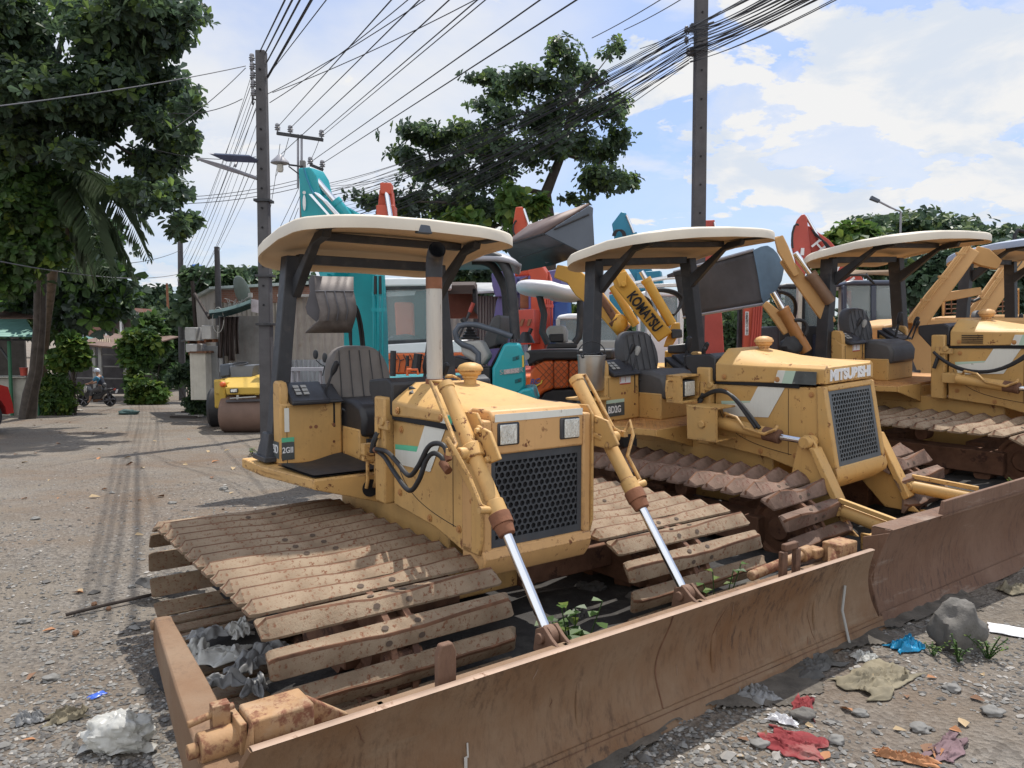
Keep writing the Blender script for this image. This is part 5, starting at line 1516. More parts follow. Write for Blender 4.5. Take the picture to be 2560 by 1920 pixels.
fr(E2, [(960, 722, Y2 + .04), (1108, 720, Y2 + .04), (1108, 850, Y2 + .04), (960, 855, Y2 + .04)], (0, .008, 0), 'windscreen', glass('cab_glass', (.35, .42, .42), .32))
fr(E2, [(955, 862, Y2 - .02), (1160, 850, Y2 - .02), (1160, 882, Y2 - .02), (955, 884, Y2 - .02)], (0, 1.4, 0), 'white_band', M_gwhite, .02)
fr(E2, [(955, 884, Y2 - .03), (1165, 880, Y2 - .03), (1170, 935, Y2 - .03), (955, 935, Y2 - .03)], (0, 1.4, 0), 'side_door', M_org, .03)
fr(E2, [(955, 720, Y2 + 1.4), (1110, 720, Y2 + 1.4), (1110, 880, Y2 + 1.4), (955, 880, Y2 + 1.4)], (0, .05, 0), 'cab_rear_panel', M_plast, .01)
fr(E2, [(985, 755, Y2 + .9), (1030, 755, Y2 + .9), (1034, 880, Y2 + .9), (992, 880, Y2 + .9)], (0, .3, 0), 'seat', M_org, .04)
fr(E2, [(965, 730, Y2 + .06), (1040, 726, Y2 + .06), (1036, 738, Y2 + .06), (965, 742, Y2 + .06)], (0, .01, 0), 'sticker', M_gwhite)
mb = MB(); mb.blob(at(1010, 852, Y2 + .5), (.3, .3, .12), 1, .1); part(E2, mb, 'dashboard', M_plast)
for k in range(14):
    pass
mb = MB()
for k in range(9):
    x = 960 + 16 * k
    mb.tube([at(x, 886, Y2 - .06), at(x + 8, 902, Y2 - .06), at(x + 4, 930, Y2 - .06)], .008, 4); mb.tube([at(x + 8, 902, Y2 - .06), at(x + 18, 898, Y2 - .06)], .008, 4)
part(E2, mb, 'mesh_lines', M_black)
mb = MB(); slab(mb, [at(968, 640, Y2 + 2.6), at(967, 540, Y2 + 2.5), at(967, 478, Y2 + 2.4)], [.40, .34, .25], .3, V((0, 1, 0))); mb.box(at(967, 532, Y2 + 2.4), (.36, .4, .25)); mb.box(at(967, 474, Y2 + 2.3), (.22, .3, .22)); part(E2, mb, 'boom', M_red, .02)
cylinder(E2, at(992, 640, Y2 + 2.0), at(966, 480, Y2 + 2.2), .09, .25, M_red, 'arm_cylinder')
crawler_base(E2, g, .3); house(E2, 2.6, 2.0, .85, 1.3, .3, M_org, dx=.6)

# --- turquoise mini excavator
Y3 = 8.3
g = gnd(at(1270, 900, 8.8).x, 8.8)
E3 = thing('mini_excavator', 'turquoise mini excavator with black curved roof posts and a pale grey console', 'excavator', g, 0, GE)
tp = [(1110, 1430), (1108, 1150), (1140, 1090), (1225, 905), (1260, 893), (1390, 893), (1432, 1000), (1455, 1335), (1400, 1400), (1290, 1445)]
fr(E3, [zc(*q) + (Y3,) for q in tp], (.02, .8, 0), 'rear_cover', M_teal, .03)
fr(E3, [zc(*q) + (Y3 - .02,) for q in ((1290, 1445), (1420, 1360), (1520, 1350), (1570, 1500), (1500, 1560), (1290, 1560))], (.06, .7, 0), 'counterweight', M_teal, .03)
for c in ((1355, 1045), (1378, 1275)):
    fr(E3, [zc(c[0] + a, c[1] + b) + (Y3 - .006,) for a, b in ((-40, -8), (30, -30), (30, 12), (-38, 32))], (0, .01, 0), 'handle_recess', mat('deep_teal', (.004, .12, .14), .4), .004)
    fr(E3, [zc(c[0] + a, c[1] + b) + (Y3 - .010,) for a, b in ((-2, -8), (10, -10), (10, 12), (-2, 14))], (0, .008, 0), 'latch', M_black)
fr(E3, [zc(*q) + (Y3 - .008,) for q in ((1230, 1165), (1382, 1145), (1382, 1195), (1230, 1212))], (0, .01, 0), 'model_sticker', mat('pink_sticker', (.55, .45, .45), .6))
q = at(*zc(1306, 1180), Y3 - .012)
text_part('lettering', 'SK35SR', .075, M_lgrey, E3, q - E3.location, (1, .0, .12), (0, 0, 1), .0, width=.26)
fr(E3, [zc(*q) + (Y3 - .008,) for q in ((1412, 1020), (1432, 1015), (1436, 1135), (1416, 1140))], (0, .01, 0), 'yellow_label', mat('yellow_label', (.6, .42, .06), .5))
fr(E3, [zc(*q) + (Y3 + .25,) for q in ((1095, 1120), (1210, 895), (1235, 900), (1125, 1130), (1110, 1440), (1085, 1440))], (0, .5, 0), 'black_moulding', M_plast, .02)
fr(E3, [zc(*q) + (Y3 + .1,) for q in ((960, 1140), (1090, 1135), (1095, 1400), (975, 1300))], (.1, .5, 0), 'side_panel', M_plast, .02)
fr(E3, [zc(*q) + (Y3 + .05,) for q in ((775, 870), (985, 862), (1072, 1030), (995, 1130), (860, 1050), (790, 1010))], (.05, .22, 0), 'armrest_console', M_lgrey, .03)
fr(E3, [zc(*q) + (Y3 + .1,) for q in ((665, 1040), (700, 1020), (860, 1060), (950, 1110), (860, 1150), (690, 1160))], (.05, .35, 0), 'lower_console', M_plast, .03)
mb = MB(); mb.lathe([(.10, 0), (.12, .015), (.075, .03), (.085, .045), (.055, .06), (.065, .075), (.04, .09), (.05, .105), (.02, .12), (.018, .17)], Matrix.Translation(at(*zc(880, 850), Y3 + .15)), 16); mb.tube([at(*zc(872, 780), Y3 + .15), at(*zc(850, 710), Y3 + .15)], .012, 8); mb.tube([at(*zc(850, 715), Y3 + .15), at(*zc(800, 640), Y3 + .15)], .03, 8); part(E3, mb, 'joystick', M_plast)
mb = MB(); mb.tube([at(*zc(755, 850), Y3 + .6), at(*zc(880, 570), Y3 + .6)], .016, 8); lv = part(E3, mb, 'tall_lever', M_black)
mb = MB(); mb.tube([at(*zc(878, 575), Y3 + .6), at(*zc(915, 480), Y3 + .6)], .024, 8); part(E3, mb, 'red_grip', M_hred, parent=lv)
mb = MB()
hr = [(965, 1120), (965, 1000), (900, 940), (800, 905), (745, 860), (730, 780), (770, 715), (850, 700), (950, 705), (1130, 760), (1310, 825)]
mb.tube([at(*zc(*q), Y3 + .05 + .0 * i) for i, q in enumerate(hr)], .032, 10); part(E3, mb, 'hand_rail', M_bgrey)
mb = MB()
sb = [(1010, 870), (1060, 740), (1100, 640), (1145, 602), (1185, 605), (1195, 640), (1180, 800), (1150, 920), (1060, 960)]
fr(E3, [zc(*q) + (Y3 + .35,) for q in sb], (.12, .5, 0), 'seat', M_vinyl2, .04)
for path, r_ in (([(1345, 850), (1330, 600), (1300, 300), (1270, 170), (1210, 60), (1120, 5), (980, -15)], .055), ([(1275, 800), (1255, 560), (1240, 360), (1180, 210), (1110, 100), (1010, 55), (900, 50)], .05)):
    mb = MB()
    P = [at(*zc(*q), Y3 + (.1 if r_ > .052 else .9)) for q in path]
    sp = []
    for i in range(len(P) - 1):
        p0, p1, p2, p3 = P[max(0, i - 1)], P[i], P[i + 1], P[min(len(P) - 1, i + 2)]
        for k in range(4):
            t = k / 4
            sp.append(.5 * ((2 * p1) + (p2 - p0) * t + (2 * p0 - 5 * p1 + 4 * p2 - p3) * t * t + (-p0 + 3 * p1 - 3 * p2 + p3) * t ** 3))
    mb.tube(sp + [P[-1]], r_, 12); part(E3, mb, 'roof_post', M_black)
mb = MB()
c0 = at(1205, 655, Y3 + .5)
mb.grid(lambda u, v: c0 + V((-.55 + 1.0 * u, -.5 + 1.1 * v, .17 * (1 - (2 * u - 1) ** 4) * (1 - .6 * (2 * v - 1) ** 4) - .07)), 16, 12)
o = part(E3, mb, 'roof', M_lamp, smooth=60); o.modifiers.new('thickness', 'SOLIDIFY').thickness = .04
crawler_base(E3, g, .6, 2.0, 1.5, .5); house(E3, 1.3, 1.3, .6, .95, .6, M_plast, 'floor_frame', .3)
# lever stand left of the seat, on the same machine
mb = MB()
for a, b, r_ in (((90, 1230), (95, 970), .035), ((330, 1190), (350, 1000), .05), ((420, 1100), (450, 860), .015), ((240, 1130), (240, 1020), .02), ((690, 960), (630, 800), .02)):
    mb = MB(); mb.tube([at(*zc(*a), Y3 + .6), at(*zc(*b), Y3 + .6)], r_, 8); part(E3, mb, 'control_lever', M_plast)
for q in ((280, 1165), (760, 1175)):
    mb = MB(); mb.tube([at(*zc(q[0] - 40, q[1] + 60), Y3), at(*zc(q[0] - 40, q[1]), Y3), at(*zc(q[0] + 60, q[1]), Y3), at(*zc(q[0] + 70, q[1] + 50), Y3)], .016, 8); part(E3, mb, 'guard_loop', M_org)

# --- orange mini excavator with a pale roof pad
Y4 = 10.6
g = gnd(at(1420, 900, 11.4).x, 11.4)
E4 = thing('mini_excavator', 'orange mini excavator with a plump white roof pad behind the turquoise one', 'excavator', g, 0, GE)
fr(E4, [zc(*q) + (Y4,) for q in ((1530, 1480), (1460, 1480), (1500, 1180), (1560, 1110), (1640, 1075), (1728, 1070), (1728, 1360), (1640, 1390))], (.3, 1.0, 0), 'rear_cover', M_org, .03)
fr(E4, [zc(*q) + (Y4 + .01,) for q in ((1734, 1070), (1880, 1070), (1880, 1350), (1734, 1362))], (.3, 1.0, 0), 'side_door', M_org, .03)
fr(E4, [zc(*q) + (Y4 + .02,) for q in ((1892, 1070), (2250, 1075), (2250, 1350), (1892, 1350))], (.3, 1.0, 0), 'side_cover', M_org, .03)
fr(E4, [zc(*q) + (Y4 + .05,) for q in ((1590, 1470), (1640, 1395), (1730, 1366), (2260, 1358), (2260, 1560), (1560, 1560))], (.3, 1.0, 0), 'lower_skirt', M_plast, .03)
fr(E4, [zc(*q) + (Y4 - .03,) for q in ((1440, 980), (1480, 965), (2350, 955), (2350, 1060), (1650, 1062), (1560, 1085), (1480, 1140))], (.3, 1.1, 0), 'top_band', M_plast, .03)
mb = MB(); mb.cyl(at(*zc(1452, 1025), Y4 - .06), at(*zc(1452, 1025), Y4 - .03), .055, n=20); part(E4, mb, 'round_badge', M_lgrey)
mb = MB()
for i in range(12):
    x0 = 1500 + i * 62
    mb.tube([at(*zc(x0, 1080), Y4 - .02), at(*zc(x0 + 260, 1350), Y4 - .02)], .004, 4); mb.tube([at(*zc(x0 + 260, 1080), Y4 - .02), at(*zc(x0, 1350), Y4 - .02)], .004, 4)
part(E4, mb, 'mesh_lines', M_chain)  # reflection of wire mesh, drawn as solid thin lines over the panels
mb = MB(); mb.tube([at(*zc(*q), Y4 - .03) for q in ((1490, 1340), (1560, 1330), (1610, 1300), (1618, 1272))], .012, 6); part(E4, mb, 'yellow_swoosh', mat('yellow_label', (.6, .42, .06), .5))
text_part('lettering', 'RC', .10, M_purple, E4, at(*zc(1548, 1285), Y4 - .03) - E4.location, (1, 0, .1), (.2, 0, 1), .004)
mb = MB()
cA = at(1376, 731, Y4 + .4)
def padf(u, v):
    a = 2 * PI * u; ph = -PI / 2 + PI * v
    ca, sa, cp, sp_ = math.cos(a), math.sin(a), math.cos(ph), math.sin(ph)
    f = lambda w, e: (1 if w >= 0 else -1) * abs(w) ** e
    return cA + V((.50 * f(cp, .5) * f(ca, .6), .55 * f(cp, .5) * f(sa, .6), .115 * f(sp_, .8) - .05 * f(cp, .5) * f(ca, .6) + (.03 if ca < .2 else 0)))
mb.grid(padf, 28, 12, cu=True); part(E4, mb, 'roof', mat('white_roof_pad', (.60, .60, .64), .5, var=.06, bump=.2, bscale=6), smooth=80)
mb = MB(); mb.tube([at(*zc(*q), Y4 + .2) for q in ((1590, 400), (1640, 600), (1620, 780), (1680, 900))], .05, 10); part(E4, mb, 'roof_post', M_black)
mb = MB(); mb.tube([at(*zc(*q), Y4 + .2) for q in ((2010, 420), (2010, 700), (1995, 830), (1950, 890))], .05, 10); part(E4, mb, 'roof_post', M_black)
fr(E4, [zc(*q) + (Y4 + .15,) for q in ((1690, 895), (1980, 890), (1980, 945), (1660, 950))], (0, .2, 0), 'post_base', M_plast, .02)
fr(E4, [zc(*q) + (Y4 + .4,) for q in ((1655, 890), (1655, 760), (1680, 715), (1840, 710), (1862, 760), (1870, 890))], (.05, .2, 0), 'seat_frame', M_lgrey, .04)
fr(E4, [zc(*q) + (Y4 + .36,) for q in ((1690, 885), (1690, 800), (1840, 795), (1840, 885))], (0, .1, 0), 'seat', M_plast, .02)
mb = MB(); mb.tube([at(*zc(1450, 870), Y4 + .5), at(*zc(1510, 740), Y4 + .5)], .03, 8); mb.lathe([(.14, 0), (.09, .1), (.05, .16)], Matrix.Translation(at(*zc(1450, 890), Y4 + .5)), 14); part(E4, mb, 'joystick', M_plast)
crawler_base(E4, g, .4, 2.2, 1.6, .5); house(E4, 1.5, 1.4, .6, 1.0, .4, M_plast, 'floor_frame', .4)

# --- red-orange excavator behind
Y5 = 15.0
g = gnd(at(1360, 900, 16).x, 16.0)
E5 = thing('excavator', 'red-orange excavator with an upright ribbed arm behind the white roof pad', 'excavator', g, 0, GE)
mb = MB(); slab(mb, [at(1348, 960, Y5 + .2), at(1350, 800, Y5 + .1), at(1352, 690, Y5), at(1330, 655, Y5)], [.28, .28, .34, .3], .35, V((.3, 1, 0))); part(E5, mb, 'arm', M_red, .02)
mb = MB()
for x in (1362, 1368, 1374, 1380): mb.tube([at(x, 830, Y5 - .05), at(x, 745, Y5 - .1), at(x - 8, 680, Y5 - .1)], .02, 8)
mb.box(at(1371, 765, Y5 - .12), (.2, .05, .06)); part(E5, mb, 'hydraulic_pipe', M_hred)
mb = MB(); px(mb, [(1328, 672, Y5 - .1), (1352, 668, Y5 - .1), (1375, 690, Y5 - .1), (1380, 720, Y5 - .1), (1345, 715, Y5 - .1)], V((.05, .3, 0))); part(E5, mb, 'arm_bracket', M_red, .02)
mb = MB(); px(mb, [(1290, 775, Y5 - .5), (1335, 772, Y5 - .5), (1336, 812, Y5 - .5), (1336, 860, Y5 - .5), (1300, 862, Y5 - .5), (1288, 820, Y5 - .5)], V((.2, .7, 0))); bk = part(E5, mb, 'bucket', M_hred, .02)
for x in (1300, 1318):
    mb = MB(); px(mb, [(x + 3, 798, Y5 - .56), (x + 10, 798, Y5 - .56), (x + 4, 815, Y5 - .6), (x - 2, 815, Y5 - .6)], V((.02, .05, 0))); part(E5, mb, 'bucket_tooth', M_rust, parent=bk)
mb = MB(); slab(mb, [at(1306, 690, Y5 + .6), at(1302, 600, Y5 + .5), at(1300, 560, Y5 + .5), at(1298, 520, Y5 + .4)], [.3, .3, .28, .14], .3, V((0, 1, 0))); part(E5, mb, 'boom_tip', M_red, .02)
cylinder(E5, at(1335, 600, Y5 + .3), at(1309, 522, Y5 + .3), .05, .3, M_red, 'arm_cylinder')
mb = MB(); mb.tube([at(1295 + 12 * math.cos(a), 572 + 22 * math.sin(a), Y5 + .3) for a in [i * .4 for i in range(12)]], .02, 6); part(E5, mb, 'hydraulic_hose', M_rubber)
mb = MB(); px(mb, [(1300, 700, Y5 + .1), (1320, 690, Y5 + .1), (1322, 770, Y5 + .1), (1300, 770, Y5 + .1)], V((0, .3, 0))); part(E5, mb, 'linkage', M_rust, .01)
crawler_base(E5, g, .2); house(E5, 2.4, 2.0, .85, 1.4, .2, M_red, dx=.6)
# --- purple and blue machines
def arm_thing(label, Y, arm, hs, m, extra=(), t=.3, body=True, side=V((.2, 1, 0)), cyl=None):
    pts = [at(*q, Y) for q in arm]
    g = gnd(pts[0].x, Y + 1)
    r = thing('excavator', label, 'excavator', g, 0, GE)
    mb = MB(); slab(mb, pts, hs, t, side); part(r, mb, 'boom', m, .02)
    for nm, poly, w, mm in extra:
        fr(r, [q + (Y - .3,) for q in poly], w, nm, mm, .02)
    if cyl: cylinder(r, at(*cyl[0], Y - .2), at(*cyl[1], Y - .2), .06, .45, m, 'arm_cylinder')
    if body:
        crawler_base(r, g, .3); house(r, 2.2, 1.9, .85, 1.3, .3, m, dx=.3)
    return r
arm_thing('purple machine with a raised lilac bucket behind the curved black roof posts', 17.5, [(1240, 960), (1250, 850), (1262, 760), (1285, 700)], [.4, .4, .35, .3], M_purple,
          (('bucket', [(1228, 684), (1262, 676), (1290, 690), (1292, 735), (1270, 742), (1238, 742), (1230, 715)], (.2, .8, 0), M_purple), ('rear_bucket', [(1298, 690), (1400, 672), (1404, 735), (1330, 775), (1298, 770)], (.2, .8, 0), M_purple)))
arm_thing('royal blue excavator arm seen between the white roof pad and the yellow loader', 18.5, [(1400, 960), (1398, 820), (1402, 760), (1412, 700)], [.5, .5, .42, .3], M_blue,
          (('second_arm', [(1448, 735), (1470, 730), (1484, 800), (1462, 800)], (.1, .3, 0), M_blue), ('knuckle', [(1386, 760), (1420, 748), (1422, 800), (1384, 802)], (.1, .3, 0), M_blue)))
# blue excavator with the curved tip above the second roof
Y7 = 18.0
E7 = arm_thing('blue excavator whose curved boom tip shows above the second bulldozer roof', Y7, [(1650, 960), (1640, 800), (1610, 690), (1565, 610), (1552, 560), (1560, 533)], [.5, .5, .45, .5, .4, .12], M_teal2,
          (('pipe_block', [(1590, 680), (1650, 676), (1658, 722), (1595, 728)], (.1, .3, 0), M_teal2), ('lower_arm', [(1628, 745), (1650, 742), (1656, 810), (1634, 812)], (.1, .3, 0), M_teal2), ('knuckle', [(1522, 738), (1550, 730), (1552, 790), (1528, 780)], (.1, .3, 0), M_teal2)), cyl=((1600, 620), (1566, 537)))
mb = MB()
for k in range(3): mb.tube([at(1545 + 13 * math.cos(a) + 3 * k, 590 - 15 * math.sin(a), Y7 - .3) for a in [i * .35 for i in range(10)]], .02, 6)
part(E7, mb, 'hydraulic_hose', M_rubber)
# dull red excavator with lettered boom
Y8 = 16.0
E8 = arm_thing('dull red excavator with white lettering on its bent boom at the right', Y8, [(2260, 960), (2200, 830), (2120, 700), (2050, 620), (2005, 580)], [.55, .5, .45, .42, .3], M_hred, (), cyl=((2080, 655), (2015, 540)))
mb = MB(); px(mb, [(2012, 535, Y8 - .3), (2018, 545, Y8 - .3), (2022, 590, Y8 - .3), (2030, 640, Y8 - .3), (2012, 690, Y8 - .3), (1994, 690, Y8 - .3), (1988, 650, Y8 - .3), (1978, 610, Y8 - .3), (1980, 580, Y8 - .3), (1992, 550, Y8 - .3), (2004, 536, Y8 - .3)], V((.1, .3, 0))); part(E8, mb, 'arm', M_hred, .02)
text_part('lettering', 'HITACHI', .34, M_gwhite, E8, at(2092, 668, Y8 - .35) - E8.location, at(2150, 735, Y8) - at(2040, 610, Y8), at(2110, 660, Y8) - at(2100, 668, Y8), .004, width=1.35)
mb = MB(); px(mb, [(2003, 620, Y8 - .34), (2011, 620, Y8 - .34), (2010, 638, Y8 - .34), (2001, 638, Y8 - .34)], V((0, .02, 0))); part(E8, mb, 'plate', M_gwhite)
mb = MB()
for k in range(4): mb.tube([at(2030 + 2 * k, 575 + 4 * k, Y8 - .4), at(2055 + 3 * k, 600 + 2 * k, Y8 - .45), at(2090 + 4 * k, 650, Y8 - .4)], .018, 6)
mb.tube([at(1992 + 12 * math.cos(a), 600 + 40 * math.sin(a), Y8 - .4) for a in (2.6, 3.1, 3.6, 4.2, 4.7, 5.1)], .022, 6)
part(E8, mb, 'hydraulic_hose', M_rubber)
# red upright arm with a notice
Y9 = 13.5
E9 = arm_thing('bright red excavator arm standing upright with a white lettered notice', Y9, [(1876, 1000), (1878, 880), (1880, 760), (1888, 690)], [.30, .30, .30, .25], M_red, (), t=.3)
mb = MB()
for x in (1886, 1892, 1898, 1904): mb.tube([at(x - 12, 900, Y9 - .2), at(x - 4, 830, Y9 - .2), at(x, 765, Y9 - .2)], .022, 8)
part(E9, mb, 'hydraulic_pipe', M_hred)
fr(E9, [(1864, 779, Y9 - .22), (1872, 779, Y9 - .22), (1871, 838, Y9 - .22), (1863, 838, Y9 - .22)], (0, .02, 0), 'notice', M_gwhite)
for i, ch in enumerate('作業範囲内立入禁止'):
    text_part('lettering', ch, .046, M_core, E9, at(1867.5, 784 + 6.2 * i, Y9 - .225) - E9.location, (1, 0, 0), (0, 0, 1))
mb = MB(); px(mb, [(1845, 870, Y9 + .1), (1856, 870, Y9 + .1), (1854, 760, Y9 + .1), (1848, 760, Y9 + .1)], V((0, .1, 0))); part(E9, mb, 'black_post', M_black)
# red tip right behind the grey pole
E10 = arm_thing('small red boom tip peeping out right of the tall grey pole', 20.0, [(1790, 960), (1780, 800), (1772, 640), (1772, 552)], [.5, .5, .4, .28], M_hred, (), body=False, cyl=((1800, 640), (1786, 555)))
# --- yellow wheel loader with lettered arm
def wheel(root, c, r, w, ax, m=M_rubber):
    mb = MB(); T = Matrix.Translation(c) @ V(ax).to_track_quat('Z', 'Y').to_matrix().to_4x4()
    mb.lathe([(r * .55, -w / 2), (r * .9, -w / 2), (r, -w / 3), (r, w / 3), (r * .9, w / 2), (r * .55, w / 2)], T, 28)
    o = part(root, mb, 'tyre', m)
    mb = MB(); mb.lathe([(.03, -w * .3), (r * .56, -w * .35), (r * .56, w * .35), (.03, w * .3)], T, 24); part(root, mb, 'rim', M_lgrey, parent=o)
YK = 8.9
g = gnd(at(1680, 900, 9.6).x, 9.6)
K1 = thing('wheel_loader', 'yellow loader with black lettering on its arm and a raised grey bucket', 'loader', g)
e_ = [(720, 510), (1035, 313), (1060, 330), (1057, 380), (1070, 620), (1000, 652)]
Wb = at(*zf(440, 598), YK + 1.3) - at(*zf(720, 510), YK)
fr(K1, [zf(*q) + (YK,) for q in ((1000, 652), (560, 560), (720, 510))], Wb, 'bucket_floor', M_bucket, .004) if False else None
mb = MB()
E0 = [at(*zf(*q), YK) for q in ((720, 510), (1035, 313))]
mb.add([E0[0], E0[1], E0[1] + Wb * 1.35, E0[0] + Wb], [(0, 1, 2, 3)])
bk = part(K1, mb, 'bucket', mat('worn_brown_bucket', (.13, .09, .08), .6, metal=.2, var=.3, scale=3, rust=.4, rscale=3, rsoft=.3, rcol=(.15, .075, .05))); bk.modifiers.new('thickness', 'SOLIDIFY').thickness = .03
mb = MB()
P1_, P2_ = at(*zf(1000, 652), YK), at(*zf(720, 510), YK)
Wc = at(*zf(560, 770), YK + 1.3) - at(*zf(1000, 652), YK)
nn = 8
mb.add([P2_, P1_, P1_ + Wc * .45 + V((0, .1, -.02)), P1_ + Wc, P2_ + Wb], [(0, 1, 2, 3, 4)])
o = part(K1, mb, 'bucket_back', M_bucket, parent=None); o.modifiers.new('thickness', 'SOLIDIFY').thickness = .03
fr(K1, [zf(*q) + (YK - .02,) for q in e_], (.0, .05, .0), 'bucket_side', M_bgrey, .01)
mb = MB(); mb.tube([at(*zf(790, 478), YK - .03), at(*zf(1030, 375), YK - .03)], .012, 6); mb.tube([P2_, P2_ + Wb], .012, 6); mb.tube([P1_ + (P2_ - P1_) * .5, P1_ + (P2_ - P1_) * .5 + Wc * .7], .01, 6); part(K1, mb, 'bucket_seam', M_black)
mb = MB(); slab(mb, [at(*zd(560, 300), YK - .3), at(*zd(620, 420), YK - .3), at(*zd(820, 680), YK - .3), at(*zd(1040, 960), YK - .3)], [.16, .20, .19, .19], .08, V((-.3, -1, 0))); part(K1, mb, 'lift_arm', M_kyel, .015)
dA, dB = at(*zd(690, 530), YK - .36), at(*zd(975, 890), YK - .36)
dx_ = (dB - dA).normalized(); dn = V((.3, 1, 0)).normalized(); 
up_ = dx_.cross(V((0, -1, 0))).normalized()
up_ = -up_ if up_.z < 0 else up_
text_part('lettering', 'KOMATSU', .165, M_core, K1, (dA + dB) / 2 - K1.location, dx_, up_, .006, width=(dB - dA).length * .98)
mb = MB(); slab(mb, [at(*zd(-40, 310), YK + .5), at(*zd(120, 350), YK + .45), at(*zd(230, 470), YK + .4), at(*zd(330, 560), YK + .35), at(*zd(480, 720), YK + .3), at(*zd(640, 900), YK + .2)], [.16, .22, .26, .24, .20, .2], .08, V((-.3, -1, 0))); part(K1, mb, 'lift_arm', M_kyel, .015)
mb = MB(); mb.cyl(at(*zd(280, 380), YK + .2), at(*zd(555, 800), YK + .1), .045, n=12); mb.cyl(at(*zd(535, 780), YK + .1), at(*zd(640, 900), YK + .1), .085, n=14); tc_ = part(K1, mb, 'tilt_cylinder', M_chain)
mb = MB(); mb.blob(at(*zd(590, 830), YK + .08), (.10, .10, .12), 3, .15); part(K1, mb, 'cylinder_head', M_kyel)
mb = MB(); mb.cyl(at(*zd(520, 460), YK + .1), at(*zd(750, 840), YK), .05, n=12); part(K1, mb, 'lift_cylinder', M_kyel)
cylinder(K1, at(*zd(1105, 830), YK - .3), at(*zd(800, 310), YK - .3), .055, .86, M_kyel, 'tilt_cylinder')
mb = MB(); slab(mb, [at(*zd(600, 320), YK - .36), at(*zd(622, 460), YK - .36)], [.13, .08], .04, V((-.3, -1, 0))); mb.cyl(at(*zd(628, 435), YK - .42), at(*zd(628, 435), YK - .36), .03, n=12); part(K1, mb, 'pin_link', M_kyel, .006)
mb = MB()
mb.tube(bez(at(*zd(960, 490), YK - .3), at(*zd(1120, 480), YK - .2), at(*zd(1330, 540), YK), at(*zd(1120, 740), YK - .2), 14), .018, 8)
mb.tube(bez(at(*zd(960, 500), YK - .3), at(*zd(1100, 500), YK - .2), at(*zd(1300, 560), YK), at(*zd(1120, 740), YK - .2), 14), .018, 8)
mb.tube(bez(at(*zd(780, 560), YK - .2), at(*zd(870, 540), YK), at(*zd(930, 640), YK), at(*zd(900, 720), YK), 10), .015, 8)
part(K1, mb, 'hydraulic_hose', M_rubber)
fr(K1, [zd(*q) + (YK - .2,) for q in ((1110, 815), (1185, 815), (1190, 900), (1110, 1050), (1020, 1060))], (.1, .5, 0), 'arm_tower', M_kyel, .015)
fr(K1, [zd(*q) + (YK - .3,) for q in ((1095, 880), (1200, 880), (1205, 965), (1100, 975))], (.05, .2, 0), 'work_lamp', M_black, .015)
mb = MB(); b0 = at(1680, 960, 9.6)
mb.b2((b0.x - .5, 9.2, -.1), (b0.x + 1.3, 10.6, 1.25)); part(K1, mb, 'chassis', M_kyel, .05)
fr(K1, [zd(*q) + (YK - .9,) for q in ((1060, 1040), (1250, 1020), (1320, 1030), (1330, 1090), (1270, 1125), (1060, 1120))], (.2, .5, 0), 'battery_cover', M_plast, .02)
fr(K1, [zd(*q) + (YK - .7,) for q in ((1030, 1090), (1310, 1120), (1310, 1300), (1030, 1300))], (.2, .5, 0), 'fender', M_kyel, .02)
for dx in (-.2, 1.2): wheel(K1, V((b0.x + dx, 9.2, gz(b0.x, 9.2) + .55)), .55, .35, (0, 1, 0)); wheel(K1, V((b0.x + dx, 10.7, gz(b0.x, 10.7) + .55)), .55, .35, (0, 1, 0))

# --- second loader with the blue-sided bucket
YM = 8.6
g = gnd(at(2060, 900, 9.6).x, 9.6)
K2 = thing('wheel_loader', 'faded tan loader holding up a dark bucket with a blue rounded side', 'loader', g)
ep = [(1905, 100), (1985, 62), (2050, 52), (2105, 85), (2150, 135), (2192, 215), (2212, 290), (2190, 400), (2140, 500), (2080, 575), (2010, 632), (1985, 560), (1950, 330)]
fr(K2, [zd(*q) + (YM,) for q in ep], (.02, .06, 0), 'bucket_side', M_bblue, .008)
Wl = at(*zd(1120, 318), YM + .9) - at(*zd(1905, 100), YM)
Wm = at(*zd(1215, 765), YM + .9) - at(*zd(2010, 632), YM)
mb = MB()
A, B = at(*zd(1905, 100), YM + .03), at(*zd(2010, 632), YM + .03)
Cn = at(*zd(2200, 290), YM + .5)
mb.grid(lambda u, v: (A * (1 - v) + B * v) + (Wl * (1 - v) + Wm * v) * u + V((.10, 0, 0)) * math.sin(PI * v) * (1 - u) * .3, 10, 10)
o = part(K2, mb, 'bucket', M_bucket, smooth=60); o.modifiers.new('thickness', 'SOLIDIFY').thickness = .03
mb = MB(); mb.tube([A + V((0, -.02, 0)), A + Wl], .018, 6); mb.tube([B + V((0, -.02, 0)), B + Wm], .018, 6); part(K2, mb, 'bucket_rim', M_lamp)
mb = MB(); px(mb, [zd(1120, 318) + (YM + .9,), zd(1300, 270) + (YM + .7,), zd(1310, 330) + (YM + .7,), zd(1125, 350) + (YM + .9,)], V((0, .4, 0))); part(K2, mb, 'cutting_edge', M_black)
for pts, hs, nm in (([(215, 300), (250, 400), (360, 620)], [.09, .12, .06], 'link'), ([(255, 480), (330, 570), (470, 760), (640, 1010)], [.10, .13, .14, .13], 'lift_arm'), ([(100, 840), (180, 920), (290, 1080)], [.07, .11, .10], 'lift_arm')):
    mb = MB(); slab(mb, [at(*ze(*q), YM - .3 if nm != 'link' else YM - .4) for q in pts], hs, .09, V((-.3, -1, 0))); part(K2, mb, nm, M_tan, .012)
cylinder(K2, at(*ze(640, 830), YM - .4), at(*ze(350, 430), YM - .4), .06, .58, mat('brown_cylinder', (.20, .12, .075), .5), 'tilt_cylinder')
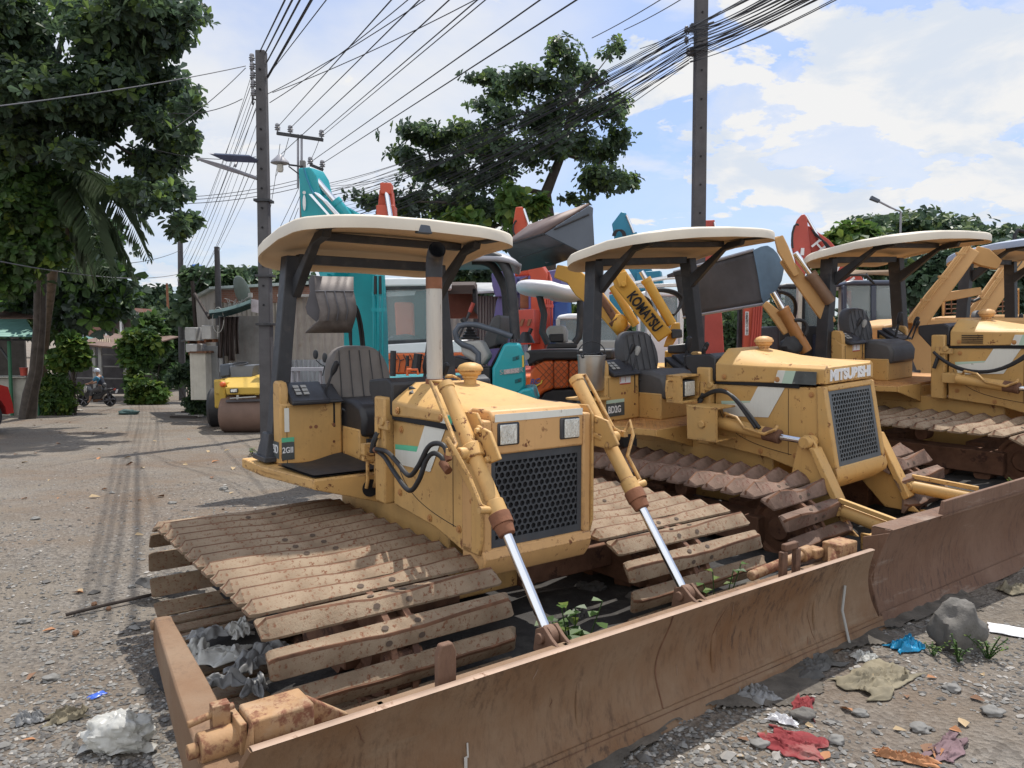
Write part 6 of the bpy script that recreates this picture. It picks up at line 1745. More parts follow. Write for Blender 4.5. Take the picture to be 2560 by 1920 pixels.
cylinder(K2, at(*ze(440, 1230), YM - .35), at(*ze(170, 750), YM - .35), .065, .72, mat('orange_brown_cylinder', (.36, .16, .05), .45), 'lift_cylinder')
mb = MB(); mb.tube([at(*ze(0, 350), YM - .35), at(*ze(110, 330), YM - .38), at(*ze(220, 308), YM - .4)], .02, 8); part(K2, mb, 'level_rod', M_tan)
mb = MB(); mb.tube(bez(at(*ze(205, 745), YM - .3), at(*ze(400, 760), YM - .1), at(*ze(360, 900), YM), at(*ze(330, 1000), YM), 12), .022, 8); mb.tube(bez(at(*ze(345, 980), YM - .4), at(*ze(440, 960), YM - .4), at(*ze(470, 1030), YM - .4), at(*ze(430, 1100), YM - .4), 12), .02, 8); mb.blob(at(*ze(310, 1190), YM - .4), (.12, .1, .10), 4, .4); part(K2, mb, 'hydraulic_hose', M_rubber)
b0 = at(2050, 960, 9.8); mb = MB(); mb.b2((b0.x - .9, 9.1, -.1), (b0.x + 1.0, 10.6, 1.15)); part(K2, mb, 'chassis', M_tan, .05)
for dx in (-.5, .9): wheel(K2, V((b0.x + dx, 9.0, gz(b0.x, 9.0) + .55)), .55, .35, (0, 1, 0))

# --- white pipe rack frame
YW = 12.0
g = gnd(at(1700, 900, YW).x, YW)
WF = thing('roof_frame', 'white steel canopy frame with loose pipes laid across its top', 'frame', g)
fr(WF, [zd(*q) + (YW,) for q in ((770, 440), (1290, 420), (1290, 455), (770, 475))], (0, .1, 0), 'beam', M_gwhite, .01)
fr(WF, [zd(*q) + (YW - .3,) for q in ((1385, 358), (1640, 340), (1600, 385), (1385, 410))], (0, .1, 0), 'beam', M_gwhite, .01)
for x in (1205, 880): fr(WF, [zd(*q) + (YW + .02,) for q in ((x - 25, 380), (x + 25, 380), (x + 12, 1080), (x - 25, 1080))], (0, .12, 0), 'post', M_gwhite, .01)
mb = MB()
for k in range(4): mb.tube([at(*zd(700, 438 - 4 * k), YW + .2 * k), at(*zd(1050, 380 - 5 * k), YW - .1 + .2 * k), at(*zd(1300, 365 - 4 * k), YW - .2 + .2 * k), at(*zd(1890, 290 - 2 * k), YW - .7 + .1 * k)], .022, 6)
part(WF, mb, 'pipe', M_gwhite)
# white car roofs / cabs behind the red machines
def cab(label, Y, x0, x1, y0, y1, m, roof, yb=960, cat='excavator'):
    r = thing('excavator', label, cat, gnd(at((x0 + x1) / 2, 900, Y + .7).x, Y + .7), 0, GE)
    w = (x1 - x0)
    fr(r, [(x0 + .04 * w, y0 + 4, Y), (x0 + .18 * w, y0, Y), (x1 - .18 * w, y0, Y), (x1 - .02 * w, y0 + 4, Y), (x1, y0 + 14, Y), (x0, y0 + 14, Y)], (.1, 1.4, 0), 'cab_roof', roof, .04)
    for a, b in ((0, .06), (.46, .54), (.94, 1)):
        fr(r, [(x0 + a * w, y0 + 14, Y), (x0 + b * w, y0 + 14, Y), (x0 + b * w, yb, Y), (x0 + a * w, yb, Y)], (0, .08, 0), 'cab_post', m, .01)
    for a, b in ((.06, .46), (.54, .94)):
        fr(r, [(x0 + a * w, y0 + 14, Y + .03), (x0 + b * w, y0 + 14, Y + .03), (x0 + b * w, y1, Y + .03), (x0 + a * w, y1, Y + .03)], (0, .01, 0), 'window', glass('dim_cab_glass', (.22, .28, .30), .55))
    fr(r, [(x0, y1, Y - .01), (x1, y1, Y - .01), (x1, yb, Y - .01), (x0, yb, Y - .01)], (.1, 1.5, 0), 'body', m, .03)
    fr(r, [(x0 + .15 * w, y0 + 20, Y + 1.4), (x1 - .1 * w, y0 + 20, Y + 1.4), (x1 - .1 * w, yb, Y + 1.4), (x0 + .15 * w, yb, Y + 1.4)], (0, .05, 0), 'rear_panel', M_lgrey, .01)
    fr(r, [(x0 + .3 * w, y1 - 55, Y + .8), (x0 + .6 * w, y1 - 60, Y + .8), (x0 + .65 * w, y1, Y + .8), (x0 + .3 * w, y1, Y + .8)], (0, .3, 0), 'seat', M_vinyl2, .04)
    return r
cab('excavator cab with a low curved white roof behind the blue arms', 14.0, 1390, 1560, 784, 850, M_lgrey, M_gwhite, 930)
cab('excavator cab with a tall rounded white roof under the pipe rack', 15.0, 1595, 1700, 727, 830, M_gwhite, M_gwhite, 930)
M_navy = mat('navy_cab_paint', (.035, .045, .075), .35, var=.1, coat=.3)
C1 = cab('dark navy excavator cab with big side windows beneath the third roof', 12.0, 2108, 2262, 700, 835, M_navy, M_navy, 960)
mb = MB(); mb.tube([at(2100, 705, 11.8), at(2125, 688, 11.7), at(2165, 688, 11.6), at(2185, 708, 11.8)], .02, 6); mb.tube([at(*ze(930, 600), 11.9), at(*ze(965, 660), 11.8)], .015, 6); part(C1, mb, 'cab_hose', M_rubber)
cab('black-roofed small excavator cab behind the tan loader arms', 13.5, 1945, 2070, 708, 815, M_plast, M_black, 960)
# rolled mats lying on top of the cab row
rm = thing('rack_of_battens', 'rack of pale wooden battens and rolled mats on posts behind the third roof', 'rack', gnd(at(2160, 900, 13).x, 13.0))
mb = MB()
for k in range(9): 
    mb.tube([at(*ze(520 + 30 * k, 650 - 9 * k), 13.0 + .1 * k), at(*ze(900 + 25 * k, 590 + 2 * (k % 3)), 13.0 + .25 * k), at(*ze(1200 + 8 * k, 580 + 10 * (k % 4)), 13.2 + .25 * k)], .035, 6)
part(rm, mb, 'batten', mat('pale_batten', (.36, .27, .19), .8, var=.2))
for x in (395, 740): 
    mb = MB(); px(mb, [ze(x - 14, 640) + (12.9,), ze(x + 18, 640) + (12.9,), ze(x + 6, 1100) + (12.9,), ze(x - 24, 1100) + (12.9,)], V((0, .1, 0))); part(rm, mb, 'post', mat('peeling_white_post', (.5, .46, .40), .7, rust=.4, rcol=(.35, .2, .1)))
# tan loader booms at the right
def tanboom(label, pts, Y, hs, logo=False, tubes=True):
    P = [at(*ze(*q), Y) for q in pts]
    r = thing('wheel_loader', label, 'loader', gnd(P[0].x + .4, Y + .8), 0, 'tan loader arms at the right')
    mb = MB(); slab(mb, P, hs, .22, V((-.5, -1, 0))); part(r, mb, 'lift_arm', M_tan, .015)
    if tubes:
        mb = MB()
        for k in range(3): mb.tube([p + V((-.10 - .03 * k, -.12, .03)) for p in P], .015, 6)
        for t in (.3, .6, .9):
            q = P[0] + (P[-1] - P[0]) * t; mb.box(q + V((-.14, -.12, .03)), (.12, .03, .03))
        part(r, mb, 'hydraulic_pipe', M_tan)
    if logo:
        q = P[0] + (P[-1] - P[0]) * .88
        mb = MB(); d = (P[-1] - P[0]).normalized()
        s_ = V((-.5, -1, 0)).normalized(); u_ = s_.cross(d)
        mb.tube([q + s_ * .118 + d * .26 * math.cos(a) + u_ * .075 * math.sin(a) for a in [2 * PI * i / 24 for i in range(25)]], .008, 4)
        mb.tube([q + s_ * .118 - d * .1 + u_ * .05, q + s_ * .118 + u_ * -.04, q + s_ * .118 + d * .05 + u_ * .05, q + s_ * .118 + d * .14 - u_ * .03], .007, 4)
        part(r, mb, 'faded_emblem', M_dgrey)
    b = P[0]
    mb = MB(); mb.prism([(b.x - .35, 0, b.z), (b.x + .2, 0, b.z + .1), (b.x + 1.9, 0, b.z + .1), (b.x + 1.9, 0, 0), (b.x - .35, 0, 0)], (0, Y + .1, 0), (0, Y + 1.4, 0)); part(r, mb, 'chassis', M_tan, .04)
    for dx in (.2, 1.5): wheel(r, V((b.x + dx, Y, gz(b.x + dx, Y) + .5)), .5, .3, (0, 1, 0))
    return r
T1 = tanboom('tan loader whose thick plain arm slants up under the third roof', [(1320, 1020), (1480, 800), (1640, 600), (1790, 400)], 9.6, [.24, .22, .20, .18])
mb = MB(); slab(mb, [at(*ze(1800, 440), 9.6), at(*ze(1890, 470), 9.6), at(*ze(2010, 530), 9.7)], [.2, .22, .12], .15, V((-.5, -1, 0))); part(T1, mb, 'elbow_link', M_tan, .01)
mb = MB(); slab(mb, [at(*ze(1500, 800), 9.8), at(*ze(1850, 740), 9.9)], [.12, .1], .1, V((0, 1, 0))); part(T1, mb, 'cross_link', M_tan, .01)
T2 = tanboom('tan loader with a faded oval emblem on its arm at the right edge', [(1810, 980), (1950, 780), (2080, 590), (2190, 430)], 12.6, [.34, .32, .30, .27], True)
mb = MB(); mb.tube([at(*ze(1690, 900), 12.3), at(*ze(1690, 820), 12.3), at(*ze(1730, 805), 12.3), at(*ze(1800, 825), 12.3), at(*ze(1850, 800), 12.3)], .025, 8); mb.tube([at(*ze(1700, 890), 12.3), at(*ze(1740, 960), 12.3)], .025, 8); part(T2, mb, 'hydraulic_hose', M_rubber)
mb = MB(); mb.tube([at(2540, 640, 12.2), at(2536, 590, 12.2), at(2545, 575, 12.2), at(2562, 580, 12.2)], .03, 8); part(T2, mb, 'hose_loop', M_rubber)
mg = thing('mesh_guard', 'rusty wire mesh guard panel between the two tan loader arms', 'guard', gnd(at(2420, 900, 14).x, 14.0))
mb = MB()
for i in range(12):
    mb.tube([at(*ze(1570 + 52 * i, 770 - 4 * i), 14), at(*ze(1570 + 52 * i, 925), 14)], .012, 4)
for j in range(5): mb.tube([at(*ze(1560, 780 + 36 * j), 14), at(*ze(2160, 740 + 40 * j), 14)], .012, 4)
part(mg, mb, 'mesh', M_chain)
mb = MB(); mb.tube([at(*ze(1555, 770), 14), at(*ze(2165, 728), 14), at(*ze(2165, 1000), 14), at(*ze(1555, 1000), 14), at(*ze(1555, 770), 14)], .03, 6); part(mg, mb, 'frame', M_tan)
# open rust-red bin in front of the sheet wall
rb = thing('steel_bin', 'open rust-red steel bin with a dark rim behind the exhaust pipe', 'bin', gnd(at(1150, 900, 14.6).x, 14.6))
fr(rb, [zc(*q) + (15.0,) for q in ((590, 305), (930, 300), (960, 640), (590, 640))], (0, .05, 0), 'back_panel', M_brustred, .01)
fr(rb, [zc(*q) + (14.4,) for q in ((590, 300), (920, 295), (940, 330), (940, 390), (590, 392))], (0, .6, .1), 'rim', mat('dark_brown_rim', (.045, .03, .026), .8), .01)
fr(rb, [zc(*q) + (14.4,) for q in ((900, 330), (945, 330), (950, 600), (915, 560))], (0, .6, 0), 'side_panel', M_core, .01)
for x in (1115, 1190):
    mb = MB(); p = at(x, 797, 14.7); mb.tube([p, V((p.x, p.y, gz(p.x, p.y)))], .05, 6); part(rb, mb, 'leg', M_black)
# shop banner far behind
sb_ = thing('shop_banner', 'white shop banner with red and green lettering behind the yellow loader arm', 'banner', gnd(at(1550, 900, 24).x, 24.0))
fr(sb_, [(1500, 690, 24), (1598, 684, 24), (1598, 752, 24), (1500, 760, 24)], (0, .06, 0), 'board', M_gwhite)
text_part('lettering', 'T - N    S', .52, M_hred, sb_, at(1548, 728, 23.97) - sb_.location, (1, 0, .05), (0, 0, 1), .01, width=1.15)
text_part('lettering', 'D', .5, M_green, sb_, at(1512, 705, 23.97) - sb_.location, (1, 0, .05), (0, 0, 1), .01)
for x in (1502, 1596):
    mb = MB(); p = at(x, 750, 24.1); mb.tube([p, V((p.x, p.y, gz(p.x, p.y)))], .06, 6); part(sb_, mb, 'post', M_lamp)
sb2 = thing('roof_sign', 'small white sign board above the raised grey bucket edge', 'sign', at(1505, 625, 24))
fr(sb2, [(1488, 610, 24), (1522, 610, 24), (1522, 622, 24), (1488, 622, 24)], (0, .05, 0), 'board', M_gwhite)
text_part('lettering', 'TIPPO', .14, M_core, sb2, at(1505, 616, 23.97) - sb2.location, (1, 0, 0), (0, 0, 1))
mb = MB(); p = at(1505, 622, 24.1); mb.tube([p, V((p.x, p.y, gz(p.x, p.y)))], .06, 6); part(sb2, mb, 'post', M_lamp)
# broken-down orange motor box left of cab row
# ladder and mirrors by the wall
ldr = thing('step_ladder', 'grey metal trestle leaning by the sheet wall left of the seat', 'trestle', gnd(at(760, 950, 14).x, 14.0))
mb = MB()
pA = [at(728, 922, 13.5), at(812, 924, 13.5)]
mb.box((pA[0] + pA[1]) / 2, ((pA[1] - pA[0]).length, .12, .06))
for x, x2 in ((732, 722), (745, 741), (800, 806)): mb.tube([at(x, 922, 13.5), V((at(x2, 1000, 13.5).x, 13.5, gz(0, 13.5)))], .03, 6)
part(ldr, mb, 'frame', M_lamp)
mir = thing('wing_mirror', 'black oval wing mirror on a bent stalk left of the grey seat', 'mirror', at(795, 905, 10))
mb = MB(); mb.blob(at(789, 886, 10), (.035, .02, .065), 1, 0); mb.blob(at(812, 894, 10.2), (.035, .02, .07), 1, 0); mb.tube([at(790, 900, 10), at(803, 912, 10), at(812, 915, 10.1), at(806, 940, 10.1)], .008, 6); part(mir, mb, 'stalk', M_black)

# ------------------------------------------------------------------ road roller
YR = 16.6
g = gnd(at(605, 1060, YR).x, YR)
RR = thing('road_roller', 'yellow road roller with a rusty front drum parked at the lane edge', 'road roller', g)
gz_ = g.z
xL, xR = at(562, 1040, YR).x, at(690, 1040, YR).x
mb = MB(); mb.cyl((xL, YR, gz_ + .40), (xR, YR, gz_ + .40), .41, n=40); dr = part(RR, mb, 'drum', mat('rusty_drum', (.165, .105, .08), .65, var=.2, scale=2, rust=.3, rscale=5, rsoft=.3, rcol=(.14, .07, .05), streak=.2), .02)
mb = MB(); mb.cyl((xL - .01, YR, gz_ + .40), (xL + .03, YR, gz_ + .40), .30, n=30); mb.cyl((xL - .06, YR, gz_ + .40), (xL, YR, gz_ + .40), .12, n=20); part(RR, mb, 'hub', M_black, parent=dr)
M_ryel = mat('roller_yellow_paint', (.50, .33, .055), .5, var=.1, scale=2, rust=.25, rscale=8, rcol=(.3, .15, .05))
fr(RR, [(548, 952, YR - .2), (562, 956, YR - .2), (564, 1000, YR - .2), (560, 1030, YR - .2), (552, 1030, YR - .2), (548, 985, YR - .2), (540, 985, YR + .6), (534, 955, YR + .6)], (.05, .4, 0), 'yoke', M_ryel, .02)
fr(RR, [(562, 968, YR - .3), (690, 968, YR - .3), (690, 985, YR - .3), (566, 987, YR - .3)], (0, .15, 0), 'front_beam', M_ryel, .02)
fr(RR, [(560, 948, YR + .2), (690, 945, YR + .2), (690, 968, YR - .3), (568, 970, YR - .3)], (0, .8, .05), 'hood', M_ryel, .02)
fr(RR, [(534, 950, YR + .8), (560, 947, YR + .8), (560, 990, YR + .8), (536, 985, YR + .8)], (0, 1.2, 0), 'side_panel', M_ryel, .02)
fr(RR, [(574, 972, YR - .34), (594, 971, YR - .34), (594, 982, YR - .34), (574, 983, YR - .34)], (0, .05, 0), 'headlight', M_black, .01)
fr(RR, [(576, 974, YR - .36), (592, 973, YR - .36), (592, 980, YR - .36), (577, 981, YR - .36)], (0, .03, 0), 'lens', M_lens, .005)
mb = MB(); mb.blob(at(557, 961, YR - .2), (.07, .07, .06), 1, 0); part(RR, mb, 'indicator', M_org)
fr(RR, [(564, 1000, YR - .35), (690, 996, YR - .35), (690, 1002, YR - .35), (564, 1006, YR - .35)], (0, .05, 0), 'scraper_bar', M_bucket, .005)
mb = MB(); mb.tube([at(575, 996, YR - .4), at(640, 992, YR - .4)], .015, 6); mb.b2(at(591, 998, YR - .42), at(597, 988, YR - .38)); part(RR, mb, 'spray_pipe', M_lgrey)
fr(RR, [(548, 912, YR + .9), (574, 908, YR + .9), (576, 940, YR + .9), (550, 943, YR + .9)], (0, .3, 0), 'side_console', M_bgrey, .03)
fr(RR, [(573, 915, YR + .6), (636, 912, YR + .6), (634, 922, YR + .6), (630, 945, YR + .6), (578, 945, YR + .6)], (0, .4, 0), 'dashboard', mat('blue_grey_plastic', (.13, .145, .17), .5), .02)
mb = MB(); c_ = at(601, 909, YR + .7); mb.tube([c_ + V((.16 * math.cos(a), .14 * math.sin(a), .05 * math.sin(a) * .5)) for a in [2 * PI * i / 20 for i in range(21)]], .018, 6); mb.tube([c_, c_ + V((0, .1, -.25))], .025, 6); mb.tube([c_ - V((.16, 0, 0)), c_ + V((.16, 0, 0))], .012, 5); part(RR, mb, 'steering_wheel', M_black)
wheel(RR, V((at(546, 1030, YR + 1.6).x, YR + 1.6, gz(0, YR + 1.6) + .45)), .48, .35, (1, .15, 0))
wheel(RR, V((at(546, 1030, YR + 1.6).x + 1.1, YR + 1.8, gz(0, YR + 1.6) + .45)), .48, .35, (1, .15, 0))
mb = MB(); p = at(615, 950, YR + 2); mb.b2((p.x - .45, YR + 1.1, gz_ + .4), (p.x + .5, YR + 2.5, gz_ + 1.0)); part(RR, mb, 'rear_body', M_ryel, .05)

# ------------------------------------------------------------------ red pickup at the left edge
wc = gp(-38, 1090)
PK = thing('pickup_truck', 'red pickup truck cut off by the left edge of the picture', 'pickup', wc)
X0, Yp = wc.x, wc.y
Tm = Matrix.Translation(wc) @ Matrix.Rotation(R(66), 4, 'Z')
def pk(mb): mb.v = [tuple(Tm @ V(p)) for p in mb.v]; return mb
arch = [(x, z) for x, z in ((.62, .42), (.60, .62), (.52, .98), (.30, 1.06), (-1.2, 1.10), (-3.6, 1.10), (-4.6, 1.0), (-4.65, .45), (-3.75, .40))]
ar1 = [(-3.3 + .47 * math.cos(R(a)), .40 + .47 * math.sin(R(a))) for a in range(180, -1, -20)]
ar2 = [(0 + .47 * math.cos(R(a)), .40 + .47 * math.sin(R(a))) for a in range(180, -1, -20)]
M_car = mat('red_car_paint', (.34, .022, .02), .22, var=.05, coat=.8)
mb = MB(); mb.xz(arch + ar1 + ar2, 0, 1.75); part(PK, pk(mb), 'body', M_car, .04)
mb = MB(); mb.xz([(-.9, 1.09), (-1.5, 1.62), (-3.1, 1.66), (-3.4, 1.10)], .1, 1.65); part(PK, pk(mb), 'cabin', M_car, .06)
mb = MB(); mb.xz([(-1.1, 1.13), (-1.55, 1.56), (-2.2, 1.58), (-2.2, 1.13)], .09, .11); mb2 = mb; part(PK, pk(mb2), 'side_window', M_core)
mb = MB(); mb.b2((-.3, -.02, .36), (-3.0, .12, .42)); part(PK, pk(mb), 'side_step', M_lgrey, .02)
for x in (0, -3.3):
    for y in (.10, 1.6):
        mb = MB(); T = Matrix.Translation((x, y, .385)) @ Matrix.Rotation(PI / 2, 4, 'X')
        mb.lathe([(.27, -.11), (.36, -.12), (.385, -.07), (.385, .07), (.36, .12), (.27, .11)], T, 32); ty = part(PK, pk(mb), 'tyre', M_rubber)
        mb = MB()
        mb.lathe([(.235, -.06), (.275, -.1), (.275, .1), (.255, .115), (.25, .05)], T, 32)
        for k in range(6): 
            a = 2 * PI * k / 6
            mb.box((.135 * math.cos(a), .135 * math.sin(a), .09), (.24, .06, .03), (0, 0, a), 0, T)
        mb.cyl((0, 0, .05), (0, 0, .11), .06, n=14, M=T)
        part(PK, pk(mb), 'rim', M_chrome if False else mat('alloy_rim', (.55, .56, .58), .3, metal=.8), parent=ty)
        mb = MB(); mb.cyl((0, 0, -.05), (0, 0, .03), .25, n=24, M=T); part(PK, pk(mb), 'brake_shadow', M_core, parent=ty)
mb = MB(); mb.blob((-.55, -.12, 1.18), (.12, .16, .10), 2, .1); part(PK, pk(mb), 'wing_mirror', M_plast)
# ------------------------------------------------------------------ leaves
def leafmat(name, col, tr=.35): return mat(name, col, .5, var=.35, scale=1.1, trans=tr, spec=.35)
LD = [leafmat('leaf_dark', (.060, .098, .058), .5), leafmat('leaf_mid', (.085, .132, .06), .55), leafmat('leaf_bright', (.14, .21, .055), .6), leafmat('leaf_blue_green', (.082, .115, .094), .45)]
LB = [leafmat('leaf_fresh', (.085, .16, .035), .45), leafmat('leaf_fresh_dark', (.05, .10, .03)), leafmat('leaf_yellow_green', (.15, .21, .04), .45), leafmat('leaf_red_brown', (.20, .09, .04))]
LF = [leafmat('far_leaf', (.060, .105, .058), .2), leafmat('far_leaf_light', (.095, .15, .065), .2), leafmat('far_leaf_dark', (.038, .070, .045), .2), leafmat('far_leaf_yellow', (.12, .17, .055), .2)]
def leaf_mesh(name, items, mats):
    """items: (point, direction, normal, length, width, material index)"""
    vs, fs, mi = [], [], []
    for p, d, n, L, w, k in items:
        s = d.cross(n)
        if s.length < 1e-4: s = d.cross(V((.3, .5, .8)))
        s.normalize(); n = s.cross(d)
        o = len(vs)
        f = n * (w * .35)
        vs += [p, p + d * (.35 * L) + s * (w * .62) + f * .5, p + d * (.74 * L) + s * w + f * .6, p + d * L - n * (.12 * L), p + d * (.74 * L) - s * w + f * .6, p + d * (.35 * L) - s * (w * .62) + f * .5]
        fs += [(o, o + 1, o + 2, o + 3), (o, o + 3, o + 4, o + 5)]
        mi += [k, k]
    me = bpy.data.meshes.new(name)
    me.from_pydata([tuple(v) for v in vs], [], fs)
    for m in mats: me.materials.append(m)
    me.polygons.foreach_set('material_index', mi)
    me.update()
    return me
def rv(r): 
    while True:
        v = V((r.uniform(-1, 1), r.uniform(-1, 1), r.uniform(-1, 1)))
        if .05 < v.length < 1: return v.normalized()
def crown_items(blobs, n, leaf, seed, per=7, ratio=.26, inner=.5, probs=(.45, .3, .1, .15), upbias=.4):
    r = random.Random(seed)
    w = [b[1][0] * b[1][1] + b[1][0] * b[1][2] for b in blobs]
    out = []
    for i in range(n):
        c, R3 = r.choices(blobs, w)[0]
        d = rv(r)
        k = (inner * .6 + (1 - inner * .6) * r.random() ** .7) * r.uniform(.7, 1.45) * (1 + .3 * mnoise.noise(d * 2.4 + c))
        p = c + V((d.x * R3[0], d.y * R3[1], d.z * R3[2])) * k
        ax = (d * .7 + V((0, 0, upbias)) + rv(r) * .5).normalized()
        u = ax.cross(rv(r)).normalized(); v = ax.cross(u)
        kind = r.choices(range(len(probs)), probs)[0]
        m = per if per < 4 else r.randint(per - 2, per + 1)
        for j in range(m):
            a = 2 * PI * j / m + r.uniform(-.4, .4)
            dd = (u * math.cos(a) + v * math.sin(a)) * .9 + ax * r.uniform(.1, .7) - V((0, 0, r.uniform(0, .45)))
            dd.normalize()
            L = leaf * r.uniform(.5, 1.25)
            out.append((p + dd * (.08 * L), dd, ax, L, L * ratio, kind if r.random() < .75 else r.choices(range(len(probs)), probs)[0]))
    return out
def branch(mb, a, b, r0, r1, bend=.12, n=6, seed=0, sides=8):
    r = random.Random(seed)
    a, b = V(a), V(b); L = (b - a).length
    off = rv(r) * L * bend
    pts = [a + (b - a) * t + off * math.sin(PI * t) for t in [i / n for i in range(n + 1)]]
    mb.tube(pts, [r0 + (r1 - r0) * i / n for i in range(n + 1)], sides)
    return pts
def tree(name, label, base, trunk, limbs, blobs, n, leaf, seed, mats=None, per=7, ratio=.26, group=None, probs=(.45, .3, .1, .15), bark=None, inner=.5, cat='tree'):
    base = V(base)
    root = thing(name, label, cat, base, 0, group)
    mb = MB()
    pts = [V(p[:3]) for p in trunk]
    mb.tube(pts, [p[3] for p in trunk], 12)
    for i, (a, b, r0) in enumerate(limbs): branch(mb, a, b, r0, r0 * .3, .12, 6, seed * 31 + i)
    part(root, mb, 'trunk', bark or M_trunk, smooth=60)
    it = crown_items([(V(c) - base, R3) for c, R3 in blobs], n, leaf, seed, per, ratio, inner, probs)
    o = bpy.data.objects.new('crown', leaf_mesh('crown', it, mats or LD)); COL.objects.link(o); o.parent = root
    return root
def dblob(x, y, rx, ry, Y, k=1.0, dY=0):
    """crown clump from the survey: centre and radii in display units (2212 wide)"""
    s = 1.1573
    q = Y / FPX * s
    return (at(x * s, y * s, Y + dY), (rx * q, max(rx, ry) * q * k, ry * q))
def atd(x, y, Y): return at(x * 1.1573, y * 1.1573, Y)
def t4(p, r): return (p.x, p.y, p.z, r)

# --- big dark broad-leaved tree on the left
YT = 17.0
r = random.Random(4)
bb = []
for (x, y, rx, ry) in ((60, 40, 130, 110), (200, 40, 120, 100), (320, 20, 95, 75), (120, 170, 140, 90), (260, 140, 110, 85), (355, 90, 55, 65), (340, 190, 80, 60), (395, 235, 32, 34), (240, 250, 95, 55), (60, 270, 95, 70), (330, 280, 75, 50), (395, 300, 30, 26), (340, 350, 62, 38), (310, 395, 50, 26), (372, 425, 48, 28), (410, 470, 32, 28), (385, 495, 26, 22), (160, 310, 70, 40), (-80, 120, 120, 180), (400, 20, 28, 34), (300, 440, 24, 18)):
    for q_ in range(3):
        f_ = r.uniform(.5, .8); bb.append(dblob(x + r.uniform(-.5, .5) * rx, y + r.uniform(-.5, .5) * ry, rx * f_, ry * f_ * .75, YT, .9, r.uniform(-1.4, 1.8)))
tb = gnd(at(66, 1028, 21.0).x, 21.0)
tr = [t4(tb + V((0, 0, -.2)), .24), t4(at(76, 985, tb.y), .19), t4(at(90, 929, tb.y - .1), .165), t4(at(99, 814, tb.y - .4), .15), t4(at(102, 640, tb.y - .9), .145), t4(at(108, 430, tb.y - 1.8), .13), t4(at(118, 250, tb.y - 3), .11)]
top = V(tr[-1][:3]); mid = V(tr[-2][:3])
lim = [(top, bb[3][0], .09), (top, bb[12][0], .09), (mid, bb[9][0], .09), (mid, bb[24][0], .08), (bb[24][0], bb[36][0], .05), (bb[36][0], bb[45][0], .035), (bb[12][0], bb[18][0], .05), (mid, bb[27][0], .07), (top, bb[0][0], .08), (bb[3][0], bb[6][0], .06)]
tree('broadleaf_tree', 'huge dark broad-leaved tree overhanging the lane from the left edge', tb, tr, lim, bb, 6200, .215, 5, LD, 7, .27, inner=0)
# bright climbing foliage low on the left
vb = [dblob(x, y, rx, ry, 17.6, .7, dy) for x, y, rx, ry, dy in ((30, 330, 50, 44, 0), (60, 400, 55, 44, .3), (20, 460, 70, 48, 0), (90, 470, 50, 44, .2), (50, 540, 70, 44, .2), (110, 540, 45, 34, .4), (190, 410, 30, 26, 1), (20, 600, 50, 40, .3), (110, 380, 40, 30, .4))]
b0 = tb + V((.12, -.25, 0))
tree('climbing_plant', 'bright green climbing leaves lit by the sun, under the dark left tree', b0, [t4(b0, .035), t4(at(90, 929, 20.6), .03), t4(at(102, 814, 20.2), .03), t4(at(104, 640, 19.8), .025), t4(vb[1][0], .02)], [(vb[1][0], vb[4][0], .02), (vb[1][0], vb[0][0], .02)], vb, 1100, .22, 8, [LB[1], LD[1], LB[0], LB[2]], 6, .36, probs=(.35, .3, .25, .1), inner=0, cat='plant')
# breadfruit-like small trees behind the trunk
mbk = [dblob(x, y, rx, ry, 24, .8, dy) for x, y, rx, ry, dy in ((30, 600, 70, 50, 0), (130, 520, 60, 50, .5), (210, 510, 50, 40, .8), (160, 590, 70, 54, 0), (230, 570, 50, 50, .5), (215, 660, 70, 45, 0), (150, 680, 60, 45, .5), (250, 640, 35, 30, 0), (265, 590, 20, 25, 0), (60, 660, 50, 35, 1))]
b0 = gnd(at(112, 950, 25).x, 25)
tree('fig_tree', 'mid green large-leaved tree behind the leaning trunk at left', b0, [t4(b0, .16), t4(V((b0.x, 24.5, .4)), .13), t4(mbk[1][0], .09)], [(V((b0.x, 24.5, .4)), mbk[5][0], .06), (mbk[1][0], mbk[2][0], .05), (mbk[1][0], mbk[0][0], .05)], mbk, 850, .36, 12, LB[:2] + [LD[0], LD[3]], 6, .30, probs=(.15, .3, .25, .3))
